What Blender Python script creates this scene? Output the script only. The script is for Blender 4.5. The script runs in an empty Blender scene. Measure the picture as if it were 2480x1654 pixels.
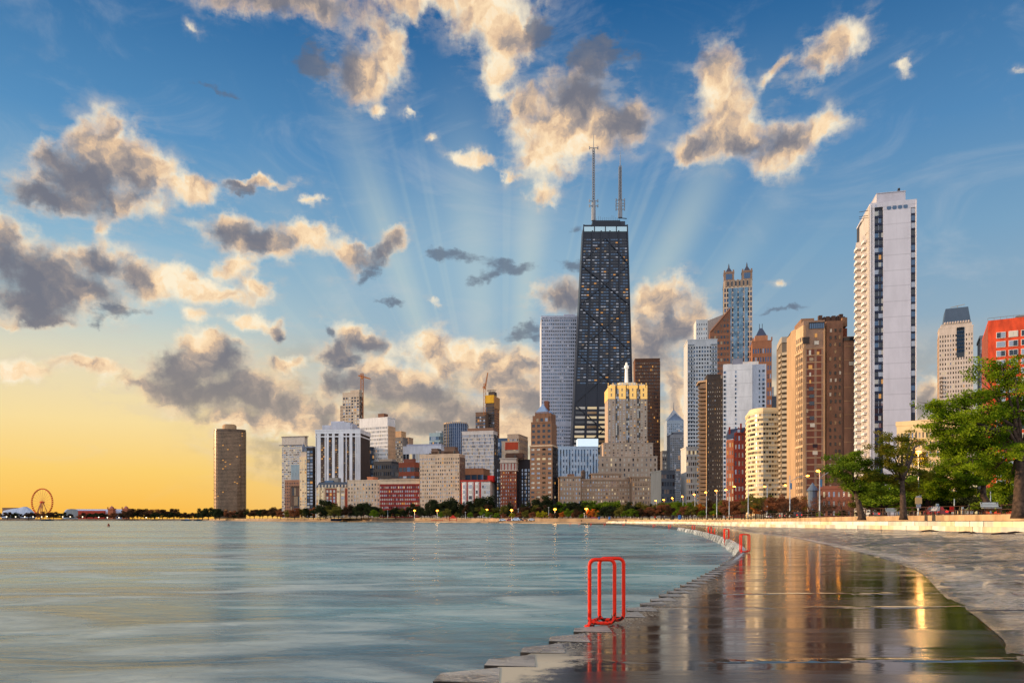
import bpy, bmesh, math, random
import numpy as np
from math import radians as R, sin, cos, atan2, sqrt, pi
from mathutils import Vector, Matrix
random.seed(7)
SC = bpy.context.scene
COL = SC.collection
# ---------------------------------------------------------------- camera
F = 1800.0; CX = 1240.0; HY = 1258.0; EYE = 1.6
cam = bpy.data.cameras.new('camera'); cam.sensor_width = 36; cam.lens = 36*F/2480
cam.shift_y = (HY-827)/2480.0; cam.clip_start = 0.1; cam.clip_end = 40000
co = bpy.data.objects.new('camera', cam); COL.objects.link(co)
co.location = (0, 0, EYE); co.rotation_euler = (R(90), 0, 0); SC.camera = co
SC.view_settings.view_transform = 'Standard'; SC.view_settings.look = 'None'
SC.view_settings.gamma = 1; SC.view_settings.exposure = 0.0
SC.cycles.max_bounces = 6; SC.cycles.diffuse_bounces = 2; SC.cycles.glossy_bounces = 3
SC.cycles.transparent_max_bounces = 6; SC.cycles.caustics_reflective = False; SC.cycles.caustics_refractive = False
SC.cycles.sample_clamp_indirect = 5; SC.cycles.sample_clamp_direct = 10
# ---------------------------------------------------------------- sun
SUN_AZ = -84.0; SUN_EL = 9.0                      # azimuth from +Y towards +X, low over the lake on the left
sl = bpy.data.lights.new('sun', 'SUN'); sl.energy = 5.0; sl.angle = R(0.6); sl.color = (1.0, 0.72, 0.43)
so = bpy.data.objects.new('sun', sl); COL.objects.link(so)
sd = Vector((sin(R(SUN_AZ))*cos(R(SUN_EL)), cos(R(SUN_AZ))*cos(R(SUN_EL)), sin(R(SUN_EL))))
so.rotation_euler = sd.to_track_quat('Z', 'Y').to_euler()

def lin(c):
    return tuple(((v/255.0)/12.92 if v/255.0 <= 0.04045 else ((v/255.0+0.055)/1.055)**2.4) for v in c)
# ---------------------------------------------------------------- node helper
class NT:
    def __init__(s, t): s.t = t; s.n = t.nodes; s.l = t.links
    def node(s, typ, **kw):
        n = s.n.new(typ)
        for k, v in kw.items(): setattr(n, k, v)
        return n
    def put(s, inp, v):
        if hasattr(v, 'links') or isinstance(v, bpy.types.NodeSocket): s.l.new(v, inp)
        else: inp.default_value = v
    def m(s, op, a, b=None, c=None, clamp=False):
        n = s.n.new('ShaderNodeMath'); n.operation = op; n.use_clamp = clamp
        s.put(n.inputs[0], a)
        if b is not None: s.put(n.inputs[1], b)
        if c is not None: s.put(n.inputs[2], c)
        return n.outputs[0]
    def v(s, op, a, b=None, c=None):
        n = s.n.new('ShaderNodeVectorMath'); n.operation = op
        s.put(n.inputs[0], a)
        if b is not None:
            s.put(n.inputs['Scale'] if op == 'SCALE' else n.inputs[1], b)
        if c is not None: s.put(n.inputs[2], c)
        return n.outputs['Value'] if op in ('LENGTH', 'DOT_PRODUCT', 'DISTANCE') else n.outputs[0]
    def mix(s, f, a, b, mode='MIX'):
        n = s.n.new('ShaderNodeMix'); n.data_type = 'RGBA'; n.blend_type = mode; n.clamp_factor = True
        s.put(n.inputs[0], f)
        for i, x in ((6, a), (7, b)):
            if isinstance(x, tuple) and len(x) == 3: x = x+(1,)
            s.put(n.inputs[i], x)
        return n.outputs[2]
    def smooth(s, x, a, b, lo=0.0, hi=1.0):
        n = s.n.new('ShaderNodeMapRange'); n.interpolation_type = 'SMOOTHSTEP'
        s.put(n.inputs[0], x); n.inputs[1].default_value = a; n.inputs[2].default_value = b
        n.inputs[3].default_value = lo; n.inputs[4].default_value = hi
        return n.outputs[0]
    def ramp(s, x, stops):
        n = s.n.new('ShaderNodeValToRGB'); cr = n.color_ramp
        cr.elements[0].position = stops[0][0]; cr.elements[0].color = tuple(stops[0][1])+(1,)
        cr.elements[1].position = stops[-1][0]; cr.elements[1].color = tuple(stops[-1][1])+(1,)
        for p, c in stops[1:-1]:
            e = cr.elements.new(p); e.color = tuple(c)+(1,)
        s.put(n.inputs[0], x); return n.outputs[0]
    def noise(s, vec, scale, detail=3, rough=0.5, dim='3D', dist=0.0, out=0):
        n = s.n.new('ShaderNodeTexNoise'); n.noise_dimensions = dim
        if dim == '1D': s.put(n.inputs['W'], vec)
        else: s.put(n.inputs['Vector'], vec)
        n.inputs['Scale'].default_value = scale; n.inputs['Detail'].default_value = detail
        n.inputs['Roughness'].default_value = rough; n.inputs['Distortion'].default_value = dist
        return n.outputs[out]
    def comb(s, x, y, z=0.0):
        n = s.n.new('ShaderNodeCombineXYZ'); s.put(n.inputs[0], x); s.put(n.inputs[1], y); s.put(n.inputs[2], z)
        return n.outputs[0]
    def sep(s, v):
        n = s.n.new('ShaderNodeSeparateXYZ'); s.put(n.inputs[0], v); return n.outputs

# ---------------------------------------------------------------- sky and clouds: all in azimuth / elevation of the dome
def azel(px, py):
    az = math.atan2(px-CX, F); el = math.atan((HY-py)/F*cos(az)); return az, el
K = 2480/2351.0
# cumulus banks: centre, half size and tilt (degrees, counter-clockwise) of each swelling
CLOUDS = [(245,335,62,58,0),(200,400,100,50,0),(310,385,90,48,-28),(120,450,110,26,0),(240,450,130,30,0),(425,440,75,22,8),(122,345,30,24,0),
 (20,560,70,55,0),(60,610,90,60,0),(140,660,140,70,0),(235,595,80,42,0),(400,640,70,26,0),(345,650,90,38,-12),(470,668,100,26,-6),(585,660,48,22,-12),(60,700,100,34,0),(545,612,50,20,20),(70,740,110,12,0),
 (600,545,115,34,0),(705,552,68,24,-10),(540,515,45,26,0),(850,582,70,15,32),(903,550,26,17,0),(785,588,40,16,0),
 (830,155,66,48,0),(875,105,38,42,0),(880,70,24,20,0),(640,3,180,24,0),(980,0,130,22,0),(1120,30,85,50,0),(1165,85,42,46,0),(1150,165,28,34,0),(1160,210,20,10,0),
 (1250,315,72,66,0),(1335,235,78,62,0),(1405,290,58,46,0),(1205,245,38,34,0),(1230,360,52,26,0),(1330,330,80,30,0),(1440,250,30,24,0),
 (1655,185,52,48,0),(1670,250,62,48,0),(1640,315,64,40,0),(1715,320,70,34,0),(1800,345,70,38,0),(1880,305,62,28,18),(1590,335,45,24,0),
 (1905,125,72,30,32),(1965,85,40,26,30),(1785,160,36,10,30),(2080,142,16,10,0),(2335,160,12,6,0),
 (1520,690,66,40,0),(1550,745,68,50,0),(1500,790,60,52,0),(1470,840,40,40,0),(1285,685,56,34,0),(1555,890,26,55,0),(1560,950,30,30,0),
 (985,800,48,44,0),(1010,850,40,26,0),(1080,815,60,36,0),(1165,850,66,46,0),(1195,910,60,50,0),(1120,880,50,30,0),
 (835,775,70,26,-14),(775,810,34,28,60),(480,825,80,44,0),(410,860,66,42,0),(450,900,120,40,0),(570,900,110,42,0),(660,930,90,34,-12),(745,950,55,18,0),
 (840,880,80,34,0),(940,905,100,36,-14),(775,885,36,32,0),(1060,950,110,30,0),(985,985,110,24,0),(560,960,120,20,0),(700,985,150,26,0),(900,985,160,30,0),(1180,985,90,40,0),(870,850,50,26,0),(930,870,60,26,0),(480,790,60,22,0),(400,820,40,20,0),
 (190,840,78,16,-6),(40,850,80,20,0),(330,880,90,14,0),(585,740,62,14,6),(635,755,22,20,0),(460,728,28,17,14),(650,830,58,15,0),
 (1235,435,30,17,0),(1092,365,46,13,-10),(715,470,20,9,0),(1160,400,16,6,0),(2140,890,34,28,0),(2120,930,46,34,0),(1775,642,16,10,20),(600,425,74,10,8),(230,512,22,8,-30),
 (450,47,15,6,-20),(940,255,13,9,0),(860,240,26,10,20),(995,318,13,6,0),(985,690,16,6,-20)]
WISPS = [(270,725,70,16,12),(215,755,30,14,40),(1075,585,58,14,0),(1000,592,36,14,0),(1150,622,82,15,12),(1190,600,36,12,0),(880,686,50,7,-5),
 (1305,608,42,18,0),(1200,768,66,17,14),(1390,120,70,28,0),(835,620,40,16,50),(1800,700,90,8,0),(560,432,70,10,10),(640,765,26,12,0),(750,760,14,24,0),(800,830,50,14,35),
 (1340,130,60,30,0),(1240,80,40,30,0),(720,140,46,34,0),(1310,525,20,8,0),(470,195,80,7,0),(1220,100,30,16,0),(1625,125,26,12,0)]
SHADE = [(470,880,190,70,0,.8),(940,925,190,50,0,.8),(1160,890,70,50,0,.5),(1050,860,60,30,0,.5),(1540,770,60,80,0,.5),(200,395,105,52,0,1),(110,450,110,26,0,1),(290,420,60,30,0,.7),(250,335,40,30,0,.5),(180,470,120,20,0,.7),
 (120,655,150,62,0,1.1),(30,640,90,70,0,1),(240,600,66,34,0,.9),(80,705,130,34,0,1),(310,640,50,26,0,.6),(70,740,120,16,0,.8),
 (570,545,92,26,0,1),(660,545,40,18,0,.5),(850,590,66,18,35,1),(765,140,48,50,0,.9),(650,3,190,28,0,.9),(1000,0,90,16,0,.3),
 (1350,215,88,56,0,1),(1420,290,56,54,0,1),(1290,250,30,30,0,.5),(1700,330,40,22,0,.7),(1790,325,60,20,0,.8),(1625,140,40,26,0,.7),(1690,230,30,30,0,.4),(1590,330,50,30,0,.5),
 (1880,130,40,22,30,.6),(1560,720,50,40,0,.7),(1530,800,60,52,0,.8),(1470,700,30,40,0,.4),(1300,695,60,34,0,1),(1550,900,20,40,0,.5),
 (440,860,92,56,0,1),(490,820,56,30,0,.9),(520,910,150,44,0,1),(640,930,70,26,0,.8),(740,965,66,18,0,.7),(430,920,100,26,0,.8),
 (860,895,90,32,0,.9),(960,925,90,30,0,.8),(1070,960,100,24,0,.8),(790,890,40,30,0,1),(980,990,120,26,0,.8),
 (1190,870,40,44,0,.6),(1210,930,50,40,0,.8),(1130,840,30,20,0,.4),(1010,815,22,30,0,.5),(820,790,60,24,0,.9),(770,815,34,28,60,1),
 (2125,925,46,32,0,.9),(545,430,60,12,0,.8),(130,840,40,10,0,.4),(1250,100,40,30,0,.7),(1190,110,30,30,0,.4),(645,765,26,14,0,.6)]
NA, NE = 240, 160
A0, A1, E0, E1 = -0.66, 0.66, 0.0, 0.64
def fields():
    ga, ge = np.meshgrid(np.linspace(A0, A1, NA), np.linspace(E0, E1, NE))      # rows: elevation
    def blob(b):
        a, e = azel(b[0]*K, b[1]*K); ca = cos(a); an = R(b[4])
        ra = b[2]*K/F*ca*ca*1.2; re = b[3]*K/F*ca*1.2
        dx, dy = ga-a, ge-e
        u = dx*cos(an)+dy*sin(an); w = -dx*sin(an)+dy*cos(an)
        return np.sqrt((u/ra)**2+(w/re)**2)
    def union(lst):
        d = np.full(ga.shape, 9.0)
        for b in lst: d = np.minimum(d, blob(b))
        return np.clip(1.0-d, -0.9, 0.75)
    s = np.zeros(ga.shape)
    for b in SHADE: s = np.maximum(s, b[5]*1.15*np.exp(-(0.95*blob(b))**2))
    return union(CLOUDS), union(WISPS), s
def lowrank(M, r):
    U, S, V = np.linalg.svd(M, full_matrices=False)
    return U[:, :r]*np.sqrt(S[:r]), V[:r].T*np.sqrt(S[:r])          # (NE,r), (NA,r)
def world():
    w = bpy.data.worlds.new('World'); SC.world = w; w.use_nodes = True
    t = NT(w.node_tree); t.n.clear()
    d = t.node('ShaderNodeTexCoord').outputs['Generated']
    x, y, z = t.sep(d)
    az = t.m('ARCTAN2', x, y); el = t.m('ARCSINE', z)
    q = t.comb(az, el)
    # --- warped coordinate: billowing outlines
    n1 = t.noise(q, 8.0, 2, 0.5, '2D', out=1)
    n2 = t.noise(q, 30.0, 6, 0.6, '2D', out=1)
    qw = t.v('MULTIPLY_ADD', n1, (0.045, 0.035, 0), q)
    qw = t.v('MULTIPLY_ADD', n2, (0.036, 0.030, 0), qw)
    qw = t.v('ADD', qw, (-0.0405, -0.0325, 0))
    wx, wy, _ = t.sep(qw)
    ta = t.m('DIVIDE', t.m('SUBTRACT', wx, A0), A1-A0, clamp=True)
    te = t.m('DIVIDE', t.m('SUBTRACT', wy, E0), E1-E0, clamp=True)
    ta = t.comb(ta, ta, ta); te = t.comb(te, te, te)
    def curve(inp, cols, n):
        nd = t.node('ShaderNodeRGBCurve'); mp = nd.mapping; mp.use_clip = False
        src = np.linspace(0, 1, cols.shape[0]); xs = np.linspace(0, 1, n)
        for k in range(3):
            c = mp.curves[k]; ys = np.interp(xs, src, cols[:, k])
            c.points[0].location = (0, float(ys[0])); c.points[-1].location = (1, float(ys[-1]))
            for X, Y in zip(xs[1:-1], ys[1:-1]): c.points.new(float(X), float(Y))
            for p in c.points: p.handle_type = 'VECTOR'
        mp.update(); t.l.new(inp, nd.inputs[1]); return nd.outputs[0]
    def field(M, r):
        e, a = lowrank(M, r); tot = None
        for k in range(0, r, 3):
            s_ = t.v('DOT_PRODUCT', curve(ta, a[:, k:k+3], 160), curve(te, e[:, k:k+3], 110))
            tot = s_ if tot is None else t.m('ADD', tot, s_)
        return tot
    fA, fB, fS = fields()
    dA = field(fA, 36); dB = field(fB, 18); dS = field(fS, 18)
    ca, ce = azel(1215, 1300)
    to = t.v('NORMALIZE', t.v('SUBTRACT', (ca, ce, 0), q))
    to = t.v('NORMALIZE', t.v('ADD', to, (0.25, 0.35, 0)))
    det = t.noise(q, 26.0, 8, 0.6, '2D')
    puf = t.noise(qw, 15.0, 5, 0.55, '2D'); puf2 = t.noise(t.v('ADD', qw, t.v('SCALE', to, 0.012)), 15.0, 5, 0.55, '2D')
    detb = t.noise(t.v('MULTIPLY', q, (1, 2.4, 1)), 24.0, 7, 0.62, '2D')
    relief = t.m('SUBTRACT', puf2, puf)
    c0 = (t.m('ADD', dA, t.m('MULTIPLY_ADD', det, 1.15, -0.47)), t.m('ADD', dB, t.m('MULTIPLY_ADD', detb, 1.6, -0.85)))
    # --- clear sky
    tt = t.m('DIVIDE', el, 0.65, clamp=True)
    Lr = t.ramp(tt, [(0, lin((255,188,70))), (0.09, lin((255,210,110))), (0.18, lin((252,224,158))), (0.27, lin((236,222,185))),
                     (0.38, lin((184,206,210))), (0.5, lin((140,182,208))), (0.68, lin((86,144,192))), (0.93, lin((34,98,155))), (1, lin((30,92,150)))])
    Rr = t.ramp(tt, [(0, lin((240,205,140))), (0.12, lin((222,208,172))), (0.22, lin((178,186,188))), (0.36, lin((146,174,194))),
                     (0.5, lin((122,164,196))), (0.68, lin((84,138,186))), (0.93, lin((34,96,152))), (1, lin((30,92,150)))])
    sky = t.mix(t.smooth(az, -0.46, -0.02), Lr, Rr)
    pale = t.smooth(t.v('LENGTH', t.v('MULTIPLY_ADD', q, (1/0.30, 1/0.19, 0), (-(-0.02)/0.30, -0.32/0.19, 0))), 0.1, 1.0, 1.0, 0.0)
    sky = t.mix(t.m('MULTIPLY', pale, 0.42), sky, lin((176, 205, 218)))
    # the physical sky gives the part of the dome that the horizon glow does not cover
    ns = t.node('ShaderNodeTexSky', sky_type='NISHITA', sun_disc=False)
    ns.sun_elevation = R(SUN_EL); ns.sun_rotation = R(SUN_AZ)
    sky = t.mix(0.05, sky, t.v('SCALE', ns.outputs[0], 0.10))
    # crepuscular rays fan out from the hidden sun
    v = t.v('SUBTRACT', q, (ca, ce, 0)); vx, vy, _ = t.sep(v)
    phi = t.m('ARCTAN2', vx, vy)
    rn = t.noise(phi, 16.0, 2, 0.6, '1D')
    rays = t.smooth(rn, 0.46, 0.70)
    for p0, wd, amt in ((-0.38, 0.09, 1.0), (-0.10, 0.12, 0.7), (0.10, 0.09, 1.0), (0.55, 0.09, 1.0), (0.72, 0.07, .5), (-0.62, 0.08, .4)):
        b = t.smooth(t.m('ABSOLUTE', t.m('SUBTRACT', phi, p0)), 0.0, wd, amt, 0.0)
        rays = t.m('MAXIMUM', rays, b) if p0 != -0.38 else t.m('MAXIMUM', t.m('MULTIPLY', rays, 0.36), t.m('MULTIPLY', b, t.smooth(rn, 0.2, 0.6, 0.55, 1.0)))
    win = t.m('MULTIPLY', t.smooth(el, 0.08, 0.22), t.smooth(el, 0.34, 0.58, 1.0, 0.0))
    rays = t.m('MULTIPLY', t.m('MULTIPLY', rays, win), t.smooth(t.m('ABSOLUTE', t.m('SUBTRACT', az, 0.02)), 0.18, 0.46, 0.33, 0.0))
    sky = t.mix(rays, sky, lin((214, 222, 205)))
    # --- clouds over it
    frontal = t.smooth(t.m('ABSOLUTE', az), 0.95, 1.3, 1.0, 0.0)
    st = t.noise(t.v('MULTIPLY', q, (1, 3.2, 1)), 7.0, 6, 0.6, '2D')
    stw = t.m('MULTIPLY', t.m('MULTIPLY', t.smooth(el, 0.02, 0.09), t.smooth(el, 0.16, 0.25, 1.0, 0.0)), t.m('MULTIPLY', t.smooth(az, -0.46, -0.25), t.smooth(az, 0.25, 0.6, 1.0, 0.35)))
    stc = t.mix(t.smooth(t.noise(q, 20.0, 5, 0.6, '2D'), 0.38, 0.62), lin((172, 158, 138)), lin((238, 208, 164)))
    sky = t.mix(t.m('MULTIPLY', t.m('MULTIPLY', t.smooth(st, 0.36, 0.58), stw), 0.8), sky, stc)
    veil = t.m('MULTIPLY', t.smooth(c0[0], -0.75, 0.3, 0.0, 0.32), t.m('MULTIPLY', t.smooth(detb, 0.40, 0.62), t.smooth(t.m('ABSOLUTE', az), 0.95, 1.3, 1.0, 0.0)))
    sky = t.mix(veil, sky, lin((212, 200, 186)))
    cir = t.noise(t.v('MULTIPLY', q, (1.2, 3.0, 1)), 4.0, 7, 0.62, '2D', dist=0.6)
    sky = t.mix(t.smooth(cir, 0.50, 0.78, 0.0, 0.20), sky, lin((206, 208, 210)))
    aA = t.m('MULTIPLY', t.smooth(c0[0], -0.16, 0.74), frontal)
    s1 = t.m('MULTIPLY_ADD', relief, 3.0, t.m('MULTIPLY_ADD', dS, 1.15, -0.04))
    s1 = t.m('ADD', s1, t.m('MULTIPLY_ADD', det, -0.55, 0.27))
    s1 = t.m('ADD', s1, t.smooth(c0[0], 0.1, 0.7, -0.22, 0.12))
    lowf = t.smooth(el, 0.05, 0.25)
    dark = t.mix(lowf, lin((176, 160, 138)), lin((118, 120, 132)))
    cc = t.ramp(t.m('MULTIPLY_ADD', s1, 0.62, 0.11, clamp=True),
        [(0, lin((255, 240, 210))), (0.16, lin((255, 224, 182))), (0.34, lin((232, 198, 162))), (0.55, lin((186, 168, 154))), (0.8, lin((140, 134, 136))), (1, lin((112, 114, 126)))])
    cc = t.mix(t.m('MULTIPLY', t.smooth(s1, 0.2, 1.3), 0.6), cc, dark)
    sky = t.mix(t.m('MULTIPLY', aA, 0.97), sky, cc)
    aB = t.m('MULTIPLY', t.smooth(c0[1], 0.0, 0.6), frontal)
    sky = t.mix(t.m('MULTIPLY', aB, 0.75), sky, lin((98, 106, 124)))
    # --- behind the photographer: unseen sky, brightened to light the camera-facing facades
    back = t.smooth(y, -0.55, 0.15, 1.0, 0.0)
    bn = t.noise(d, 2.5, 5, 0.6)
    bc = t.mix(t.smooth(bn, 0.4, 0.62), lin((182, 200, 224)), lin((240, 238, 242)))
    bc = t.v('SCALE', bc, 1.65)
    sky = t.mix(t.m('MULTIPLY', back, 0.92), sky, bc)
    below = t.smooth(z, -0.03, -0.012, 1.0, 0.0)
    sky = t.mix(below, sky, lin((96, 104, 100)))
    bg = t.node('ShaderNodeBackground'); t.put(bg.inputs[0], sky); bg.inputs[1].default_value = 1.0
    out = t.node('ShaderNodeOutputWorld'); t.l.new(bg.outputs[0], out.inputs[0])
    w.cycles.sampling_method = 'MANUAL'; w.cycles.sample_map_resolution = 512
world()
# ---------------------------------------------------------------- materials
def pmat(name, col, rough=0.8, metal=0.0, var=0.055, scale=0.25, bump=0.0, bscale=2.0, spec=0.4, streak=0.0, joints=0.0):
    m = bpy.data.materials.new(name); m.use_nodes = True; t = NT(m.node_tree)
    b = t.n['Principled BSDF']; c = lin(col)
    b.inputs['Roughness'].default_value = rough; b.inputs['Metallic'].default_value = metal
    b.inputs['Specular IOR Level'].default_value = spec
    if var > 0:
        o = t.node('ShaderNodeTexCoord').outputs['Object']
        n = t.noise(t.v('MULTIPLY', o, (1, 1, 0.35 if streak else 1)), scale, 5, 0.62)
        lo = tuple(x*(1-var*2.2) for x in c); hi = tuple(min(1, x*(1+var*1.6)) for x in c)
        col_ = t.mix(t.smooth(n, 0.30, 0.70), lo, hi)
        if streak:
            n2 = t.noise(t.v('MULTIPLY', o, (1.2, 1.2, 0.03)), 1.0, 3, 0.6)
            col_ = t.mix(t.m('MULTIPLY', t.smooth(n2, 0.52, 0.75), streak), col_, tuple(x*0.55 for x in c))
        if joints:
            z = t.sep(o)[2]
            fr = t.m('ABSOLUTE', t.m('SUBTRACT', t.m('FRACT', t.m('DIVIDE', z, joints)), 0.5))
            col_ = t.mix(t.smooth(fr, 0.44, 0.5, 0, 0.35), col_, tuple(x*0.5 for x in c))
        t.l.new(col_, b.inputs['Base Color'])
        if bump:
            bn = t.node('ShaderNodeBump'); bn.inputs['Strength'].default_value = bump
            bn.inputs['Distance'].default_value = 0.05
            t.l.new(t.noise(o, bscale, 6, 0.65), bn.inputs['Height']); t.l.new(bn.outputs[0], b.inputs['Normal'])
    else: b.inputs['Base Color'].default_value = c+(1,)
    return m
def emat(name, col, strength, base=(20, 20, 20)):
    m = bpy.data.materials.new(name); m.use_nodes = True; b = m.node_tree.nodes['Principled BSDF']
    b.inputs['Base Color'].default_value = lin(base)+(1,); b.inputs['Roughness'].default_value = 0.4
    b.inputs['Emission Color'].default_value = lin(col)+(1,); b.inputs['Emission Strength'].default_value = strength
    return m
_M = {}
def W(col, **kw):                                  # wall material by colour, cached
    k = (col, tuple(sorted(kw.items())))
    kw.setdefault('streak', .14)
    if k not in _M: _M[k] = pmat('wall_%d_%d_%d' % col, col, **kw)
    return _M[k]
GL = dict(
 dark=pmat('glass_dark', (34, 40, 50), 0.12, 0, 0, spec=0.6),
 sky=pmat('glass_sky', (150, 152, 158), 0.08, 0.6, 0, spec=0.6),
 blue=pmat('glass_blue', (70, 92, 116), 0.10, 0.5, 0, spec=0.6),
 blind=pmat('glass_blind', (205, 195, 178), 0.25, 0, 0, spec=0.6),
 tan=pmat('glass_tan', (150, 125, 95), 0.18, 0.3, 0, spec=0.6),
 brown=pmat('glass_brown', (96, 66, 44), 0.15, 0.3, 0, spec=0.6),
 warm=emat('window_lit', (255, 178, 84), 0.6),
 pale=emat('window_pale_lit', (255, 226, 176), 0.62),
)
WEIGHTS = dict(
 mixed=[('dark', 4), ('blind', 3), ('sky', 2.5), ('tan', 2), ('warm', .22)],
 bright=[('blind', 5), ('sky', 3), ('tan', 1.5), ('dark', 1.5), ('pale', .7), ('warm', .2)],
 dark=[('dark', 7), ('blue', 1.5), ('sky', 1), ('warm', .15)],
 slate=[('blue', 6), ('dark', 5), ('sky', .6), ('warm', .05)],
 blue=[('blue', 5), ('dark', 2), ('sky', 3), ('warm', .1)],
 glassy=[('sky', 5), ('blind', 2), ('blue', 1.5), ('dark', 1), ('tan', 1), ('warm', .12)],
 brown=[('brown', 5), ('dark', 3), ('tan', 1), ('warm', .2)],
 gold=[('pale', 5), ('blind', 2.5), ('tan', 1.5), ('warm', 1)],
)
def pick(w):
    ks, vs = zip(*WEIGHTS[w]); return random.choices(ks, vs)[0]
# ---------------------------------------------------------------- mesh builder
class MB:
    def __init__(s): s.v = []; s.f = []; s.mi = []; s.mats = []
    def mid(s, m):
        if m not in s.mats: s.mats.append(m)
        return s.mats.index(m)
    def face(s, pts, m=0):
        b = len(s.v); s.v += [tuple(p) for p in pts]; s.f.append(tuple(range(b, b+len(pts)))); s.mi.append(m)
    def hexa(s, p, m=0):                           # 8 corners: bottom 0-3 ccw, top 4-7
        b = len(s.v); s.v += [tuple(q) for q in p]
        for f in ((0,3,2,1),(4,5,6,7),(0,1,5,4),(1,2,6,5),(2,3,7,6),(3,0,4,7)): s.f.append(tuple(b+i for i in f)); s.mi.append(m)
    def box(s, x0, x1, y0, y1, z0, z1, m=0):
        if x0 > x1: x0, x1 = x1, x0
        if y0 > y1: y0, y1 = y1, y0
        s.hexa([(x0,y0,z0),(x1,y0,z0),(x1,y1,z0),(x0,y1,z0),(x0,y0,z1),(x1,y0,z1),(x1,y1,z1),(x0,y1,z1)], m)
    def taper(s, x0, x1, y0, y1, z0, X0, X1, Y0, Y1, z1, m=0):
        s.hexa([(x0,y0,z0),(x1,y0,z0),(x1,y1,z0),(x0,y1,z0),(X0,Y0,z1),(X1,Y0,z1),(X1,Y1,z1),(X0,Y1,z1)], m)
    def prism(s, poly, z0, z1, m=0, cap=True):     # ccw polygon
        n = len(poly); b = len(s.v)
        s.v += [(x, y, z0) for x, y in poly]+[(x, y, z1) for x, y in poly]
        for i in range(n):
            j = (i+1) % n; s.f.append((b+i, b+j, b+n+j, b+n+i)); s.mi.append(m)
        if cap:
            s.f.append(tuple(b+n+i for i in range(n))); s.mi.append(m)
            s.f.append(tuple(b+n-1-i for i in range(n))); s.mi.append(m)
    def beam(s, p, q, w, h=None, m=0):             # rectangular bar
        p = Vector(p); q = Vector(q); d = (q-p).normalized(); h = h or w
        up = Vector((0,0,1)) if abs(d.z) < 0.95 else Vector((0,1,0))
        a = d.cross(up).normalized()*w/2; c = d.cross(a).normalized()*h/2
        s.hexa([p-a-c, p+a-c, p+a+c, p-a+c, q-a-c, q+a-c, q+a+c, q-a+c], m)
    def tube(s, pts, r, n=8, m=0, cap=True):
        pts = [Vector(p) for p in pts]; rs = r if isinstance(r, (list, tuple)) else [r]*len(pts)
        b = len(s.v); prev = None
        for i, p in enumerate(pts):
            d = (pts[min(i+1, len(pts)-1)]-pts[max(i-1, 0)]).normalized()
            if prev is None:
                up = Vector((0,0,1)) if abs(d.z) < 0.9 else Vector((1,0,0)); a = d.cross(up).normalized()
            else:
                a = (prev-d*prev.dot(d)).normalized()
            prev = a; c = d.cross(a)
            for k in range(n):
                t = 2*pi*k/n; s.v.append(tuple(p+(a*cos(t)+c*sin(t))*rs[i]))
        for i in range(len(pts)-1):
            for k in range(n):
                k2 = (k+1) % n
                s.f.append((b+i*n+k, b+i*n+k2, b+(i+1)*n+k2, b+(i+1)*n+k)); s.mi.append(m)
        if cap:
            s.f.append(tuple(b+n-1-k for k in range(n))); s.mi.append(m)
            e = b+(len(pts)-1)*n; s.f.append(tuple(e+k for k in range(n))); s.mi.append(m)
    def lathe(s, prof, n=16, c=(0,0), m=0, a0=0):
        b = len(s.v)
        for (r, z) in prof:
            for k in range(n): t = a0+2*pi*k/n; s.v.append((c[0]+r*cos(t), c[1]+r*sin(t), z))
        for i in range(len(prof)-1):
            for k in range(n):
                k2 = (k+1) % n; s.f.append((b+i*n+k, b+i*n+k2, b+(i+1)*n+k2, b+(i+1)*n+k)); s.mi.append(m)
    def mesh(s, name, mats, smooth=False):
        me = bpy.data.meshes.new(name); me.from_pydata(s.v, [], s.f)
        for m in mats: me.materials.append(m)
        if len(mats) > 1: me.polygons.foreach_set('material_index', s.mi)
        if smooth: me.polygons.foreach_set('use_smooth', [True]*len(s.f))
        me.update(); return me
    def build(s, name, mats, parent=None, smooth=False):
        if not isinstance(mats, (list, tuple)): mats = [mats]
        o = bpy.data.objects.new(name, s.mesh(name, mats, smooth)); COL.objects.link(o)
        if parent: o.parent = parent
        return o
def tag(o, label=None, cat=None, group=None, kind=None):
    if label: o['label'] = label
    if cat: o['category'] = cat
    if group: o['group'] = group
    if kind: o['kind'] = kind
    return o
def empty(name, loc, label=None, cat=None, rz=0, group=None):
    o = bpy.data.objects.new(name, None); COL.objects.link(o); o.location = loc; o.rotation_euler = (0, 0, rz)
    return tag(o, label, cat, group)
def put(name, me, parent, loc=(0,0,0), rot=(0,0,0), sc=(1,1,1)):
    o = bpy.data.objects.new(name, me); COL.objects.link(o); o.parent = parent
    o.location = loc; o.rotation_euler = rot; o.scale = sc; return o
def copy_tree(o, parent=None):
    c = o.copy(); COL.objects.link(c); c.parent = parent
    for ch in list(o.children): copy_tree(ch, c)
    return c
def X(px, D): return (px-CX)/F*D
def Z(py, D): return EYE+(HY-py)/F*D
def G(px, py, z=0.0):
    D = (EYE-z)*F/(py-HY); return Vector((X(px, D), D, z))
_unit = {}
def unit_window(k):
    if k not in _unit:
        m = MB(); m.box(0, 1, -0.08, 0.0, 0, 1); _unit[k] = m.mesh('window_'+k, [GL[k]])
    return _unit[k]
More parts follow.
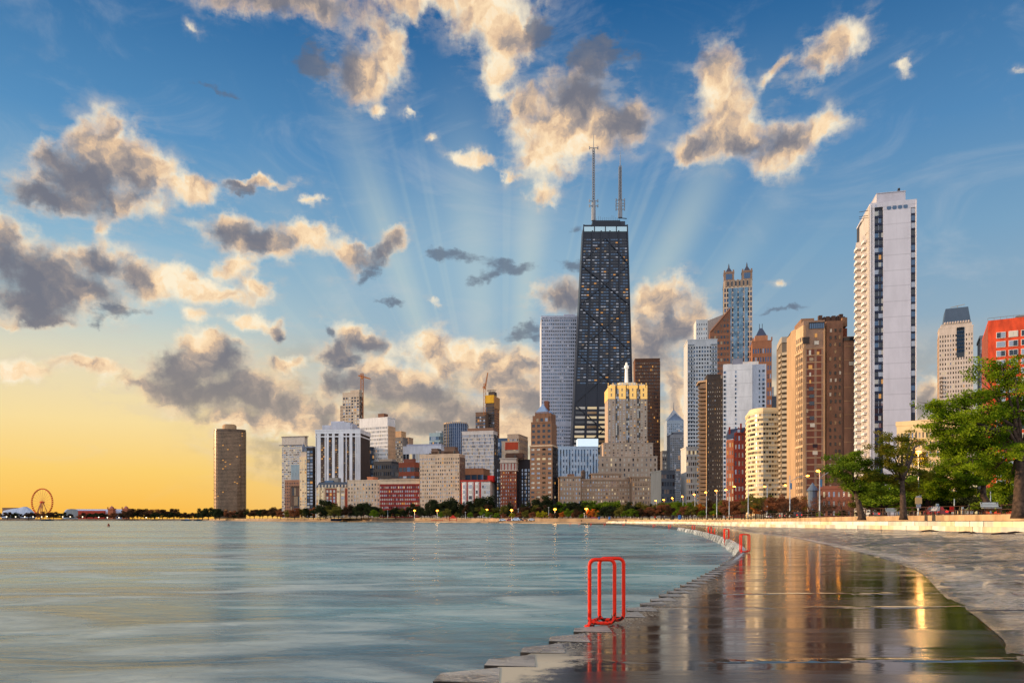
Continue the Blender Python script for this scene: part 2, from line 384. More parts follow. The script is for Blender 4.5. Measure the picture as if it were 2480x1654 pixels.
# ---------------------------------------------------------------- buildings
class Bld:
    """Own frame: x along the front, y into the block, z up, origin at the front left corner on the ground."""
    def __init__(s, name, label, cat, x0, x1, ytop, D, th=0, depth=None, left=None, right=None, zb=2.0, group=None):
        s.th = R(th); c, n = cos(s.th), sin(s.th); k = (x1-CX)/F; s.D = D; s.x0 = x0; s.x1 = x1
        ax, ay = X(x0, D), D
        s.w = (k*ay-ax)/(c-k*n)
        bx, by = ax+s.w*c, ay+s.w*n
        if right is not None:
            kr = (right-CX)/F; d = (bx-kr*by)/(n+kr*c) if abs(n+kr*c) > 1e-6 else 30
            s.d = min(max(abs(d), 6), 90)
        elif left is not None:
            kl = (left-CX)/F; d = (ax-kl*ay)/(n+kl*c) if abs(n+kl*c) > 1e-6 else 30
            s.d = min(max(abs(d), 6), 90)
        else: s.d = depth or max(14, s.w*0.8)
        if depth: s.d = depth
        s.Dm = (ay+by)/2; s.zb = zb
        s.root = empty(name, (ax, ay, zb), label, cat, s.th, group)
        s.h = Z(ytop, s.Dm)-zb
        s.wl = []; s.parts = {}; s.ax, s.ay = ax, ay
    def lx(s, px):                                # local x of a picture column on the front
        k = (px-CX)/F; c, n = cos(s.th), sin(s.th); return (k*s.ay-s.ax)/(c-k*n)
    def lxy(s, px, y):                            # same, at depth y behind the front
        k = (px-CX)/F; c, n = cos(s.th), sin(s.th); return (k*(s.ay+y*c)-s.ax+y*n)/(c-k*n)
    def lz(s, py, y=0): return Z(py, s.Dm+y*cos(s.th))-s.zb
    def P(s, face, a, z, o=0):
        if face == 'F': return (a, -o, z)
        if face == 'L': return (-o, s.d-a, z)
        if face == 'R': return (s.w+o, a, z)
        return (s.w-a, s.d+o, z)
    def fbox(s, mb, face, a0, a1, z0, z1, o0, o1, m=0):
        p = s.P(face, a0, z0, o0); q = s.P(face, a1, z1, o1)
        mb.box(p[0], q[0], p[1], q[1], z0, z1, m)
    def window(s, face, a, z, ww, wh, kind, o=0.0): s.wl.append((ww*wh, face, a, z, ww, wh, kind, o))
    def grid(s, mb, face, a0, a1, z0, z1, cols, rows, fw=0.6, fh=0.6, t=0.35, wt='mixed', mw=0, ms=None, sill=0.25, pair=0, o=0.0, skip=None, kinds=None):
        """recessed openings: vertical piers and horizontal spandrels stand proud of the panes"""
        ms = mw if ms is None else ms
        cw = (a1-a0)/cols; rh = (z1-z0)/rows; ww = cw*fw; wh = rh*fh
        for i in range(cols+1):
            l = a0 if i == 0 else a0+cw*i-(cw-ww)/2; r = a1 if i == cols else a0+cw*i+(cw-ww)/2
            s.fbox(mb, face, l, r, z0, z1, o+0.01, o+t, mw)
        for j in range(rows+1):
            b = z0 if j == 0 else z0+rh*(j-1)+rh*sill+wh; tt = z1 if j == rows else z0+rh*j+rh*sill
            if tt-b > 0.02: s.fbox(mb, face, a0, a1, b, tt, o+0.01, o+t-0.012, ms)
        for j in range(rows):
            for i in range(cols):
                if skip and skip(i, j): 
                    s.fbox(mb, face, a0+cw*i+(cw-ww)/2, a0+cw*i+(cw+ww)/2, z0+rh*j+rh*sill, z0+rh*j+rh*sill+wh, o+0.01, o+t-0.02, ms); continue
                k = kinds(i, j) if kinds else pick(wt)
                A = a0+cw*i+(cw-ww)/2; B = z0+rh*j+rh*sill
                if pair:
                    s.window(face, A, B, ww*0.46, wh, k, o); s.window(face, A+ww*0.54, B, ww*0.46, wh, k if random.random() < .7 else pick(wt), o)
                else: s.window(face, A, B, ww, wh, k, o)
    def finish(s, cap=100):
        random.shuffle(s.wl)
        s.wl.sort(key=lambda q: -(round(q[0], 0)+(1000 if q[1] == 'F' else 0)))
        rot = {'F': 0, 'L': -pi/2, 'R': pi/2, 'B': pi}
        for (_, f, a, z, ww, wh, k, o) in s.wl[:cap]:
            p = s.P(f, a, z, o+0.02)
            put('window', unit_window(k), s.root, p, (0, 0, rot[f]), (ww, 1, wh))
        rest = s.wl[cap:]
        if rest:
            mb = MB(); ks = []
            for (_, f, a, z, ww, wh, k, o) in rest:
                if k not in ks: ks.append(k)
                s.fbox(mb, f, a, a+ww, z, z+wh, o+0.02, o+0.10, ks.index(k))
            w = mb.build('window', [GL[k] for k in ks], s.root); w['kind'] = 'stuff'
        return s
    def part(s, name, mb, mats, label=None, parent=None):
        o = mb.build(name, mats, parent or s.root)
        if label: o['label'] = label
        return o
def block(name, label, cat, x0, x1, ytop, D, col, cols, rows, th=0, fw=0.55, fh=0.55, wt='mixed', ybot=None, side=None, scol=None,
          left=None, right=None, depth=None, zb=2.0, parapet=1.0, span=None, pent=None, cap=100, mk=None, t=0.35, topband=0.03, pair=0, scols=None, sfw=None, swt=None, ground=0.0):
    """a plain block: core, gridded front and visible side, parapet and roof house"""
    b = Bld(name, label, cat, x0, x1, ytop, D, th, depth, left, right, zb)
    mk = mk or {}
    mw = W(col, **mk); ms = W(scol or col, **mk); msp = W(span, **mk) if span else mw  # scol often darkens the side colour to paint in its shade
    core = MB(); core.box(0.02, b.w-0.02, 0.02, b.d, 0, b.h)
    core.box(-0.3, b.w+0.3, -t-0.12, b.d+0.2, b.h-parapet*0.5, b.h+parapet*0.5)
    z1 = b.h*(1-topband)-parapet*0.5; z0 = b.h*ground
    b.grid(core, 'F', -t if left is not None else 0, b.w+(t if right is not None else 0), z0, z1, cols, rows, fw, fh, t, wt, 0, 1, pair=pair)
    core2 = None
    if ground: core.box(0, b.w, -t, 0.01, 0, z0-0.01)
    core.box(0, b.w, -t*0.97, 0.015, z1+0.01, b.h-parapet*0.5-0.01)
    b.part('wall', core, [mw, msp])
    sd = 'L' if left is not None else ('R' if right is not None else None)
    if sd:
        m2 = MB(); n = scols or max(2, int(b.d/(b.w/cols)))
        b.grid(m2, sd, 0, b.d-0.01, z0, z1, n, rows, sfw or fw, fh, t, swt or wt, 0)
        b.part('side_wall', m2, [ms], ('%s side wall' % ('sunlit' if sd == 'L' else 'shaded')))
    if pent:
        for (pa, pb, pt, pc) in pent:
            p = MB(); h2 = b.lz(pt, b.d*.25); p.box(b.lx(pa), b.lx(pb), b.d*0.25, b.d*0.8, b.h-0.3, h2)
            p.box(b.lx(pa)-0.2, b.lx(pb)+0.2, b.d*0.25-0.2, b.d*0.8+0.2, h2-0.5, h2+0.2)
            b.part('roof_house', p, [W(pc)])
    b.finish(cap)
    return b
def roof_clutter(b, n, x0=0, x1=None, z=None, s=1.0, col=(70, 66, 64)):
    """ducts, tanks and vents: each its own part"""
    x1 = x1 or b.w; z = b.h if z is None else z
    for i in range(n):
        m = MB(); cx = random.uniform(x0+1, x1-1); cy = random.uniform(1.5, b.d*0.6); k = random.random(); h = random.uniform(1.2, 3.4)*s
        if k < .4: m.box(cx-1.1*s, cx+1.1*s, cy-1, cy+1, z-0.2, z+h); nm = 'vent_box'
        elif k < .75: m.tube([(cx, cy, z-0.2), (cx, cy, z+h), (cx, cy, z+h*1.2)], [1.0*s, 1.0*s, 0.2], 10); nm = 'water_tank'
        else: m.tube([(cx, cy, z-0.2), (cx, cy, z+h*1.6)], 0.18*s, 6); nm = 'vent_pipe'
        b.part(nm, m, [W(col)])
# ---------------------------------------------------------------- ground, water, walkway, seawalls
def smooth_poly(pts, per=6):
    P = [Vector(p) for p in pts]; out = []
    for i in range(len(P)-1):
        p0 = P[max(i-1, 0)]; p1 = P[i]; p2 = P[i+1]; p3 = P[min(i+2, len(P)-1)]
        for k in range(per):
            t = k/per
            out.append(0.5*((2*p1)+(p2-p0)*t+(2*p0-5*p1+4*p2-p3)*t*t+(3*p1-p0-3*p2+p3)*t**3))
    out.append(P[-1]); return out
def structure(mb, name, mats, smooth=False):
    o = mb.build(name, mats, None, smooth); o['kind'] = 'structure'; return o
# water -------------------------------------------------------------------
def water_mat():
    m = bpy.data.materials.new('lake_water'); m.use_nodes = True; t = NT(m.node_tree); b = t.n['Principled BSDF']
    o = t.node('ShaderNodeTexCoord').outputs['Object']
    # long soft streaks of foam and silt that lie across the view
    n1 = t.noise(t.v('MULTIPLY', o, (0.17, 0.40, 1)), 1.0, 4, 0.52, dist=1.3)
    n2 = t.noise(t.v('MULTIPLY', o, (0.018, 0.05, 1)), 1.0, 3, 0.5)
    n3 = t.noise(t.v('MULTIPLY', o, (1.1, 2.6, 1)), 1.0, 6, 0.65, dist=1.4)
    c = t.mix(t.smooth(n2, 0.40, 0.60), lin((12, 88, 104)), lin((76, 156, 158)))
    c = t.mix(t.smooth(n1, 0.40, 0.70, 0, 0.72), c, lin((214, 216, 196)))
    c = t.mix(t.smooth(n3, 0.42, 0.72, 0, 0.40), c, lin((36, 78, 90)))
    t.l.new(c, b.inputs['Base Color']); b.inputs['Roughness'].default_value = 0.33
    b.inputs['IOR'].default_value = 1.5
    t.l.new(t.smooth(n1, 0.3, 0.7, 0.16, 0.36), b.inputs['Roughness'])
    bn = t.node('ShaderNodeBump'); bn.inputs['Strength'].default_value = 0.7; bn.inputs['Distance'].default_value = 0.16
    t.l.new(t.m('ADD', n1, t.m('MULTIPLY', n3, 0.25)), bn.inputs['Height']); t.l.new(bn.outputs[0], b.inputs['Normal'])
    return m
WATER_Z = -0.6
wm = MB(); wm.face([(-9000, -300, 0), (1200, -300, 0), (1200, 9000, 0), (-9000, 9000, 0)])
wo = structure(wm, 'water', water_mat()); wo.location = (0, 0, WATER_Z)
# walkway edge along the lake ----------------------------------------------
EDGE = [(-7.5, -12, 0), (-3.6, -3, 0), (-1.9, 3.0, 0)] + [tuple(G(*p)) for p in ((1075,1654),(1210,1610),(1400,1534),(1560,1470),(1645,1430),(1722,1390),
        (1768,1362),(1790,1345),(1799,1330),(1786,1318),(1756,1303),(1716,1291),(1672,1281.5),(1624,1275),(1568,1271))] + [(40.5, 285, 0), (30, 325, 0)]
CREASE = [(9.5, -14, 0), (6.6, -2, 0), (5.7, 5.0, 0)] + [tuple(G(*p)) for p in ((2480,1605),(2430,1548),(2350,1482),(2290,1446),(2227,1386),(2154,1358),(2098,1343),
        (2032,1328),(1992,1318),(1905,1300),(1812,1289))] + [(43, 150, 0), (48, 200, 0), (46.5, 285, 0), (35, 330, 0)]
WALL = [(46, -20, .7), (46, 5, .7), (40, 30, .68)] + [(X(p, d), d, z) for p, d, z in ((2480,50,.66),(2330,60,.63),(2180,73,.60),(2030,88,.56),(1880,108,.50),(1790,140,.36),(1740,175,.22),(1700,213,.12),(1640,270,.08))] + [(43, 340, .05)]
def resample(pts, n):
    P = smooth_poly(pts, 8); L = [0]
    for a, b in zip(P, P[1:]): L.append(L[-1]+(b-a).length)
    out = []; j = 0
    for i in range(n):
        d = L[-1]*i/(n-1)
        while j < len(L)-2 and L[j+1] < d: j += 1
        out.append(P[j].lerp(P[j+1], (d-L[j])/max(1e-6, L[j+1]-L[j])))
    return out
edge = smooth_poly(EDGE, 8)
NS = 90
eR, cR, wR = resample(EDGE, NS), resample(CREASE, NS), resample(WALL, NS)
def wet_mat(name, c1, c2, bump, rlo, rhi, rough_concrete=False):
    m = bpy.data.materials.new(name); m.use_nodes = True; t = NT(m.node_tree); b = t.n['Principled BSDF']
    o = t.node('ShaderNodeTexCoord').outputs['Object']; x, y, z = t.sep(o)
    st = t.noise(t.v('MULTIPLY', o, (0.30, 0.55, 1) if rough_concrete else (0.16, 1.1, 1)), 1.0, 6, 0.65, dist=0.8)          # water film lying in bands
    n2 = t.noise(t.v('MULTIPLY', o, (0.5, 1.6, 1)), 1.0, 6, 0.65)
    c = t.mix(t.smooth(n2, 0.35, 0.7), c1, c2); t.l.new(c, b.inputs['Base Color'])
    b.inputs['IOR'].default_value = 1.45
    b.inputs['Coat Weight'].default_value = 0.0
    if rough_concrete:
        g = t.noise(o, 5.0, 9, 0.78); g2 = t.noise(t.v('MULTIPLY', o, (0.8, 1.2, 1)), 1.5, 8, 0.74, dist=0.5)
        dry = t.m('MULTIPLY', t.smooth(t.m('MULTIPLY_ADD', g2, 0.5, z), 0.74, 0.98), 1.0)
        t.l.new(t.m('MAXIMUM', t.smooth(st, 0.35, 0.65, rlo, rhi), t.m('MULTIPLY', dry, 0.75)), b.inputs['Roughness'])
        base = t.mix(t.smooth(g2, 0.52, 0.63), c, lin((20, 18, 17)))  # dark blotches: stains, also painting the gaps between sky reflections
        at = t.node('ShaderNodeAttribute'); at.attribute_name = 'across'; ac = t.m('MULTIPLY_ADD', t.m('SUBTRACT', g2, 0.5), 0.10, at.outputs['Fac'])
        lip = t.m('MULTIPLY', t.smooth(ac, 0.004, 0.02), t.smooth(ac, 0.03, 0.075, 1.0, 0.0))
        base = t.mix(t.m('MULTIPLY', lip, t.smooth(g, 0.36, 0.56)), base, lin((206, 198, 188)))  # pale foam and painted wet sheen along the crease
        base = t.mix(t.smooth(at.outputs['Fac'], 0.0, 0.010, 0.0 if name == 'tooth_top' else 1.0, 0.0), base, lin((20, 18, 17)))  # crease shadow painted as a dark band along the slope's foot
        t.l.new(t.m('MULTIPLY', t.m('MAXIMUM', t.smooth(g2, 0.52, 0.63, 1.0, 0.12), lip), t.m('SUBTRACT', 1.0, t.m('MULTIPLY', dry, 0.6))), b.inputs['Specular IOR Level'])
        t.l.new(t.mix(dry, base, lin((128, 112, 98))), b.inputs['Base Color'])
        b.inputs['IOR'].default_value = 1.75
        pit = t.noise(t.v('MULTIPLY', o, (1.6, 5.0, 1)), 2.2, 6, 0.7)
        h = t.m('ADD', t.m('MULTIPLY', g, 0.5), t.m('ADD', g2, t.smooth(pit, 0.42, 0.6, 0, 0.7)))
    else:
        rip = t.noise(t.v('MULTIPLY', o, (1.3, 7.0, 1)), 1.0, 3, 0.55)
        fine = t.noise(t.v('MULTIPLY', o, (3.0, 22.0, 1)), 1.0, 3, 0.6)
        h = t.m('MULTIPLY_ADD', fine, 0.12, t.m('MULTIPLY', rip, 0.55))
        wobn = t.noise(t.v('MULTIPLY', o, (1, .05, 1)), 0.7, 4, 0.6); jst = t.m('MULTIPLY', t.smooth(t.noise(o, 0.9, 3, 0.6), 0.38, 0.6), 2.0)
        for y0 in (8.35, 13.4, 15.9, 22.9, 41.0, 62.0):                                   # slab joints dam the film
            yy = t.m('ADD', t.m('SUBTRACT', t.m('MULTIPLY_ADD', x, -0.03, y), y0), t.m('MULTIPLY_ADD', wobn, 0.30, -0.15))
            w = 0.05+y0*0.004
            h = t.m('ADD', h, t.m('MULTIPLY', t.smooth(t.m('ABSOLUTE', yy), 0.0, w*2, 1.0, 0.0), jst))
        e = t.m('ADD', t.m('MULTIPLY_ADD', y, -0.5, x), 4.3)                                # distance in from the lake edge
        en = t.m('MULTIPLY_ADD', t.noise(o, 3.0, 6, 0.7), 1.6, t.m('SUBTRACT', e, 0.8))
        patch = t.m('MULTIPLY', t.smooth(en, 0.55, 1.0, 1.0, 0.0), t.smooth(y, 8.3, 9.6, 1.0, 0.0))
        fr = t.m('MULTIPLY', t.smooth(en, 0.1, 0.9, 1.0, 0.0), t.smooth(t.noise(o, 22.0, 4, 0.7), 0.46, 0.6))
        fr = t.m('MULTIPLY', fr, t.smooth(y, 16, 24, 0.8, 0.0))
        pale_edge = t.m('MAXIMUM', patch, fr)
        t.l.new(t.mix(pale_edge, c, lin((206, 186, 152))), b.inputs['Base Color'])  # cream edge patch: foam and reflected sky painted into the colour
        t.l.new(t.m('MAXIMUM', t.smooth(st, 0.38, 0.66, rlo, rhi), t.m('MULTIPLY', pale_edge, 0.7)), b.inputs['Roughness'])
    bn = t.node('ShaderNodeBump'); bn.inputs['Strength'].default_value = bump; bn.inputs['Distance'].default_value = 0.01 if not rough_concrete else 0.18
    t.l.new(h, bn.inputs['Height']); t.l.new(bn.outputs[0], b.inputs['Normal'])
    return m
walk_m = wet_mat('wet_walkway', lin((30, 26, 23)), lin((54, 48, 43)), 0.55, 0.04, 0.20)
slope_m = wet_mat('rough_wet_concrete', lin((42, 50, 62)), lin((88, 100, 120)), 1.0, 0.04, 0.20, True)  # blue of the reflected sky mixed into the wet concrete colours
wk = MB()
xo = Vector((.45, 0, -.03))
for i in range(NS-1):
    wk.face([eR[i], cR[i], cR[i+1], eR[i+1]]); wk.face([cR[i], cR[i]+xo, cR[i+1]+xo, cR[i+1]])
for i in range(NS-1):
    a, b_ = eR[i], eR[i+1]; wk.face([(a.x, a.y, -1.6), (a.x, a.y, 0), (b_.x, b_.y, 0), (b_.x, b_.y, -1.6)])
structure(wk, 'path', walk_m)
from mathutils import noise as mn
def resample_w(pts, n, p=1.7):
    P = smooth_poly(pts, 8); L = [0]
    for a, b in zip(P, P[1:]): L.append(L[-1]+(b-a).length)
    out = []; j = 0
    for i in range(n):
        d = L[-1]*(i/(n-1))**p
        while j < len(L)-2 and L[j+1] < d: j += 1
        out.append(P[j].lerp(P[j+1], min(1, max(0, (d-L[j])/max(1e-6, L[j+1]-L[j])))))
    return out
NR, NC = 460, 150
ca_, wa_ = resample_w(CREASE, NR), resample_w(WALL, NR)
vs = []; ac = []
for i in range(NR):
    for k in range(NC+1):
        f = (k/NC)**1.25; p = ca_[i].lerp(wa_[i], f)
        if 4 < p.y < 120 and k > 0:
            q = Vector((p.x*1.5, p.y*1.9, 0)); dry = max(0.15, 1-max(0, p.z-.30)*3.2)
            p = p+Vector((0, 0, (mn.noise(q)*.030+mn.noise(q*2.3+Vector((9, 1, 0)))*.016+mn.noise(q*.35)*.03)*dry*min(1, k/3)))
        vs.append(p[:]); ac.append(f)
fs = [(i*(NC+1)+k, i*(NC+1)+k+1, (i+1)*(NC+1)+k+1, (i+1)*(NC+1)+k) for i in range(NR-1) for k in range(NC)]
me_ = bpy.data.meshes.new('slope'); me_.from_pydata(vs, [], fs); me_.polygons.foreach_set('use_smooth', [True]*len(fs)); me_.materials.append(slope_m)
at_ = me_.attributes.new('across', 'FLOAT', 'POINT'); at_.data.foreach_set('value', ac)
so_ = bpy.data.objects.new('slope', me_); COL.objects.link(so_); so_['kind'] = 'structure'
jm = pmat('joint_mortar', (30, 28, 27), .6, var=.2, scale=2)
for y0 in (14.5, 27, 45):
    i = min(range(NS), key=lambda k: abs(cR[k].y-y0)); m = MB(); a, b_ = cR[i]+Vector((0, 0, .03)), wR[i]+Vector((0, 0, .03)); pv_ = None
    for k in range(25):
        f = k/24; c_ = a.lerp(b_, f)+Vector((0, .18*sin(f*9+i)+random.uniform(-.05, .05), 0)); w_ = .05+.05*random.random()+y0*.0012
        cur = (c_-Vector((0, w_, 0)), c_+Vector((0, w_, 0)))
        if pv_: m.face([pv_[0], cur[0], cur[1], pv_[1]])
        pv_ = cur
    structure(m, 'slope_joint', jm)
# rough pale lip of the revetment along the crease
cream = pmat('pale_stone', (236, 226, 204), 0.75, var=0.09, scale=0.8, streak=0.25, bump=0.3, bscale=3)
creams = [cream, pmat('pale_stone_grey', (206, 196, 178), .8, var=.1, scale=.9, streak=.3), pmat('pale_stone_warm', (226, 204, 166), .8, var=.1, scale=.9, streak=.3)]
tan = pmat('tan_concrete', (198, 162, 122), 0.85, var=0.16, scale=0.5, streak=0.35, bump=0.4, bscale=2)
dirt = pmat('leafy_terrace', (92, 74, 58), 0.9, var=0.25, scale=1.5)
def loft(mb, line, prof, m=0, z_abs=False, i0=0, i1=None):
    """profile = (offset inland, height above the line)"""
    L = line[i0:i1]; N = []
    for i in range(len(L)):
        d = L[min(i+1, len(L)-1)]-L[max(i-1, 0)]; n = Vector((d.y, -d.x, 0)).normalized(); N.append(n)
    rows = [[L[i]+N[i]*o+Vector((0, 0, h)) for (o, h) in prof] for i in range(len(L))]
    for i in range(len(rows)-1):
        for k in range(len(prof)-1): mb.face([rows[i][k], rows[i][k+1], rows[i+1][k+1], rows[i+1][k]], m)
    return rows
# stone-block ledges: two steps, split into blocks by thin open joints
for j, (o0, h0, hh, nm) in enumerate(((0.0, 0.0, 0.42, 'lower'), (0.75, 0.42, 0.41, 'upper'))):
    r = empty('stone_ledge', (34, 50, .6), ('lower course of pale sunlit stone blocks edging the wet slope' if j == 0 else 'upper course of pale stone blocks stepped back behind the lower course'), 'ledge')
    r.location = (0, 0, 0)
    seg = resample(WALL, 130); mb = MB()
    for i in range(129):
        a, b_ = seg[i], seg[i+1]; d = (b_-a).normalized(); n = Vector((d.y, -d.x, 0)).normalized()
        a2 = a+d*0.05; off = random.uniform(-.03, .03)
        p = []
        for z in (h0-0.5 if j == 0 else h0-0.1, h0+hh):
            for q in (a2+n*(o0+off), a2+n*(o0+1.3), b_+n*(o0+1.3), b_+n*(o0+off)): p.append(q+Vector((0, 0, z)))
        mb.hexa(p, random.choices([0, 1, 2], [5, 2, 2])[0])
        if i % 13 == 12 or i == 128:
            mb.build('block_course', creams, r); mb = MB()
terr = MB(); loft(terr, wR, [(1.9, .79), (9.0, .90)]); structure(terr, 'terrace', dirt)
t2 = MB(); rows = loft(t2, wR[:], [(8.9, .4), (8.9, 1.50), (9.5, 1.53), (9.5, .4)])
tag(t2.build('retaining_wall', tan), 'low tan concrete wall behind the pale stone ledges under the trees', 'wall')
# park and city ground: one sheet out to the horizon ------------------------
far = [(1560, 330), (1480, 350), (1400, 380), (1300, 440), (1200, 505), (1100, 560), (1000, 625), (900, 680), (800, 735), (700, 800), (640, 850), (585, 1000), (560, 1250), (500, 1450), (300, 1500), (0, 1520), (-300, 1560), (-1500, 1900)]
FARZ = lambda D: 1.9+min(.8, max(0, (D-350)/400))
lawn = pmat('park_ground', (88, 92, 52), 0.95, var=0.25, scale=0.4)
pts = []
for i in range(NS):
    d = wR[min(i+1, NS-1)]-wR[max(i-1, 0)]; n = Vector((d.y, -d.x, 0)).normalized(); p = wR[i]+n*9.5; p.z = min(2.1, wR[i].z+1.53); pts.append(p)
pts = [p for p in pts if p.y > -15]
pk = [p for p in pts]
farp = [Vector((X(a, d), d, FARZ(d))) for a, d in far]
gpts = pk+[p+Vector((0, 14, 0)) for p in farp]
gm = MB()
for i in range(len(gpts)-1):
    a, b_ = gpts[i], gpts[i+1]
    def out(p, k): q = Vector((p.x*k, max(p.y*k, p.y-1), p.z)); return q
    A = [a, a+(Vector((a.x, a.y+1, 0))).normalized()*12, out(a, 2.5), out(a, 20)]; B = [b_, b_+(Vector((b_.x, b_.y+1, 0))).normalized()*12, out(b_, 2.5), out(b_, 20)]
    if i < len(pk):
        A = [a, a+Vector((14, 2, 0)), a+Vector((150, 20, 0)), a+Vector((6000, 3000, 0))]
    if i+1 < len(pk):
        B = [b_, b_+Vector((14, 2, 0)), b_+Vector((150, 20, 0)), b_+Vector((6000, 3000, 0))]
    for k in range(3): gm.face([A[k], A[k+1], B[k+1], B[k]])
structure(gm, 'ground', lawn)
# far shore: quay wall, sand in front of it
sand = pmat('beach_sand', (176, 146, 112), 0.95, var=0.15, scale=0.05)
sh = MB(); shl = MB()
for (a, d), (a2, d2) in zip(far, far[1:]):
    p = Vector((X(a, d), d, 0)); q = Vector((X(a2, d2), d2, 0)); b1 = Vector((0, 12, 0))
    sh.face([p+Vector((0, 0, -1.2)), p+Vector((0, 0, -0.25)), q+Vector((0, 0, -0.25)), q+Vector((0, 0, -1.2))])
    sh.face([p+Vector((0, 0, -0.25)), p+b1+Vector((0, 0, .5)), q+b1+Vector((0, 0, .5)), q+Vector((0, 0, -0.25))])
    p1, q1 = p+b1, q+b1
    shl.hexa([p1, p1+Vector((0, 3, 0)), q1+Vector((0, 3, 0)), q1, p1+Vector((0, 0, FARZ(d)+.3)), p1+Vector((0, 3, FARZ(d)+.3)), q1+Vector((0, 3, FARZ(d2)+.3)), q1+Vector((0, 0, FARZ(d2)+.3))])
structure(sh, 'beach', sand)
seaw = pmat('quay_stone', (150, 124, 98), 0.9, var=0.2, scale=0.06)
tag(shl.build('quay_wall', seaw), 'long low stone quay wall along the far shore below the towers', 'wall')
# notched concrete teeth on the lake edge ------------------------------------
tooth_m = wet_mat('tooth_top', lin((140, 134, 126)), lin((196, 188, 176)), 0.8, 0.15, 0.42, True)  # tops lightened to paint in the sky's reflection
side_m = pmat('dark_concrete', (52, 44, 36), .7, var=.35, scale=5, bump=.5, bscale=9); te = empty('notched_edge', (0, 0, 0), 'row of notched concrete teeth along the lake side of the wet walkway', 'seawall')  # tooth sides coloured darker than the tops
L = [0]
for a, b_ in zip(edge, edge[1:]): L.append(L[-1]+(b_-a).length)
def edge_at_y(y):
    for a, b_ in zip(edge, edge[1:]):
        if a.y <= y <= b_.y and b_.y > a.y: t = (y-a.y)/(b_.y-a.y); return a.lerp(b_, t), (b_-a).normalized()
    return None, None
ys = 4.2
while ys < 40:
    p, d = edge_at_y(ys)
    if p is None: break
    if not (11.05 < ys < 11.6):
        m = MB(); w = 0.62+0.2*random.random(); dep = 0.34+0.08*random.random(); top = 0.006+random.uniform(0, .012)
        l = p.x-0.12; q2, _ = edge_at_y(ys+0.8); r = q2.x+0.05
        m.hexa([(l, ys, -1.4), (r, ys-0.02, -1.4), (r, ys+dep+.35, -1.4), (l+.04, ys+dep, -1.4), (l, ys, top), (r, ys-0.02, 0.004), (r, ys+dep+.35, 0.004), (l+.04, ys+dep, top)])
        m.mi = [1, 0, 1, 1, 1, 1]
        m.build('concrete_tooth', [tooth_m, side_m], te)
    ys += 0.80+random.uniform(-.05, .05)
# lake water spilling over the edge
foam = pmat('falling_water', (236, 240, 240), 0.5, var=0.05, scale=1.0)
fo = MB()
for i, (a, b_) in enumerate(zip(edge, edge[1:])):
    if 29 < a.y < 150:
        n = 9
        for k in range(n):
            if random.random() < (0.30 if a.y < 62 else 0.4): continue
            p = a.lerp(b_, k/n); q = a.lerp(b_, (k+random.uniform(.35, .8))/n); d = (b_-a).normalized(); nn = Vector((-d.y, d.x, 0))
            o1 = .05+random.random()*.08; o2 = (.26 if a.y < 60 else .14)+random.random()*.25
            prev = None
            for (o, z) in ((-.12, .012), (o1*.3, .008), (o1, -.10), (o1+(o2-o1)*.55, -.34), (o2, -.585)):
                cur = (p+nn*o+Vector((0, 0, z)), q+nn*o+Vector((0, 0, z)))
                if prev: fo.face([prev[0], prev[1], cur[1], cur[0]])
                prev = cur
fw_ = fo.build('spilling_water', foam, smooth=True); fw_['kind'] = 'stuff'; fw_['label'] = 'white water spilling back over the walkway edge into the lake'
# orange grab-rail hoops -----------------------------------------------------
paint = bpy.data.materials.new('orange_paint'); paint.use_nodes = True
_t = NT(paint.node_tree); _b = _t.n['Principled BSDF']; _o = _t.node('ShaderNodeTexCoord').outputs['Object']
_z = _t.sep(_o)[2]
_ch = _t.m('GREATER_THAN', _t.m('ADD', _t.noise(_o, 22, 5, 0.65), _t.smooth(_z, 0.0, 0.30, 0.16, 0.0)), 0.66)
_t.l.new(_t.mix(_ch, lin((246, 42, 2)), lin((40, 22, 14))), _b.inputs['Base Color']); _t.l.new(_t.m('MULTIPLY_ADD', _ch, 0.4, 0.32), _b.inputs['Roughness'])
_b.inputs['Specular IOR Level'].default_value = 0.25
def hoop_path(w, h, z0, r):
    P = []
    def arc(cx, cz, a0, a1):
        for k in range(6): a = R(a0+(a1-a0)*k/5); P.append((cx+r*cos(a), 0, cz+r*sin(a)))
    arc(r, h-r, 180, 90); arc(w-r, h-r, 90, 0); arc(w-r, z0+r, 0, -90); arc(r, z0+r, -90, -180); P.append(P[0]); return P
def ladder(p, w, h, gap, skew, rz, label, single=False, r=0.028):
    root = empty('pool_ladder', p, label, 'ladder', rz, 'orange ladder rails along the walkway edge')
    for k in range(1 if single else 2):
        m = MB(); m.tube([(x+k*skew, k*gap, z) for x, _, z in hoop_path(w, h-(0.0 if k == 0 else -0.0), 0.05, 0.085)], r, 10, cap=False)
        m.build('grab_hoop', paint, root, True)
    m = MB(); m.tube([(0, 0, 0.2), (0, 0, -0.5)], r, 10)
    if not single: m.tube([(0.02, 0.0, 0.07), (skew, gap, 0.07)], r, 10)
    m.build('anchor_post', paint, root, True)
    m = MB(); m.lathe([(.075, -.01), (.075, .02), (.03, .03)], 10, (0, 0)); m.build('flange', paint, root)
    return root
p = G(1428, 1516); ladder((p.x, p.y, 0), 0.375, 1.0, 0.36, 0.19, R(0), 'large orange double hoop ladder rail nearest on the wet edge')
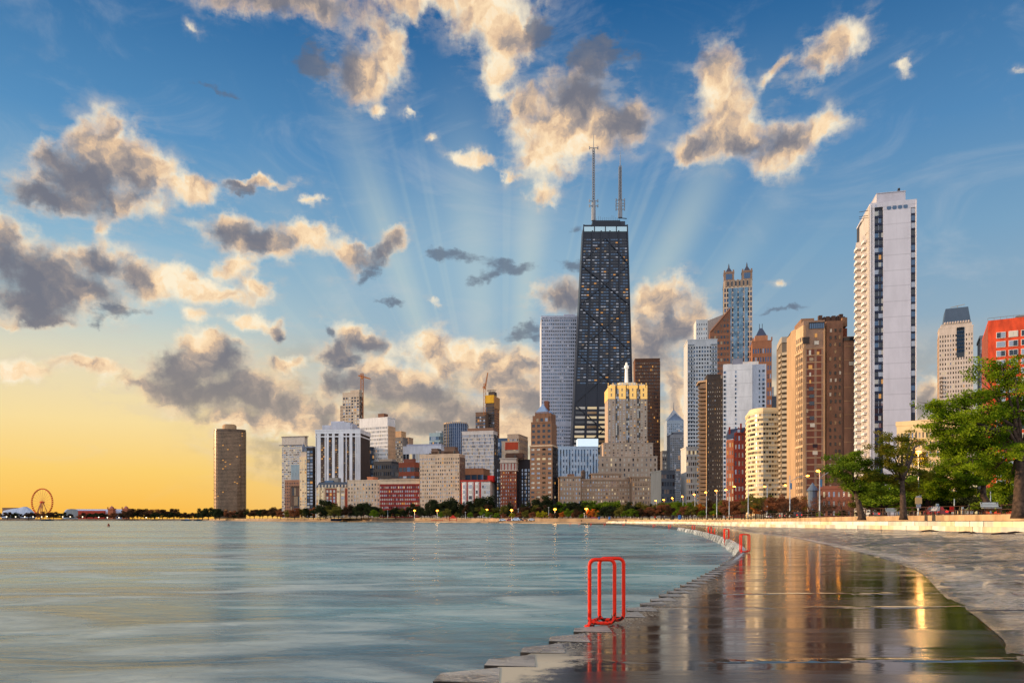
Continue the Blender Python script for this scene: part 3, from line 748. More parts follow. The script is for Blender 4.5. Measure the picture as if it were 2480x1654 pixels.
LAD = [(1796, 1338, 1294, 20, False, 'orange hoop rail just past the spilling water, second nearest'),
 (1755, 1305.5, 1281, 11, False, 'orange hoop rail with one shadowed post, third nearest'),
 (1731, 1292, 1280, 3, True, 'orange rail seen edge on, a thin post left of the third hoop'),
 (1716, 1290, 1275.5, 7, False, 'orange hoop rail fifth from the front along the curve'),
 (1677, 1282, 1272.5, 6, False, 'pale faded orange hoop rail sixth along the curve'),
 (1620, 1278.5, 1270.5, 4.5, False, 'orange hoop rail seventh along the curving edge'),
 (1582, 1275.5, 1269.5, 4.5, False, 'small orange hoop rail eighth along the curving edge'),
 (1509, 1273, 1268.4, 4, False, 'tiny orange hoop rail ninth along the far edge'),
 (1463, 1272.5, 1267.5, 3, False, 'tiny orange hoop rail tenth along the far edge'),
 (1430, 1271.8, 1267.2, 3, False, 'tiny orange hoop rail eleventh along the far edge'),
 (1402, 1271.3, 1267, 3, False, 'tiny orange hoop rail twelfth along the far edge'),
 (1380, 1271, 1266.6, 3, False, 'tiny orange hoop rail farthest along the edge')]
for (px, yb, yt, w, single, lb) in LAD:
    D = EYE*F/(yb-HY); h = (yb-yt)/F*D
    if px < 1560: D = min(D, 230); 
    ladder((X(px, D), D, 0), 0.34 if single else max(.36, w/F*D), min(h, 1.15), 0.36, 0.03, R(78) if single else 0, lb, False, 0.028 if D < 60 else 0.038)
# ---------------------------------------------------------------- the towers, left to right
def strips(b, cols, z0, z1, face='F', wallc=0, t=0.5):
    pass
def city():
    random.seed(11)
    # rounded lake tower
    b = Bld('apartment_tower', 'lone curved bronze glass tower standing apart by the yellow horizon', 'tower', 511, 586, 1038, 1500, 0, 46, zb=3.8)
    w, h = b.w, b.h; poly = []
    for k in range(40):
        a = 2*pi*k/40; r = 1+0.10*cos(3*a+0.5); poly.append((w/2+w/2*0.93*r*cos(a), 24+24*r*sin(a)))
    px0, px1 = min(p[0] for p in poly), max(p[0] for p in poly); poly = [((x-px0)/(px1-px0)*w, y) for x, y in poly]
    gm = pmat('bronze_glass', (92, 72, 56), 0.16, 0.55, var=0.2, scale=0.08)
    m = MB(); m.prism(poly, 0, h-4); m.prism([(w/2+(x-w/2)*.985, 24+(y-24)*.985) for x, y in poly], h-4, h); b.part('glass_shell', m, [gm])
    fl = MB(); n = 62
    for j in range(n):
        z = 4+(h-9)*j/n; fl.prism([(w/2+(x-w/2)*1.006, 24+(y-24)*1.006) for x, y in poly], z, z+0.95, 0, True)
    b.part('floor_bands', fl, [pmat('bronze_band', (150, 118, 90), 0.4, 0.3, var=0.1)])
    p = MB(); p.lathe([(w*.22, h-.5), (w*.22, h+9), (w*.19, h+9.3), (w*.19, h+11), (0.01, h+11)], 20, (w*.45, 24)); b.part('roof_house', p, [W((190, 150, 110))])
    for k in range(26):
        a = -pi/2+random.uniform(-1.2, 1.2); z = 6+(h-14)*random.random(); i = int(((a/(2*pi)) % 1)*40); x, y = poly[i]
        q = MB(); q.box(-1.6, 1.6, -.25, .1, 0, 1.9); o = b.part('window', q, [GL['warm']]); o.location = (x, y-0.35, z); 
    # banded tower with an overhanging top
    b = block('apartment_tower', 'pale banded apartment tower with blockier top floors and thin roof overhang', 'tower', 683, 738, 1059, 880, (196, 180, 166), 12, 34, th=-14, fw=.86, fh=.5, wt='bright', right=745, zb=3.5, topband=.09, pent=None)
    m = MB(); z = b.lz(1078); m.box(-3.5, b.w, -1.2, -.5, z-.3, z+.5); b.part('canopy_slab', m, [W((120, 110, 110))])
    m = MB(); m.box(-.5, b.w+3, -1.0, b.d*.6, b.h+.5, b.h+1.3); b.part('roof_slab', m, [W((150, 130, 120))])
    block('office_block', 'plain pale blue grey slab behind the brown blocks', 'building', 705, 727, 1126, 860, (150, 166, 172), 3, 4, th=-10, fw=.06, fh=.3, zb=3.5, depth=18)
    block('office_block', 'brown block rising behind the low dark bronze block', 'building', 690, 728, 1163, 845, (176, 124, 96), 9, 12, th=-10, fh=.6, wt='brown', zb=3.5, depth=18)
    block('office_block', 'low dark bronze glass block beside the slim cream tower', 'building', 704, 726, 1178, 825, (84, 68, 58), 5, 3, th=-8, fw=.86, fh=.9, wt='brown', left=702.5, zb=3.5, depth=14)
    # slim cream tower with dome
    b = block('apartment_tower', 'slim cream tower with little grey mansard dome', 'tower', 726, 743, 1107, 800, (232, 200, 160), 3, 20, th=-16, fh=.6, wt='gold', zb=3.5, depth=16)
    m = MB(); x1 = b.lx(743)
    m.box(.4, x1, 1, 12, b.h-.2, b.lz(1093)); b.part('upper_storeys', m, [W((206, 184, 164))])
    m = MB(); z = b.lz(1093); zz = b.lz(1080)
    m.taper(.2, x1+7, .6, 13, z, 1.5, x1+5.5, 2.5, 11, zz); m.lathe([(2.6, z), (2.4, z+4.5), (1.3, z+7), (.3, z+8.4), (.1, z+10.5)], 12, (2.6, 2.6)); b.part('mansard_roof', m, [W((116, 118, 128), rough=.5)])
    m = MB(); m.box(.4, x1, .9, 13, b.h, b.lz(1093)+.0); 
    # black framed glass tower
    block('apartment_tower', 'very slim tower with black steel frame and pale glass bays', 'tower', 743, 758, 1085, 790, (34, 36, 44), 2, 22, th=-14, fw=.82, fh=.68, wt='glassy', zb=3.5, depth=14)
    # big white ribbed tower
    b = Bld('apartment_tower', 'broad tower of white vertical piers with dark bronze window strips', 'tower', 765, 873, 1040, 760, -6, 34, left=761, zb=3.5)
    wm_, bm, core = W((238, 228, 224)), GL['brown'], MB(); b.d = 34
    core.box(.3, b.w-.3, .3, b.d, 0, b.h); b.part('core', core, [W((70, 52, 44))])
    # px bands: white piers between window strips
    piers = [(765, 766.5), (768, 777), (787, 789.5), (791.5, 796.5), (805, 811), (820.5, 832), (838, 840), (847, 853.5), (861, 863.5), (864.5, 867), (868.3, 870.5), (871.3, 873)]
    for a, c in piers:
        m = MB(); m.box(b.lx(a), b.lx(c), -.9, .35, 0, b.h-1.5); b.part('pier', m, [wm_])
    m = MB(); m.box(-.4, b.w+.3, -1.0, b.d+.2, b.h-4.2, b.h-1.4); m.box(-.4, b.w+.3, -1.0, b.d+.2, b.h-7.8, b.h-6.6)
    m.box(-.6, b.w+.4, -1.2, b.d+.3, b.h-1.3, b.h)
    b.part('crown_band', m, [wm_])
    for j in range(34):
        z = 3+(b.h-13)*j/34
        for (a, c) in ((777.4, 781.5), (782.5, 786.8), (797, 800), (801, 804.7), (811.5, 815.5), (816.5, 820.2), (832.5, 835), (835.7, 837.7), (840.3, 843), (843.6, 846.7), (854, 857), (857.6, 860.7)):
            b.window('F', b.lx(a), z, b.lx(c)-b.lx(a), (b.h-13)/34*.62, random.choices(['brown', 'tan', 'dark', 'warm'], [5, 3, 2, .4])[0], -.3)
    m = MB(); n = 8
    b.grid(m, 'L', 0, b.d-.4, 2, b.h-8, 8, 34, .7, .6, .4, 'brown', 0, o=-.28); b.part('side_wall', m, [W((214, 168, 110))], 'sunlit side wall')  # golden sunlight painted into the side wall's colour
    m = MB(); m.box(b.lx(777), b.lx(850), 4, b.d-4, b.h-.1, b.lz(1028)); m.box(b.lx(800), b.lx(846), 3, b.d-8, b.h, b.lz(1022)); m.box(b.lx(794), b.lx(826), 9, b.d-9, b.h, b.lz(1017)); b.part('roof_house', m, [W((206, 200, 204))])
    b.finish()
    # gridded tower behind with crane
    b = block('apartment_tower', 'tall pale gridded tower rising behind the white ribbed tower', 'tower', 830, 870, 951, 1050, (186, 166, 146), 6, 40, th=-22, fw=.66, fh=.6, wt='mixed', right=878, zb=3.8, scol=(120, 96, 80), topband=.03)
    m = MB(); m.box(b.lx(848), b.w, .5, b.d*.8, b.h-.4, b.lz(945)); b.part('roof_house', m, [W((186, 166, 146))])
    m = MB(); bl = b.lx(823); b.grid(m, 'F', bl, -.4, 2, b.lz(981), 2, 32, .6, .6, .3, 'mixed', 0, o=-1.2); m.box(bl, 0, 1.3, b.d, 0, b.lz(981)+.5); b.part('lower_wing', m, [W((176, 154, 134))])
    def crane(px, ytop, ybot, D, arms, label, lean=None):
        z0, z1 = Z(ybot, D), Z(ytop, D); r = empty('tower_crane', (X(px, D), D-2, z0), label, 'crane'); cm = W((206, 128, 74)); H = z1-z0; s = 1.6
        m = MB()
        for sx in (-1, 1):
            for sy in (-1, 1): m.beam((sx*s, sy*s, 0), (sx*s, sy*s, H), .55)
        k = 0
        while k*3.2 < H:
            z = k*3.2; sg = 1 if k % 2 else -1; m.beam((-s*sg, -s, z), (s*sg, -s, min(H, z+3.2)), .35); m.beam((s, -s*sg, z), (s, s*sg, min(H, z+3.2)), .35); k += 1
        m.build('mast', cm, r)
        for nm, (dx, dz) in arms:
            m = MB(); q = Vector((dx, 0, H+dz)); p = Vector((0, 0, H-6)) if nm != 'jib' or lean is None else Vector((0, 0, H-1))
            p = Vector((0, 0, H-5)); q = Vector((dx, 0, H-5+dz)); u = Vector((0, 0, 1.8)) if abs(dx) > abs(dz) else Vector((1.8, 0, 0))
            m.beam(p, q, .9); m.beam(p+u, q+u*.3, .7); n = 14
            for i in range(n):
                a = p.lerp(q, i/n); c = (p+u).lerp(q+u*.3, (i+1)/n); m.beam(a, c, .35)
            m.build(nm, cm, r)
        m = MB(); m.box(-1.6, 1.6, -2.4, -.4, H-8, H-5.6); m.build('cab', cm, r)
        m = MB(); m.beam((0, 0, H-5), (0, 0, H+1), .6); m.build('apex_mast', cm, r); return r
    crane(877.5, 905, 1020, 1050, [('jib', (12, -3)), ('counter_jib', (-5.5, 1.8))], 'rust coloured tower crane beside the tall gridded tower')
    # white curtain grid slab
    b = block('office_tower', 'wide slab with white window grid and tan sunless end wall', 'tower', 871, 939, 1013, 900, (228, 220, 214), 26, 24, th=-26, fw=.62, fh=.58, wt='bright', right=957, zb=3.6, scol=(206, 162, 124), scols=6, sfw=.3, topband=.08, t=.5,
          pent=[(911, 925, 1003, (120, 80, 60))], cap=100)
    block('office_tower', 'dark navy glass block right of the white ribbed tower', 'building', 873, 905, 1083, 880, (34, 42, 56), 12, 14, th=10, fw=.9, fh=.62, wt='dark', zb=3.5, depth=20, cap=60)
    block('apartment_block', 'dark charcoal block with scattered lit windows below the white grid slab', 'building', 905, 948, 1118, 840, (62, 62, 68), 9, 8, th=-20, fw=.5, fh=.55, wt='blue', right=966, zb=3.5, scol=(84, 84, 88), pent=[(912, 945, 1112, (150, 140, 132))])
    block('apartment_block', 'narrow grey tower with stacked balconies behind the brown brick block', 'building', 957, 975, 1060, 960, (122, 112, 104), 4, 26, th=-20, fw=.7, fh=.5, wt='mixed', zb=3.8, depth=14)
    block('office_block', 'thin tan tower peeping over the grey balcony tower', 'building', 955, 972, 1045, 1080, (212, 164, 120), 3, 6, th=-20, zb=3.8, depth=14, fw=.4)
    block('office_block', 'small stepped beige block right of the grey balcony tower', 'building', 973, 990, 1060, 1100, (186, 148, 118), 4, 20, th=-20, zb=3.8, depth=14)
    b = block('office_block', 'wide white glass block with pale curved reflections', 'building', 976, 1068, 1081, 930, (212, 212, 220), 12, 7, th=-8, fw=.86, fh=.86, wt='bright', zb=3.8, depth=30, topband=.10, kinds=None) if False else block('office_block', 'wide low white glass block below the teal glass tower', 'building', 976, 1068, 1081, 930, (212, 212, 220), 12, 7, th=-8, fw=.86, fh=.86, wt='bright', zb=3.8, depth=30, topband=.10)
    m = MB(); m.box(b.lx(984), b.w, 1, 28, b.h-.2, b.lz(1075)); b.part('roof_slab', m, [W((170, 170, 184))])
    b = block('office_tower', 'teal glass tower with stepped white roof', 'tower', 1040, 1066, 1049, 1020, (150, 170, 176), 7, 15, th=-20, fw=.9, fh=.66, wt='blue', right=1080, zb=3.8, pent=[(1052, 1066, 1044, (180, 180, 180))])
    # blue ribbed curved tower
    b = Bld('office_tower', 'dark blue ribbed tower with rounded front and golden left flank', 'tower', 1074, 1131, 1020, 960, 0, 36, zb=3.8)
    w, h = b.w, b.h; poly = [(0, 6), (w*.12, 0)]+[(w*.12+w*.88*k/10, -5*sin(pi*k/10)) for k in range(1, 10)]+[(w, 0), (w, 34), (0, 34)]
    m = MB(); m.prism(poly, 0, h-3); b.part('glass_shell', m, [pmat('navy_glass', (52, 66, 92), .15, .5, var=.15, scale=.1)])
    for k in range(0, 12):
        q = MB(); x, y = poly[k]; q.box(x-.35, x+.35, y-.7, y+.5, 0, h-2+random.random()); b.part('rib', q, [W((214, 180, 140) if k < 3 else (150, 160, 176))])
    q = MB(); q.prism([(w/2+(x-w/2)*1.01, 14+(y-14)*1.02) for x, y in poly], h-3.2, h-1.5); b.part('parapet', q, [W((190, 160, 130))])
    q = MB()
    for j in range(30): q.prism([(w/2+(x-w/2)*1.004, 14+(y-14)*1.012) for x, y in poly], 3+(h-8)*j/30, 3.8+(h-8)*j/30)
    b.part('floor_bands', q, [W((100, 110, 130))])
    block('office_block', 'low red brown brick office block with ribbon windows', 'building', 966, 1004, 1121, 760, (150, 74, 48), 4, 6, th=-24, fw=.92, fh=.5, wt='dark', right=1015, zb=3.4, pent=[(975, 998, 1112, (140, 80, 60))])
    # ---- front row along the drive
    b = Bld('mansion_block', 'old corner apartment house with slate mansard roof and cream bay windows', 'building', 766, 842, 1181, 715, -10, 22, left=763, zb=3.4); b.d = 24
    m = MB(); m.box(.02, b.w, .02, b.d, 0, b.h); m.box(-.6, b.w+.2, -.7, b.d, b.h-.5, b.h+.2); b.part('wall', m, [W((198, 168, 132))])
    m = MB(); m.box(b.lx(789), b.lx(815), -.25, .03, 4, b.h-1); m.box(b.lx(836), b.lx(841.5), -.25, .03, 4, b.h-1); b.part('brick_panel', m, [W((150, 70, 50))])
    for a, c in ((770, 777), (780, 787), (816, 826)):
        m = MB(); A, B = b.lx(a), b.lx(c); m.prism([(A, 0), (A+.8, -1.7), (B-.8, -1.7), (B, 0)], 1, b.h+.6); b.part('bay', m, [W((232, 206, 170))])
        for j in range(8): b.window('F', A+.9, 2.5+j*(b.h-4)/8, B-A-1.8, (b.h-4)/8*.55, pick('gold'), 1.72)
    m = MB(); m.box(b.lx(827), b.lx(836), -1.4, 0, .5, b.h-.3); b.part('bay', m, [W((196, 184, 172))])
    for j in range(8): b.window('F', b.lx(828), 2.5+j*(b.h-4)/8, b.lx(835)-b.lx(828), (b.h-4)/8*.6, pick('bright'), 1.42)
    for j in range(8):
        for a in (791, 799, 807.5): b.window('F', b.lx(a), 2.5+j*(b.h-4)/8, 1.9, 2.4, pick('bright'), .27)
        for a in (767, 778): b.window('F', b.lx(a), 2.5+j*(b.h-4)/8, .9, 2.4, pick('gold'), .02)
    m = MB(); m.taper(-.2, b.w, -.4, b.d, b.h+.2, 2, b.w-.6, 2.2, b.d-2, b.lz(1167)); b.part('mansard_roof', m, [W((64, 72, 84), rough=.6)])
    for k in range(9):
        m = MB(); x = b.lx(771+k*8); m.box(x, x+1.5, -.3, 1.2, b.h+.4, b.h+3); b.part('dormer', m, [W((196, 180, 160))])
    m = MB(); m.box(b.lx(790), b.lx(812), 6, 14, b.h, b.lz(1156)); b.part('roof_house', m, [W((150, 140, 130))])
    m = MB(); m.box(b.lx(783), b.lx(804), 3, 5, b.lz(1167), b.lz(1163)); b.part('conservatory', m, [GL['blue']]); b.finish()
    block('apartment_block', 'cream nine storey block left of the red brick block', 'building', 842, 920, 1163, 700, (206, 178, 150), 11, 9, th=-10, fw=.45, fh=.52, wt='mixed', zb=3.4, depth=22, mk=dict(var=.08), pent=[(884, 899, 1155, (206, 130, 90))], topband=.05)
    b = block('apartment_block', 'long deep red brick block with cream top floor', 'building', 920, 1016, 1173, 690, (136, 40, 34), 22, 8, th=-10, fw=.6, fh=.52, wt='bright', zb=3.4, depth=24, topband=.01, mk=dict(var=.08))
    m = MB(); z = b.lz(1165); m.box(0, b.w, -.5, 20, b.h+.5, z+1); m.box(-.3, b.w+.3, -1.2, 20, z+1, z+1.8); b.part('cornice', m, [W((214, 186, 156))])
    m = MB(); m.box(b.lx(944), b.lx(1000), 5, 18, z, b.lz(1157)); b.part('roof_house', m, [W((120, 100, 86))])
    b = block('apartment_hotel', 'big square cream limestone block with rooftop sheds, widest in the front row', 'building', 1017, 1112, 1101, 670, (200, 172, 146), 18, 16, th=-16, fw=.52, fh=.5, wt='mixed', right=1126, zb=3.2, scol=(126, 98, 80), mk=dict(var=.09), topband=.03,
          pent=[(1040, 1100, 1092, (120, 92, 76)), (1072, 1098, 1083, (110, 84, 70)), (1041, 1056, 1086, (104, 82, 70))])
    roof_clutter(b, 8, s=1.1)
    # white fin curtain tower
    b = block('office_tower', 'pale glass tower with closely spaced white vertical fins', 'tower', 1119, 1195, 1045, 800, (206, 194, 186), 26, 24, th=-14, fw=.72, fh=.74, wt='glassy', right=1205, zb=3.2, scol=(70, 66, 68), t=.5, scols=4)
    m = MB(); m.box(b.lx(1130), b.w-1, 3, b.d-2, b.h, b.lz(1036)); b.part('roof_house', m, [W((130, 96, 76))])
    # towers under construction
    b = block('construction_tower', 'half built tower with yellow wrapped top floors and bare slabs', 'construction', 1176, 1197, 976, 1150, (96, 78, 66), 6, 44, th=-18, fw=.7, fh=.62, wt='dark', right=1209, zb=3.8, scol=(176, 112, 70), cap=60)
    m = MB(); m.box(-.8, b.w*.97, -1.3, b.d*.5, b.h-.2, b.lz(957)); b.part('safety_screen', m, [W((226, 170, 40))])
    m = MB(); m.box(b.w*.98, b.w+1, 0, b.d, b.h-8, b.lz(960)); b.part('scaffold', m, [W((200, 138, 84))])
    m = MB(); m.box(b.w*.25, b.w*.95, 3, b.d*.6, b.lz(957), b.lz(948)); b.part('core_top', m, [W((80, 70, 66))])
    m = MB(); z = b.lz(948)
    for k in range(9): m.beam((b.w*.2+k*1.6, 2, z), (b.w*.2+k*1.6+random.uniform(-1, 1), 2, z+3), .5)
    m.beam((b.w*.1, 2, z+2), (b.w*1.05, 2, z+2.2), .6); b.part('formwork', m, [W((80, 70, 66))])
    b = block('construction_tower', 'shorter wing of bare concrete slabs beside the yellow topped tower', 'construction', 1152, 1175, 999, 1140, (120, 92, 74), 5, 32, th=-18, fw=.86, fh=.62, wt='dark', zb=3.8, depth=20, cap=60)
    crane(1174, 930, 1005, 1130, [('jib', (4.5, 22)), ('counter_jib', (-3, -1))], 'white and red crane with its jib raised above the half built tower')
    # beige block with orange panel
    b = block('office_tower', 'beige office block with notched top and blue corner windows', 'building', 1229, 1256, 1052, 880, (206, 172, 142), 5, 12, th=-18, fw=.55, fh=.5, wt='blue', right=1278, zb=3.4, scol=(200, 160, 124), scols=10, sfw=.6)
    b = block('office_block', 'beige office wing with an orange red blank wall panel', 'building', 1215, 1256, 1069, 850, (212, 184, 154), 6, 9, th=-6, fw=.5, fh=.5, wt='bright', zb=3.4, depth=14)
    m = MB(); m.box(b.lx(1224), b.lx(1255), -.9, -.4, b.lz(1089), b.lz(1071)); b.part('orange_panel', m, [W((196, 74, 42))])
    block('office_block', 'blue glass block glimpsed behind the fin tower', 'building', 1205, 1228, 1062, 900, (70, 92, 120), 4, 12, th=-10, fw=.9, fh=.6, wt='blue', zb=3.4, depth=18, cap=30)
    block('office_block', 'low brown block with blue ribbon glass behind the white bay fronted house', 'building', 1126, 1170, 1135, 700, (150, 100, 70), 3, 3, th=-12, fw=.92, fh=.5, wt='blue', right=1186, zb=3.2)
    # white and red bay fronted house
    b = Bld('apartment_house', 'white six storey house with red brick strips and red eaves', 'building', 1116, 1187, 1166, 655, -12, 20, right=1193, zb=3.2); b.d = 22
    m = MB(); m.box(.02, b.w, .02, b.d, 0, b.h); b.part('wall', m, [W((226, 214, 202))])
    m = MB(); m.box(-.4, b.w+.4, -.7, b.d, b.h, b.lz(1162)); b.part('eaves', m, [W((176, 50, 34))])
    for a, c in ((1116.5, 1119), (1130, 1133), (1147, 1150), (1161, 1165)):
        m = MB(); m.box(b.lx(a), b.lx(c), -.2, .03, 2, b.h-.4); b.part('brick_strip', m, [W((182, 54, 36))])
    for a, c in ((1120, 1129), (1134.5, 1146), (1151, 1160)):
        A, B = b.lx(a), b.lx(c); m = MB(); m.prism([(A, 0), (A+.7, -1.4), (B-.7, -1.4), (B, 0)], 1, b.h-1); b.part('bay', m, [W((236, 228, 220))])
        for j in range(6): b.window('F', A+.8, 2+j*(b.h-3)/6, B-A-1.6, (b.h-3)/6*.6, pick('mixed'), 1.42)
    for j in range(6):
        for a in (1168, 1173, 1178, 1183): b.window('F', b.lx(a), 2+j*(b.h-3)/6, 1.2, 2.4, pick('bright'), .02)
    m = MB(); m.box(b.lx(1178), b.lx(1192), 4, 10, b.h, b.lz(1151)); b.part('roof_house', m, [W((196, 32, 24))]); b.finish()
    # brick tower with white crown, two wings
    b = block('apartment_tower', 'red brown brick tower with white stone crown and darker wings', 'building', 1212, 1250, 1140, 650, (142, 74, 48), 7, 13, th=-10, fw=.4, fh=.5, wt='bright', right=1260, zb=3.0, scol=(44, 40, 44), parapet=.1, topband=.0, mk=dict(var=.07))
    m = MB(); z1 = b.lz(1109); m.box(-.2, b.w+.2, -.3, b.d, b.h, z1)
    m.box(-.8, b.w+.8, -1, b.d+.4, b.lz(1120.5), b.lz(1119)); m.box(-.8, b.w+.8, -1, b.d+.4, z1-.7, z1); m.box(-.6, b.w+.6, -.8, b.d+.4, b.h, b.h+.8); b.part('stone_crown', m, [W((198, 182, 168))])
    for k in range(5): 
        m = MB(); x = .6+k*(b.w-2)/4; m.box(x-.3, x+.5, -.5, -.25, b.h+1, b.lz(1122)); b.part('brick_strip', m, [W((150, 60, 44))])
    m = MB(); m.box(b.lx(1223), b.lx(1264), 4, 14, z1, b.lz(1096)); b.part('roof_house', m, [W((88, 60, 46))])
    wing = MB(); wing.box(b.lx(1197), -.4, 8, 26, 0, b.lz(1111)); b.part('left_wing', wing, [W((46, 42, 46))])
    wing = MB(); wing.box(b.w+.4, b.lx(1283), 9, 26, 0, b.lz(1111)); b.part('right_wing', wing, [W((46, 42, 46))])
    for j in range(13):
        z = 3+j*b.h/13
        for a in (1200, 1205.5): b.window('F', b.lx(a), z, 1, 2.2, pick('glassy'), -7.9)
        for a in (1260, 1267, 1270, 1276): b.window('F', b.lx(a), z, .9, 2.2, pick('glassy'), -8.9)
    b.finish()
    roof_clutter(b, 5, z=z1, s=.8)
    # brown tower with blue pyramid
    b = block('apartment_tower', 'tall brown brick tower crowned by a pale blue pyramid roof', 'tower', 1284, 1337, 1080, 620, (140, 104, 80), 4, 15, th=-18, fw=.58, fh=.42, wt='bright', right=1350, zb=2.8, scol=(50, 44, 46), parapet=.2, topband=.01, mk=dict(var=.07))
    m = MB(); m.box(-.5, b.w+.5, -.8, b.d+.4, b.h-.4, b.h+.8); b.part('belt_course', m, [W((206, 176, 146))])
    x0, x1 = b.lx(1286), b.w-.4
    m = MB(); z0, z1 = b.h+.8, b.lz(1024); m.box(x0+.1, x1-.1, .3, b.d-.5, z0, z1); b.grid(m, 'F', x0, x1, z0, z1, 4, 4, .55, .5, .3, 'dark', 0, o=-.3); m.box(x0, x1, -.3, 0, z1, z1+1); b.part('upper_storeys', m, [W((136, 98, 74))])
    x0, x1 = b.lx(1289), b.w-1.2
    m = MB(); z0, z1 = b.lz(1023.5), b.lz(1000); m.box(x0, x1, 1, b.d-1, z0-1, z1-2); m.box(b.lx(1295), b.lx(1334), .8, b.d-1.5, z1-3, z1); b.grid(m, 'F', b.lx(1295), b.lx(1328), z0, z0+9, 3, 2, .6, .6, .3, 'mixed', 0, o=-1); b.part('crown', m, [W((128, 90, 68))])
    m = MB(); A, B = b.lx(1294.5), b.lx(1326); yy = (B-A); zb_ = b.lz(1000); zt = b.lz(975); b8 = len(m.v)
    m.v += [(A, .6, zb_), (B, .6, zb_), (B, .6+yy, zb_), (A, .6+yy, zb_), ((A+B)/2, .6+yy/2, zt)]
    for f in ((0,1,4),(1,2,4),(2,3,4),(3,0,4)): m.f.append(f); m.mi.append(0)
    m.taper(B-1, b.w-.8, 1, 9, zb_-.5, B+.5, b.w-2, 4, 6, b.lz(995)); b.part('pyramid_roof', m, [W((128, 150, 180), rough=.45)])
    m = MB(); m.box(b.lx(1311), b.lx(1320), yy*.8, yy*.8+5, zb_-1, b.lz(967)); b.part('chimney', m, [W((116, 70, 50))])
    b.finish()
    # white gridded tall tower left of the black one
    b = block('office_tower', 'tall white gridded marble tower just left of the black tapering one', 'tower', 1311, 1400, 772, 940, (206, 204, 214), 20, 56, th=0, fw=.62, fh=.5, wt='slate', zb=3.4, depth=50, t=.6, parapet=.5, topband=0)
    m = MB(); z0, z1 = b.h+.5, b.lz(765); n = 10
    m.box(0, b.w, .3, 49, z0+.1, z1); zt = b.lz(765)
    dk = MB(); dk.box(.4, b.w-.4, 0, .29, z0, b.lz(772)+7); 
    for k in range(11): x = (b.w-1.2)*k/10; m.box(x, x+1.2, -.6, .25, z0, z1)
    m.box(0, b.w, -.61, .3, z1-2.6, z1); m.box(b.lx(1367), b.lx(1394), 10, 30, z1, b.lz(756)); b.part('crown', m, [W((206, 204, 214))])
    m = MB(); z = b.lz(1026); m.box(-.1, b.w+.1, -.75, 0, z-2.4, z+2.4); b.part('blank_band', m, [W((206, 204, 214))])
    tallblack()
    # dark brown tower right of the black one
    block('office_tower', 'dark brown gridded tower just right of the black tapering one', 'tower', 1538, 1598, 869, 1000, (112, 74, 54), 15, 46, th=-4, fw=.68, fh=.55, wt='brown', right=1604, zb=3.4, scol=(150, 96, 66), topband=.015, cap=100, t=.5)
    stepped()
    b = block('office_block', 'pale blue ribbed block with a glowing glass box on its roof', 'building', 1347, 1448, 1082, 700, (176, 192, 208), 14, 12, th=0, fw=.5, fh=.6, wt='blue', span=(90, 100, 116), zb=3, depth=26, t=.6)
    m = MB(); m.box(b.lx(1399), b.lx(1449), .6, 14, b.h, b.lz(1062)); b.part('glass_box', m, [emat('lantern_glass', (214, 226, 230), .8, (170, 190, 200))])
    hotel()
    # small ones right of the hotel
    block('office_block', 'low grey blue glass office block beside the long tan hotel', 'building', 1601, 1634, 1140, 560, (84, 92, 104), 5, 6, th=12, fw=.8, fh=.55, wt='blue', zb=2.6, depth=20)
    block('office_block', 'far pale block tucked under the spired tower', 'building', 1604, 1624, 1092, 1200, (120, 110, 104), 4, 16, th=0, fw=.7, zb=3.6, depth=20, cap=20)
    # spired chevron tower
    b = block('office_tower', 'distant tower with stepped chevron top and thin spire', 'tower', 1615, 1656, 1018, 1800, (160, 168, 178), 9, 60, th=0, fw=.7, fh=.5, wt='blue', zb=4, depth=36, cap=60)
    m = MB(); zt = b.lz(991); cx = b.w/2
    m.hexa([(0, 0, b.h), (b.w, 0, b.h), (b.w, 36, b.h), (0, 36, b.h), (cx-1.5, 16, zt), (cx+1.5, 16, zt), (cx+1.5, 20, zt), (cx-1.5, 20, zt)]); b.part('pointed_roof', m, [W((110, 124, 146), rough=.3)])
    for k in range(4):
        m = MB(); f = k/4; z = b.h+(zt-b.h)*f; hw = cx*(1-f); m.beam((cx-hw, 16*f-.6, z), (cx, 16*f-.6, z+hw*.9), 1.1); m.beam((cx+hw, 16*f-.6, z), (cx, 16*f-.6, z+hw*.9), 1.1); b.part('chevron', m, [W((196, 196, 200))])
    m = MB(); m.tube([(cx, 18, zt-2), (cx, 18, b.lz(972))], [1.2, .3], 6); b.part('spire', m, [W((90, 96, 110))])
    b = block('office_tower', 'light grey slab with dark vertical window lines before the spired tower', 'tower', 1623, 1661, 1053, 950, (176, 178, 184), 8, 36, th=0, fw=.5, fh=.7, wt='dark', zb=3.2, depth=20, cap=80)
    m = MB(); m.box(b.lx(1631), b.w-2, 2, 16, b.h, b.lz(1046)); b.part('roof_house', m, [W((130, 132, 140))])
    # tall grey white tower
    b = block('apartment_tower', 'tall grey and white tower with glassy corners and stepped top block', 'tower', 1665, 1737, 823, 640, (198, 194, 192), 11, 44, th=-6, fw=.6, fh=.55, wt='slate', depth=26, zb=2.8, cap=100)
    m = MB(); z1 = b.lz(772); A, B = b.lx(1687), b.lx(1715); m.box(A+.3, B-.3, 3.3, 20, b.h, z1); b.grid(m, 'F', A, B, b.h+.4, z1-2, 5, 4, .36, .4, .3, 'dark', 0, o=-3.3); m.box(A, B, 3.0, 3.32, z1-2, z1); b.part('upper_block', m, [W((214, 208, 202))])
    for a, c in ((1666, 1681), (1721, 1736)):
        for j in range(44): m = MB(); z = 1+(b.h-2)*j/44; m.box(b.lx(a), b.lx(c), -1.2, -.3, z, z+.55); b.part('balcony', m, [W((156, 160, 168))])
    b.finish()
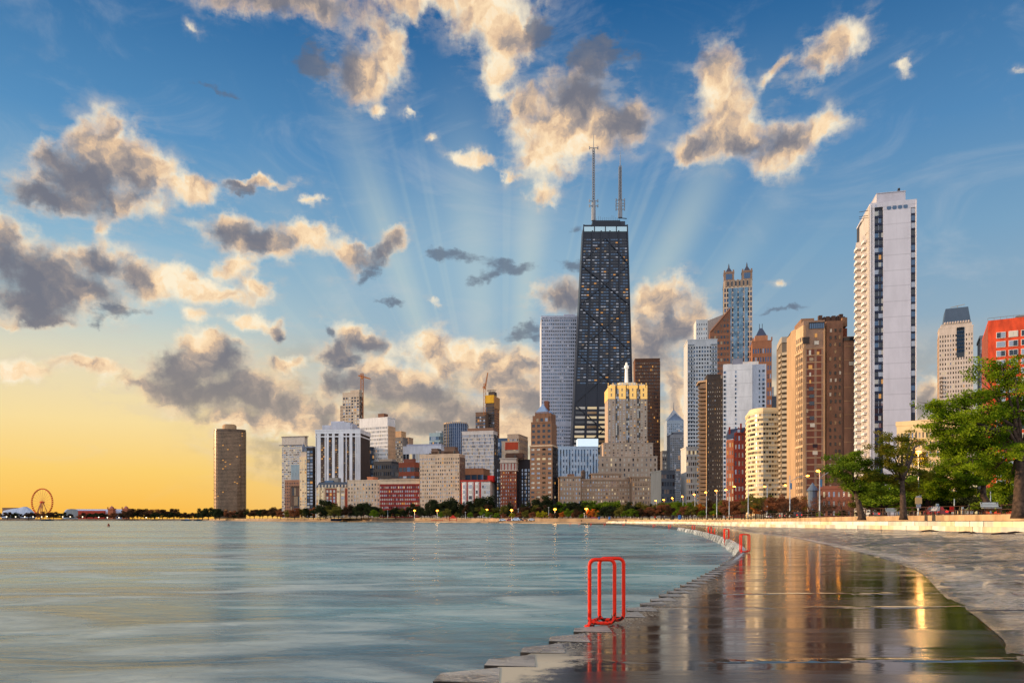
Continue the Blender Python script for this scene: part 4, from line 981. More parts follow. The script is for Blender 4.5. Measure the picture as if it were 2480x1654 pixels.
    block('apartment_block', 'lower pale gridded glass block at the foot of the tall grey white tower', 'building', 1662, 1692, 1083, 560, (206, 196, 186), 6, 12, th=0, fw=.74, fh=.62, wt='bright', zb=2.6, depth=18)
    # slant roofed brown tower
    b = Bld('office_tower', 'brown tower with a diagonally sliced roof', 'tower', 1719, 1769, 747, 760, -12, 34, zb=3); hz = b.h; zl = b.lz(803)
    m = MB(); cw = b.w; xs = 0
    m.hexa([(0, 0, 0), (cw, 0, 0), (cw, 30, 0), (0, 30, 0), (0, 0, zl), (cw, 0, hz), (cw, 30, hz), (0, 30, zl)]); b.part('wall', m, [W((142, 92, 66))])
    for j in range(36):
        z = 4+j*(hz-6)/36
        for i in range(6):
            x = 1.4+i*(cw-2)/6
            if z+3 < zl+(hz-zl)*x/cw-2: b.window('F', x, z, (cw-2)/6*.6, (hz-6)/36*.5, pick('brown'), 0)
    m = MB(); m.beam((0, -.4, zl), (cw, -.4, hz), 1.2, 1.0); b.part('sloped_coping', m, [W((176, 120, 90))])
    m = MB(); A = b.lx(1698); za, zb2 = b.lz(784), b.lz(790)
    m.hexa([(A, 12, 0), (cw-.2, 12, 0), (cw-.2, 29, 0), (A, 29, 0), (A, 12, b.lz(774)), (cw-.2, 12, hz-1), (cw-.2, 29, hz-1), (A, 29, b.lz(764))]); b.part('grey_roof_wedge', m, [W((150, 142, 136))]); b.finish()
    # twin turret tower
    b = block('office_tower', 'tall tan and blue tower with twin pointed turrets', 'tower', 1753, 1822, 679, 850, (206, 178, 150), 11, 46, th=-14, fw=.66, fh=.7, wt='blue', zb=3, depth=34, t=.4, parapet=.6, topband=.03)
    for a, c in ((1753, 1778), (1797, 1822)):
        A, B = b.lx(a), b.lx(c); z1 = b.lz(658); W0 = B-A
        m = MB(); m.box(A, B, 0, W0, b.h, z1); m.box(A-.3, B+.3, -.3, W0+.3, z1-1, z1+.6); b.part('turret', m, [W((150, 120, 100))])
        b.window('F', A+W0*.2, b.h+1.5, W0*.6, z1-b.h-3.5, 'blue', 0)
        for q in (0, .86): m = MB(); m.box(A+W0*q, A+W0*(q+.14), -.2, 1.2, z1, z1+2.6); b.part('pinnacle', m, [W((150, 120, 100))])
        m = MB(); zt = b.lz(640); c_ = (A+B)/2; n = len(m.v); m.v += [(A+1.5, 1.5, z1), (B-1.5, 1.5, z1), (B-1.5, W0-1.5, z1), (A+1.5, W0-1.5, z1), (c_, W0/2, zt)]
        for f in ((0,1,4),(1,2,4),(2,3,4),(3,0,4)): m.f.append(f); m.mi.append(0)
        m.tube([(c_, W0/2, zt-4), (c_, W0/2, zt), (c_, W0/2, b.lz(633))], [1.0, .9, .12], 6); b.part('turret_roof', m, [W((66, 64, 76), rough=.5)])
    for a, c in ((1764, 1772), (1776, 1786), (1789, 1799), (1803, 1811)):
        m = MB(); m.box(b.lx(a), b.lx(c), -.55, -.3, 20, b.lz(697)); b.part('glazed_bay', m, [pmat('blue_bay_glass', (104, 130, 146), .2, .4, var=.2, scale=.15)])
    for k in range(7):
        m = MB(); x = b.lx(1757)+k*(b.w-3)/6.6; m.box(x, x+1.6, -1.0, .4, b.lz(694), b.lz(677)); b.part('pinnacle', m, [W((150, 124, 104))])
        if k < 6: b.window('F', x+2, b.lz(692), (b.w-3)/6.6-2.6, 5, 'dark', .5)
    b.finish()
    # pyramid topped brown tower
    b = block('office_tower', 'brown brick tower with small dark pyramid roof and two masts', 'tower', 1822, 1869, 826, 820, (160, 104, 74), 8, 20, th=-14, fw=.55, fh=.55, wt='blue', zb=3, depth=30, cap=80)
    m = MB(); m.box(b.lx(1829), b.lx(1860), 3, 22, b.h, b.lz(811)); b.part('upper_storeys', m, [W((176, 118, 84))])
    m = MB(); z = b.lz(811); A, B = b.lx(1831), b.lx(1858); zt = b.lz(790)
    m.taper(A, B, 4, 4+B-A, z, (A+B)/2-1.5, (A+B)/2+1.5, 3+(B-A)/2, 5+(B-A)/2, zt); b.part('pyramid_roof', m, [W((58, 66, 88), rough=.5)])
    for dx in (-1.5, 1.5): m = MB(); m.tube([((A+B)/2+dx, 4+(B-A)/2, zt-.5), ((A+B)/2+dx, 4+(B-A)/2, zt+5)], .3, 5); b.part('mast', m, [W((40, 44, 56))])
    for q in (0, .97): m = MB(); m.box(b.w*q, b.w*q+1.4, -.2, 1.4, b.h, b.h+4); b.part('pinnacle', m, [W((150, 100, 74))])
    # white blank tower
    b = Bld('apartment_tower', 'white concrete tower with blank walls and single window columns', 'tower', 1751, 1822, 882, 500, -16, 26, zb=2.6, right=None); b.d = 26
    w2 = b.lx(1822); tot = b.lx(1856)
    m = MB(); m.box(0, w2, 0, 26, 0, b.h); b.part('wall', m, [W((214, 212, 214), joints=9.0, var=.06)])
    m = MB(); m.box(w2-.1, tot, 1.4, 26, 0, b.lz(884)); b.part('recessed_wall', m, [W((190, 190, 198), var=.06)])
    for j in range(34):
        z = 2+j*(b.h-5)/34
        for a, c, o in ((1752.5, 1757.5, 0), (1780, 1783, 0), (1838, 1841, -1.4), (1846.5, 1852, -1.4)): b.window('F', b.lx(a), z, b.lx(c)-b.lx(a), (b.h-5)/34*.55, pick('dark'), o)
    m = MB(); m.box(b.lx(1774), b.lx(1799), 6, 16, b.h, b.lz(864)); b.part('roof_house', m, [W((126, 126, 138))])
    m = MB(); m.box(b.lx(1799), b.lx(1838), 6, 18, b.h, b.lz(873)); m.box(b.lx(1752), b.lx(1772), 6, 14, b.h, b.lz(876)); b.part('roof_house', m, [W((206, 196, 186))]); b.finish()
    block('office_block', 'small pale far tower beside the white concrete tower', 'building', 1853, 1874, 938, 900, (190, 186, 184), 5, 14, th=0, fw=.5, zb=3, depth=18, cap=30)
    block('office_block', 'small dark ribbed far block above the cream rounded building', 'building', 1854, 1890, 961, 860, (92, 94, 104), 12, 3, th=0, fw=.5, fh=.9, wt='dark', zb=3, depth=18, cap=36)
    # dark balcony tower
    b = block('apartment_tower', 'dark brown slab tower with balconies up its sunlit edge', 'tower', 1713, 1751, 918, 520, (64, 54, 50), 7, 32, th=-8, fw=.34, fh=.36, wt='mixed', left=None, depth=30, zb=2.6, pent=[(1716, 1749, 907, (70, 60, 56))], parapet=.6, topband=.01, mk=dict(var=.08))
    m = MB(); m.box(b.lx(1711), 0-.4, .2, 2, 0, b.h); b.part('corner_pier', m, [W((236, 190, 140))])
    m = MB(); A = b.lxy(1693, 6); m.prism([(-.45, 2.5), (-.45, 28), (b.lxy(1693, 24), 24), (A+1, 6.5)], 0, b.h-2); b.part('balcony_core', m, [W((100, 80, 66))])
    for j in range(32):
        z = 2+j*(b.h-5)/32; m = MB(); m.box(A-1.2+.02*j, -.5, 2.2, 6.5, z, z+.35); m.box(A-1.2+.02*j, A-1.0+.02*j, 2.2, 6.5, z+.35, z+1.25); m.box(A-1.2, b.lx(1710), 2.2, 2.35, z+.35, z+1.25); b.part('balcony', m, [W((150, 124, 100))])
    m = MB(); m.prism([(0, 2.4), (0, 20), (A-.5, 20), (A-.5, 6)], b.h-1.2, b.h); b.part('roof_slab', m, [W((170, 140, 112))])
    gables()
    curved()
    # zigzag balcony tower
    b = Bld('apartment_tower', 'tan concrete tower with sawtooth balconies left of the old brown tower', 'tower', 1893, 1918, 815, 390, -14, 30, zb=2.4)
    A = b.lxy(1886, 8)
    m = MB(); m.box(.2, b.w, .6, 28, 0, b.h-.2); m.prism([(.2, 1.0), (.2, 18), (A+.6, 18), (A+.6, 6)], 0, b.h-3); b.part('wall', m, [W((132, 114, 96))])
    m = MB(); m.prism([(b.w+.1, .2), (b.w+.1, 20), (A+.2, 20), (A+.2, 5), (0, .2)], b.h-3.0, b.h); b.part('roof_band', m, [W((176, 160, 142))])
    n = 31
    for j in range(n):
        z = 2+j*(b.h-9)/n; hh = (b.h-9)/n*.5
        for i in range(2):
            x0 = .1+i*b.w*.5; x1 = x0+b.w*.5; m = MB(); m.prism([(x0, .6), (x0, -.3), (x1-.3, -1.5), (x1, -1.2), (x1, .6)], z, z+hh); b.part('balcony', m, [W((182, 164, 140))])
        m = MB(); m.prism([(.1, .5), (.1, 8), (A, 9), (A-.3, 6.5), (A*.5-.9, 4.0), (A*.5-.2, 3.2), (-.5, .3)], z+.1, z+hh); b.part('balcony', m, [W((182, 164, 140))])
    oldbrown(); whitetower()
    # tan tower with dark mansard
    b = block('apartment_tower', 'pale tan tower with tapering dark slate crown', 'tower', 2275, 2357, 792, 700, (206, 186, 170), 13, 40, th=-26, fw=.42, fh=.5, wt='bright', left=2271, zb=2.6, scol=(186, 152, 124), cap=100)
    m = MB(); A, B = b.lx(2279), b.lx(2354); m.box(A, B, .4, 30, b.h, b.lz(783)); b.part('upper_storeys', m, [W((196, 178, 164))])
    m = MB(); A, B = b.lx(2285), b.lx(2352); z0 = b.lz(783); z1 = b.lz(743)
    m.taper(A, B, 1.2, 28, z0, b.lx(2291), b.lx(2346), 4, 24, z1); b.part('slate_crown', m, [W((64, 80, 100), rough=.4)])
    m = MB(); m.beam((b.lx(2303), 5, z1+1), (b.lx(2338), 5, z1+2.6), .5); m.beam((b.lx(2320), 5, z1-.2), (b.lx(2320), 5, z1+2), .5); b.part('roof_hoist', m, [W((160, 156, 150))])
    for k in range(10):
        m = MB(); x = b.lx(2287)+k*(B-A)/10.5; m.lathe([(1.2, z0), (1.2, z0+1.2), (.3, z0+2.2)], 8, (x+.8, .8)); b.part('finial', m, [W((190, 170, 156))])
    for j in range(7): b.window('F', b.lx(2317), b.lz(800+j*9), b.lx(2335)-b.lx(2317), 2.4, 'blue' if j else 'dark', .5)
    m = MB(); m.box(b.lx(2316.5), b.lx(2335.5), -.44, -.2, b.lz(866), b.lz(796)); b.part('glazed_slot', m, [W((52, 60, 70))])
    for j in range(32): m = MB(); z = 20+j*3.6; m.box(b.lx(2276), b.lx(2283), -1.5, -.4, z, z+1.2); b.part('balcony', m, [W((120, 98, 82))]); b.finish()
    # orange brick
    b = block('apartment_block', 'bright orange red brick block with white framed paired windows', 'building', 2393, 2500, 768, 210, (206, 74, 36), 4, 15, th=0, fw=.66, fh=.50, wt='glassy', left=2387, depth=26, zb=2.3, scol=(206, 84, 44), topband=.07, mk=dict(var=.12, scale=.6), t=.25, scols=6) if False else None
    b = Bld('apartment_block', 'bright orange red brick block with white framed paired windows', 'building', 2393, 2560, 768, 210, -29, 26, zb=2.3)
    wl = W((214, 74, 36), var=.14, scale=.7); core = MB(); core.box(.02, b.w, .02, 26, 0, b.h); b.part('wall', core, [wl])
    m = MB(); m.prism([(0, .6), (0, 25), (b.lxy(2387.5, 25), 25)], 0, b.h-.6); b.part('side_wall', m, [W((150, 76, 54))])
    fr = W((226, 220, 210), var=.03)
    rows, cols = 17, 5
    for j in range(rows):
        z = b.lz(813+22.6*j)
        for i in range(cols):
            x = b.lx(2414+30*i); ww = b.lx(2434)-b.lx(2414); hh = 1.45
            f = MB(); f.box(x-.12, x+ww+.12, -.16, .0, z-.12, z+hh+.12); fo_ = b.part('window', f, [fr])
            for q in (0, .52):
                g_ = MB(); g_.box(x+ww*q, x+ww*(q+.47), -.20, -.17, z, z+hh); g_.build('pane', [GL[random.choice(['sky', 'blind', 'sky', 'dark'])]], fo_)
    m = MB()
    for k in range(9): m.beam((b.lx(2393)+k*1.5, 1, b.h), (b.lx(2393)+k*1.5, 1, b.h+.9), .07)
    m.beam((0, 1, b.h+.9), (9*1.5, 1, b.h+.9), .08); b.part('roof_rail', m, [W((120, 110, 100))])
    m = MB(); m.taper(b.lx(2452), b.w, 5, 18, b.h, b.lx(2468), b.w, 7, 16, b.lz(750)); b.part('roof_house', m, [W((110, 96, 88))])
    block('apartment_block', 'narrow grey balcony block squeezed left of the orange brick block', 'building', 2374, 2390, 816, 300, (150, 146, 144), 3, 22, th=-28, fw=.6, fh=.5, zb=2.4, depth=14)
    # cream apartments behind the trees, lamp glow painted as a paler wall colour
    b = block('apartment_block', 'long cream block glowing orange behind the street trees', 'building', 2172, 2330, 1022, 235, (236, 204, 150), 18, 9, th=-34, fw=.5, fh=.56, wt='mixed', zb=2.2, depth=26, topband=.06, parapet=1.4, cap=100)
    m = MB(); m.box(b.lx(2215), b.w, 4, 22, b.h, b.lz(1012)); b.part('penthouse', m, [W((170, 100, 60))])
    b = block('brick_house', 'three storey brown brick house with cream bay behind the bare trees', 'house', 1990, 2062, 1180, 235, (142, 82, 60), 6, 3, th=-22, fw=.4, fh=.55, wt='bright', zb=2.2, depth=16)
    b = block('stone_house', 'small cream stone house with pointed grey turret', 'house', 1955, 1988, 1196, 240, (206, 170, 130), 3, 3, th=-22, fw=.4, fh=.5, zb=2.2, depth=12)
    m = MB(); m.lathe([(1.5, 0), (1.5, b.h+1), (1.9, b.h+1.1), (.05, b.lz(1168))], 12, (b.lx(1968), .2)); b.part('turret', m, [W((92, 104, 120))])

def tallblack():
    D = 868; blk = pmat('black_steel', (38, 42, 52), 0.38, 0.3, var=0.1, scale=0.02)
    b = Bld('skyscraper', 'black tapering skyscraper with X bracing and two white antennas', 'skyscraper', 1378, 1540, 545, D, 0, 48, zb=3)
    H = b.h; dep0, dep1 = 50., 30.
    H = b.h = Z(545, D+12)-b.zb
    def yf(z): return 12*z/H
    def xl(z): d = D+yf(z); py = HY-(z+b.zb-EYE)/d*F; return X(1378+(1414-1378)*(HY-py)/(HY-545), d)-b.ax
    def xr(z): d = D+yf(z); py = HY-(z+b.zb-EYE)/d*F; return X(1540+(1519-1540)*(HY-py)/(HY-545), d)-b.ax
    def yb(z): return 50-8*z/H
    m = MB(); m.hexa([(xl(0), 0, 0), (xr(0), 0, 0), (xr(0), 50, 0), (xl(0), 50, 0), (xl(H), yf(H), H), (xr(H), yf(H), H), (xr(H), yb(H), H), (xl(H), yb(H), H)]); b.part('core', m, [blk])
    # columns, tapering with the wall
    for k in range(6):
        f = k/5; m = MB(); w = 1.5
        p0 = (xl(0)+(xr(0)-xl(0))*f, -.6, 0); p1 = (xl(H)+(xr(H)-xl(H))*f, yf(H)-.6, H); m.beam(p0, p1, w, 1.2); b.part('column', m, [blk])
    def FP(f, z, o=.8): return (xl(z)+(xr(z)-xl(z))*f, yf(z)-o, z)
    for z0, z1 in ((.02*H, .195*H), (.205*H, .385*H), (.39*H, .56*H), (.565*H, .72*H), (.725*H, .86*H)):
        for a, c in ((0, 1), (1, 0)):
            m = MB(); m.beam(FP(a, z0), FP(c, z1), 1.7, 1.2); b.part('cross_brace', m, [blk])
    for a in (0, 1): m = MB(); m.beam(FP(a, .865*H), FP(.5, .955*H), 1.5, 1.2); b.part('cross_brace', m, [blk])
    n = 94; ww = []
    for j in range(int(.375*H/5.6)):
        z = 5+j*5.6
        for k in range(5):
            kd = random.choices(['pale', 'blind', 'tan', 'dark'], [5, 3, 1.5, .8])[0]; p = FP((k+.11)/5, z, .12); q = FP((k+.91)/5, z, .12); ww.append((p, q, 2.7, kd))
    for j in range(n):
        z = 5+j*(H-20)/n; zf = z/H
        if zf < .455: continue
        for k in range(5):
            for s_ in range(3 if zf > .43 else 1):
                ns = 3 if zf > .43 else 1
                f0 = (k+.10+.82*s_/ns)/5; f1 = (k+.10+.82*(s_+.86)/ns)/5
                if zf < .385:
                    if j % 1: continue
                    kd = random.choices(['pale', 'blind', 'tan', 'dark'], [4, 2.5, 2.5, 3])[0]; hh = 1.5
                    if random.random() < .1: kd = 'dark'
                else: kd = random.choices(['sky', 'blue', 'dark', 'tan', 'warm'], [1.6, 4, 4, .5, .2])[0]; hh = 1.3
                p = FP(f0, z, .12); q = FP(f1, z, .12); ww.append((p, q, hh, kd))
    random.shuffle(ww)
    for i, (p, q, hh, kd) in enumerate(ww[:100]): put('window', unit_window(kd), b.root, p, (0, 0, 0), (q[0]-p[0], 3, hh))
    mb = MB(); ks = list(GL)
    for (p, q, hh, kd) in ww[100:]: mb.box(p[0], q[0], p[1]-.12, p[1]+.1, p[2], p[2]+hh, ks.index(kd))
    # right flank windows
    for j in range(n):
        z = 5+j*(H-20)/n
        for k in range(3):
            y0 = yf(z)+(yb(z)-yf(z))*(k+.15)/3; y1 = yf(z)+(yb(z)-yf(z))*(k+.85)/3; x = xr(z); mb.box(x-.3, x+.12, y0, y1, z, z+1.2, ks.index(random.choice(['blue', 'dark', 'dark'])))
    o = mb.build('window', [GL[k] for k in ks], b.root); o['kind'] = 'stuff'
    for k in range(4):
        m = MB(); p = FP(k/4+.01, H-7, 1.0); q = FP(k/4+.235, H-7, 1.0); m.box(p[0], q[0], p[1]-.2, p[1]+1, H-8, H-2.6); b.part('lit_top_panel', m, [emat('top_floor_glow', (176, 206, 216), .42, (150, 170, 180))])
    m = MB(); m.box(b.lxy(1435, 16), b.lxy(1502, 16), 16, 34, H-.2, b.lz(534, 16)); b.part('roof_house', m, [blk])
    m = MB(); z = b.lz(534, 17)
    for k in range(14): x = b.lxy(1440, 17)+k*2.3; m.tube([(x, 17, z-.2), (x, 17, z+random.uniform(1.5, 6))], .14, 4)
    m.box(b.lxy(1500, 18), b.lxy(1514, 18), 18, 24, H, b.lz(536, 18)); m.beam((b.lxy(1498, 18), 18, b.lz(528, 18)), (b.lxy(1518, 18), 18, b.lz(530, 18)), .8); b.part('roof_aerials', m, [W((70, 74, 84))])
    for cx, steps, sticks in ((1437.5, [(535, 2.6), (489, 2.3), (488, 1.5), (362, 1.3), (361, .55), (325, .25)], (488, 500, 360)), (1502, [(528, 2.6), (486, 2.3), (485, 1.9), (403, 1.7), (402, .6), (368, .25)], (486, 500, 508, 494))):
        r = MB(); x = b.lxy(cx, 22); pts = [(x, 22, b.lz(y, 22)) for y, _ in steps]
        lo = [i for i in range(len(steps))]
        r.tube(pts[:2], [steps[0][1], steps[1][1]], 8)
        # lattice middle
        z0, z1 = pts[2][2], pts[3][2]; s = steps[2][1]; k = 0; nseg = 22
        for sx, sy in ((-1, -1), (1, -1), (1, 1), (-1, 1)): r.beam((x+sx*s*.8, 22+sy*s*.8, z0), (x+sx*s*.7, 22+sy*s*.7, z1), .75)
        for k in range(nseg):
            a = z0+(z1-z0)*k/nseg; c = z0+(z1-z0)*(k+1)/nseg; g = 1 if k % 2 else -1; r.beam((x-g*s*.8, 22-s*.8, a), (x+g*s*.8, 22-s*.8, c), .5); r.beam((x+s*.8, 22-g*s*.8, a), (x+s*.8, 22+g*s*.8, c), .5); r.box(x-s*.8, x+s*.8, 22-s*.8, 22+s*.8, a, a+.4)
        r.tube(pts[4:], [steps[4][1], steps[5][1]], 6)
        for y in sticks: z = b.lz(y, 22); r.beam((x-5.5, 21, z), (x+5.5, 21, z), .7); r.tube([(x-5, 21, z-1.5), (x-5, 21, z+1.8)], .7, 6); r.tube([(x+5, 21, z-1.5), (x+5, 21, z+1.8)], .7, 6)
        b.part('antenna', r, [W((150, 150, 154), var=.05)])

def stepped():
    lime = W((186, 160, 138), var=.07); D = 760
    b = Bld('office_tower', 'stepped limestone tower with gold lit crown and white beacon mast', 'tower', 1433, 1592, 1105, D, 0, 40, zb=3)
    def tier(a, c, y1, y0, yb_, cols, rows, off, nm):
        A, B, z0, z1 = b.lx(a), b.lx(c), b.lz(y0), b.lz(y1); m = MB(); m.box(A+.4, B-.4, off+.35, off+36-off, z0 if y0 < 1250 else 0, z1)
        b.grid(m, 'F', A, B, z0 if y0 < 1250 else 0, z1-1, cols, rows, .34, .55, .4, 'bright', 0, o=-off-.35, pair=0); m.box(A, B, off-.05, off+.35, z1-1, z1); m.box(A-.3, B+.3, off-.3, off+20, z1-.5, z1+.3); b.part(nm, m, [lime])
    tier(1433, 1592, 1105, 1258, 0, 15, 12, 0, 'lower_wings')
    tier(1462, 1583, 1072, 1105, 0, 12, 5, 3, 'shoulder')
    A, B = b.lx(1474), b.lx(1570); z0, z1 = b.lz(1072), b.lz(964)
    m = MB(); m.box(A+.4, B-.4, 6, 34, z0, z1+1); b.grid(m, 'F', A, B, z0, z1, 11, 19, .42, .58, .5, 'bright', 0, o=-6)
    b.part('shaft', m, [lime])
    for k in range(4):
        a = (1491, 1517, 1543, 1568)[k]; 
    for a in (1492.5, 1518.5, 1545): m = MB(); m.box(b.lx(a), b.lx(a+8), 5.35, 5.5, z0, b.lz(940)); b.part('window_bay', m, [W((84, 76, 74))])
    for j in range(22):
        for a in (1493.2, 1497.2, 1519.2, 1523.2, 1545.7, 1549.7): b.window('F', b.lx(a), z0+1+j*(b.lz(942)-z0)/22, 1.3, 2.3, random.choice(['blind', 'dark', 'dark', 'sky', 'tan']), -5.33)
    gold = emat('floodlit_stone', (255, 190, 66), .55, (214, 176, 120))  # crown stone emits by itself, painting in its gold floodlighting
    m = MB(); z2, z3 = b.lz(964), b.lz(936)
    for a, c in ((1474, 1491.5), (1501.5, 1517.5), (1527.5, 1543.5), (1553.5, 1570)): m.box(b.lx(a), b.lx(c), 5.3, 34, z2, z3)
    m.box(b.lx(1481), b.lx(1566), 8, 32, z2, b.lz(928)); b.part('floodlit_crown', m, [gold])
    m = MB(); m.box(b.lx(1503), b.lx(1543), 9, 30, b.lz(928), b.lz(922)); m.box(b.lx(1483), b.lx(1563), 7.6, 31, b.lz(930), b.lz(927)); b.part('crown_cap', m, [W((236, 222, 196))])
    m = MB(); x = b.lx(1523); m.tube([(x, 16, b.lz(922)), (x, 16, b.lz(886)), (x, 16, b.lz(884)), (x, 16, b.lz(878)), (x, 16, b.lz(877)), (x, 16, b.lz(870))], [1.9, 1.5, 2.4, 2.4, 1.3, .9], 10); b.part('beacon_mast', m, [emat('beacon_white', (255, 240, 220), .35, (225, 215, 200))])
    for k in range(9):
        m = MB(); xx = b.lx(1475+k*11.6); m.box(xx-.5, xx+.9, 5.0, 6.4, z3-1.0, z3+2.2); m.box(xx-.2, xx+.6, 7.4, 8.2, b.lz(928), b.lz(928)+1.6); b.part('merlon', m, [gold])
    for a in (1483, 1509, 1535, 1561): b.window('F', b.lx(a)-.9, z2+2.5, 1.3, 3.2, 'tan', -5.28); b.window('F', b.lx(a)-.9, z2+8, 1.3, 3.0, 'tan', -5.28)
    for a in (1495.5, 1521.5, 1547.5):
        m = MB(); m.box(b.lx(a-3), b.lx(a+3.5), 7.6, 8, z2+1, b.lz(932)); b.part('window_bay', m, [W((120, 96, 70))])
        for j in range(5): b.window('F', b.lx(a-2.4), z2+1.5+j*2.9, 1.1, 2, 'dark', -7.55); b.window('F', b.lx(a+.8), z2+1.5+j*2.9, 1.1, 2, 'dark', -7.55)
    b.finish(100)

def hotel():
    c1 = (178, 146, 120); D = 620
    b = Bld('hotel', 'long tan stone hotel with projecting end wings below the stepped tower', 'hotel', 1356, 1580, 1158, D, 0, 40, zb=2.8); wl = W(c1, var=.07)
    def wing(a, c, y1, off, cols, rows, nm, dp=26):
        A, B, z1 = b.lx(a), b.lx(c), b.lz(y1); m = MB(); m.box(A+.3, B-.3, off+.4, off+dp, 0, z1-.1); b.grid(m, 'F', A, B, 0, z1-1.2, cols, rows, .44, .52, .4, 'bright', 0, o=-off-.4); m.box(A-.5, B+.5, off-.6, off+dp+.4, z1-1, z1)
        m.box(A-.15, B+.15, off-.2, off+.39, z1*.80, z1*.80+.7); b.part(nm, m, [wl])
    wing(1411, 1531, 1158, 12, 18, 10, 'main_range'); wing(1356, 1407, 1153, 0, 7, 9, 'end_wing', 36); wing(1531, 1580, 1153, 0, 8, 9, 'end_wing', 36); wing(1438, 1511, 1143, 14, 10, 11, 'centre_block')
    for s, x in ((0, b.lx(1407)), ):
        m = MB(); 
        b2 = MB(); 
    for j in range(9):
        z = 3+j*(b.lz(1153)-4)/9
        for k in range(4): q = MB(); 
    m = MB(); m.box(b.lx(1580)+.02, b.lx(1582), 2, 36, 0, b.lz(1154)); b.part('shaded_end_wall', m, [W((120, 92, 74))])  # end wall's shade painted as a darker stone colour
    m = MB(); x = b.lx(1417); m.lathe([(2, b.lz(1158)), (2, b.lz(1142)), (2.5, b.lz(1141)), (1.5, b.lz(1137)), (.2, b.lz(1134))], 8, (x, 16)); b.part('turret', m, [W((90, 74, 66))])
    m = MB(); m.box(b.lx(1378), b.lx(1393), 8, 18, b.lz(1153), b.lz(1146)); b.part('roof_house', m, [W((150, 110, 84))]); b.finish(100)

def gables():
    D = 440; b = Bld('mansion_block', 'red Victorian building with pointed gables and dark slate roof', 'building', 1778, 1819, 1047, D, -14, 16, zb=2.4); red = W((132, 48, 34), var=.1)
    m = MB(); m.box(.3, b.w, .3, 16, 0, b.h); b.grid(m, 'F', 0, b.w, 0, b.h-1, 5, 10, .42, .55, .3, 'mixed', 0, o=-.3); b.part('wall', m, [red])
    A = b.lx(1760); m = MB(); m.box(A+.3, 0, 4.3, 16, 0, b.lz(1062)); b.grid(m, 'F', A, -.05, 0, b.lz(1062)-1, 3, 10, .45, .55, .3, 'gold', 0, o=-4.3); b.part('sunlit_wing', m, [W((206, 124, 84))])  # low sunlight painted into the wing's paler brick colour
    for a, c, yt in ((1781, 1797, 1033), (1800, 1818, 1024)):
        m = MB(); P0, P1 = b.lx(a), b.lx(c); z = b.h-1; zt = b.lz(yt); q = (P0+P1)/2
        m.v += [(P0, -.4, z), (P1, -.4, z), (q, -.4, zt), (P0, 8, z), (P1, 8, z), (q, 8, zt)]
        for f in ((0,1,2),(3,5,4),(0,2,5,3),(1,4,5,2)): m.f.append(f); m.mi.append(0)
        b.part('gable', m, [red]); b.window('F', q-.7, z+1, 1.4, 1.8, 'sky', .42)
    m = MB(); z = b.h-.5; m.hexa([(A, 4.4, b.lz(1062)), (b.w, .6, z), (b.w, 15.5, z), (A, 15.5, z), (A+1.2, 8, b.lz(1035)), (b.w-1, 6, b.lz(1031)), (b.w-1, 9, b.lz(1031)), (A+1.2, 9, b.lz(1035))]); b.part('slate_roof', m, [W((58, 68, 88), rough=.5)])
    for a, y in ((1768, 1030), (1796, 1022), (1815, 1026)): m = MB(); x = b.lx(a); m.box(x-.5, x+.5, 6, 7, z, b.lz(y)); b.part('chimney', m, [red])
    b.finish(80)

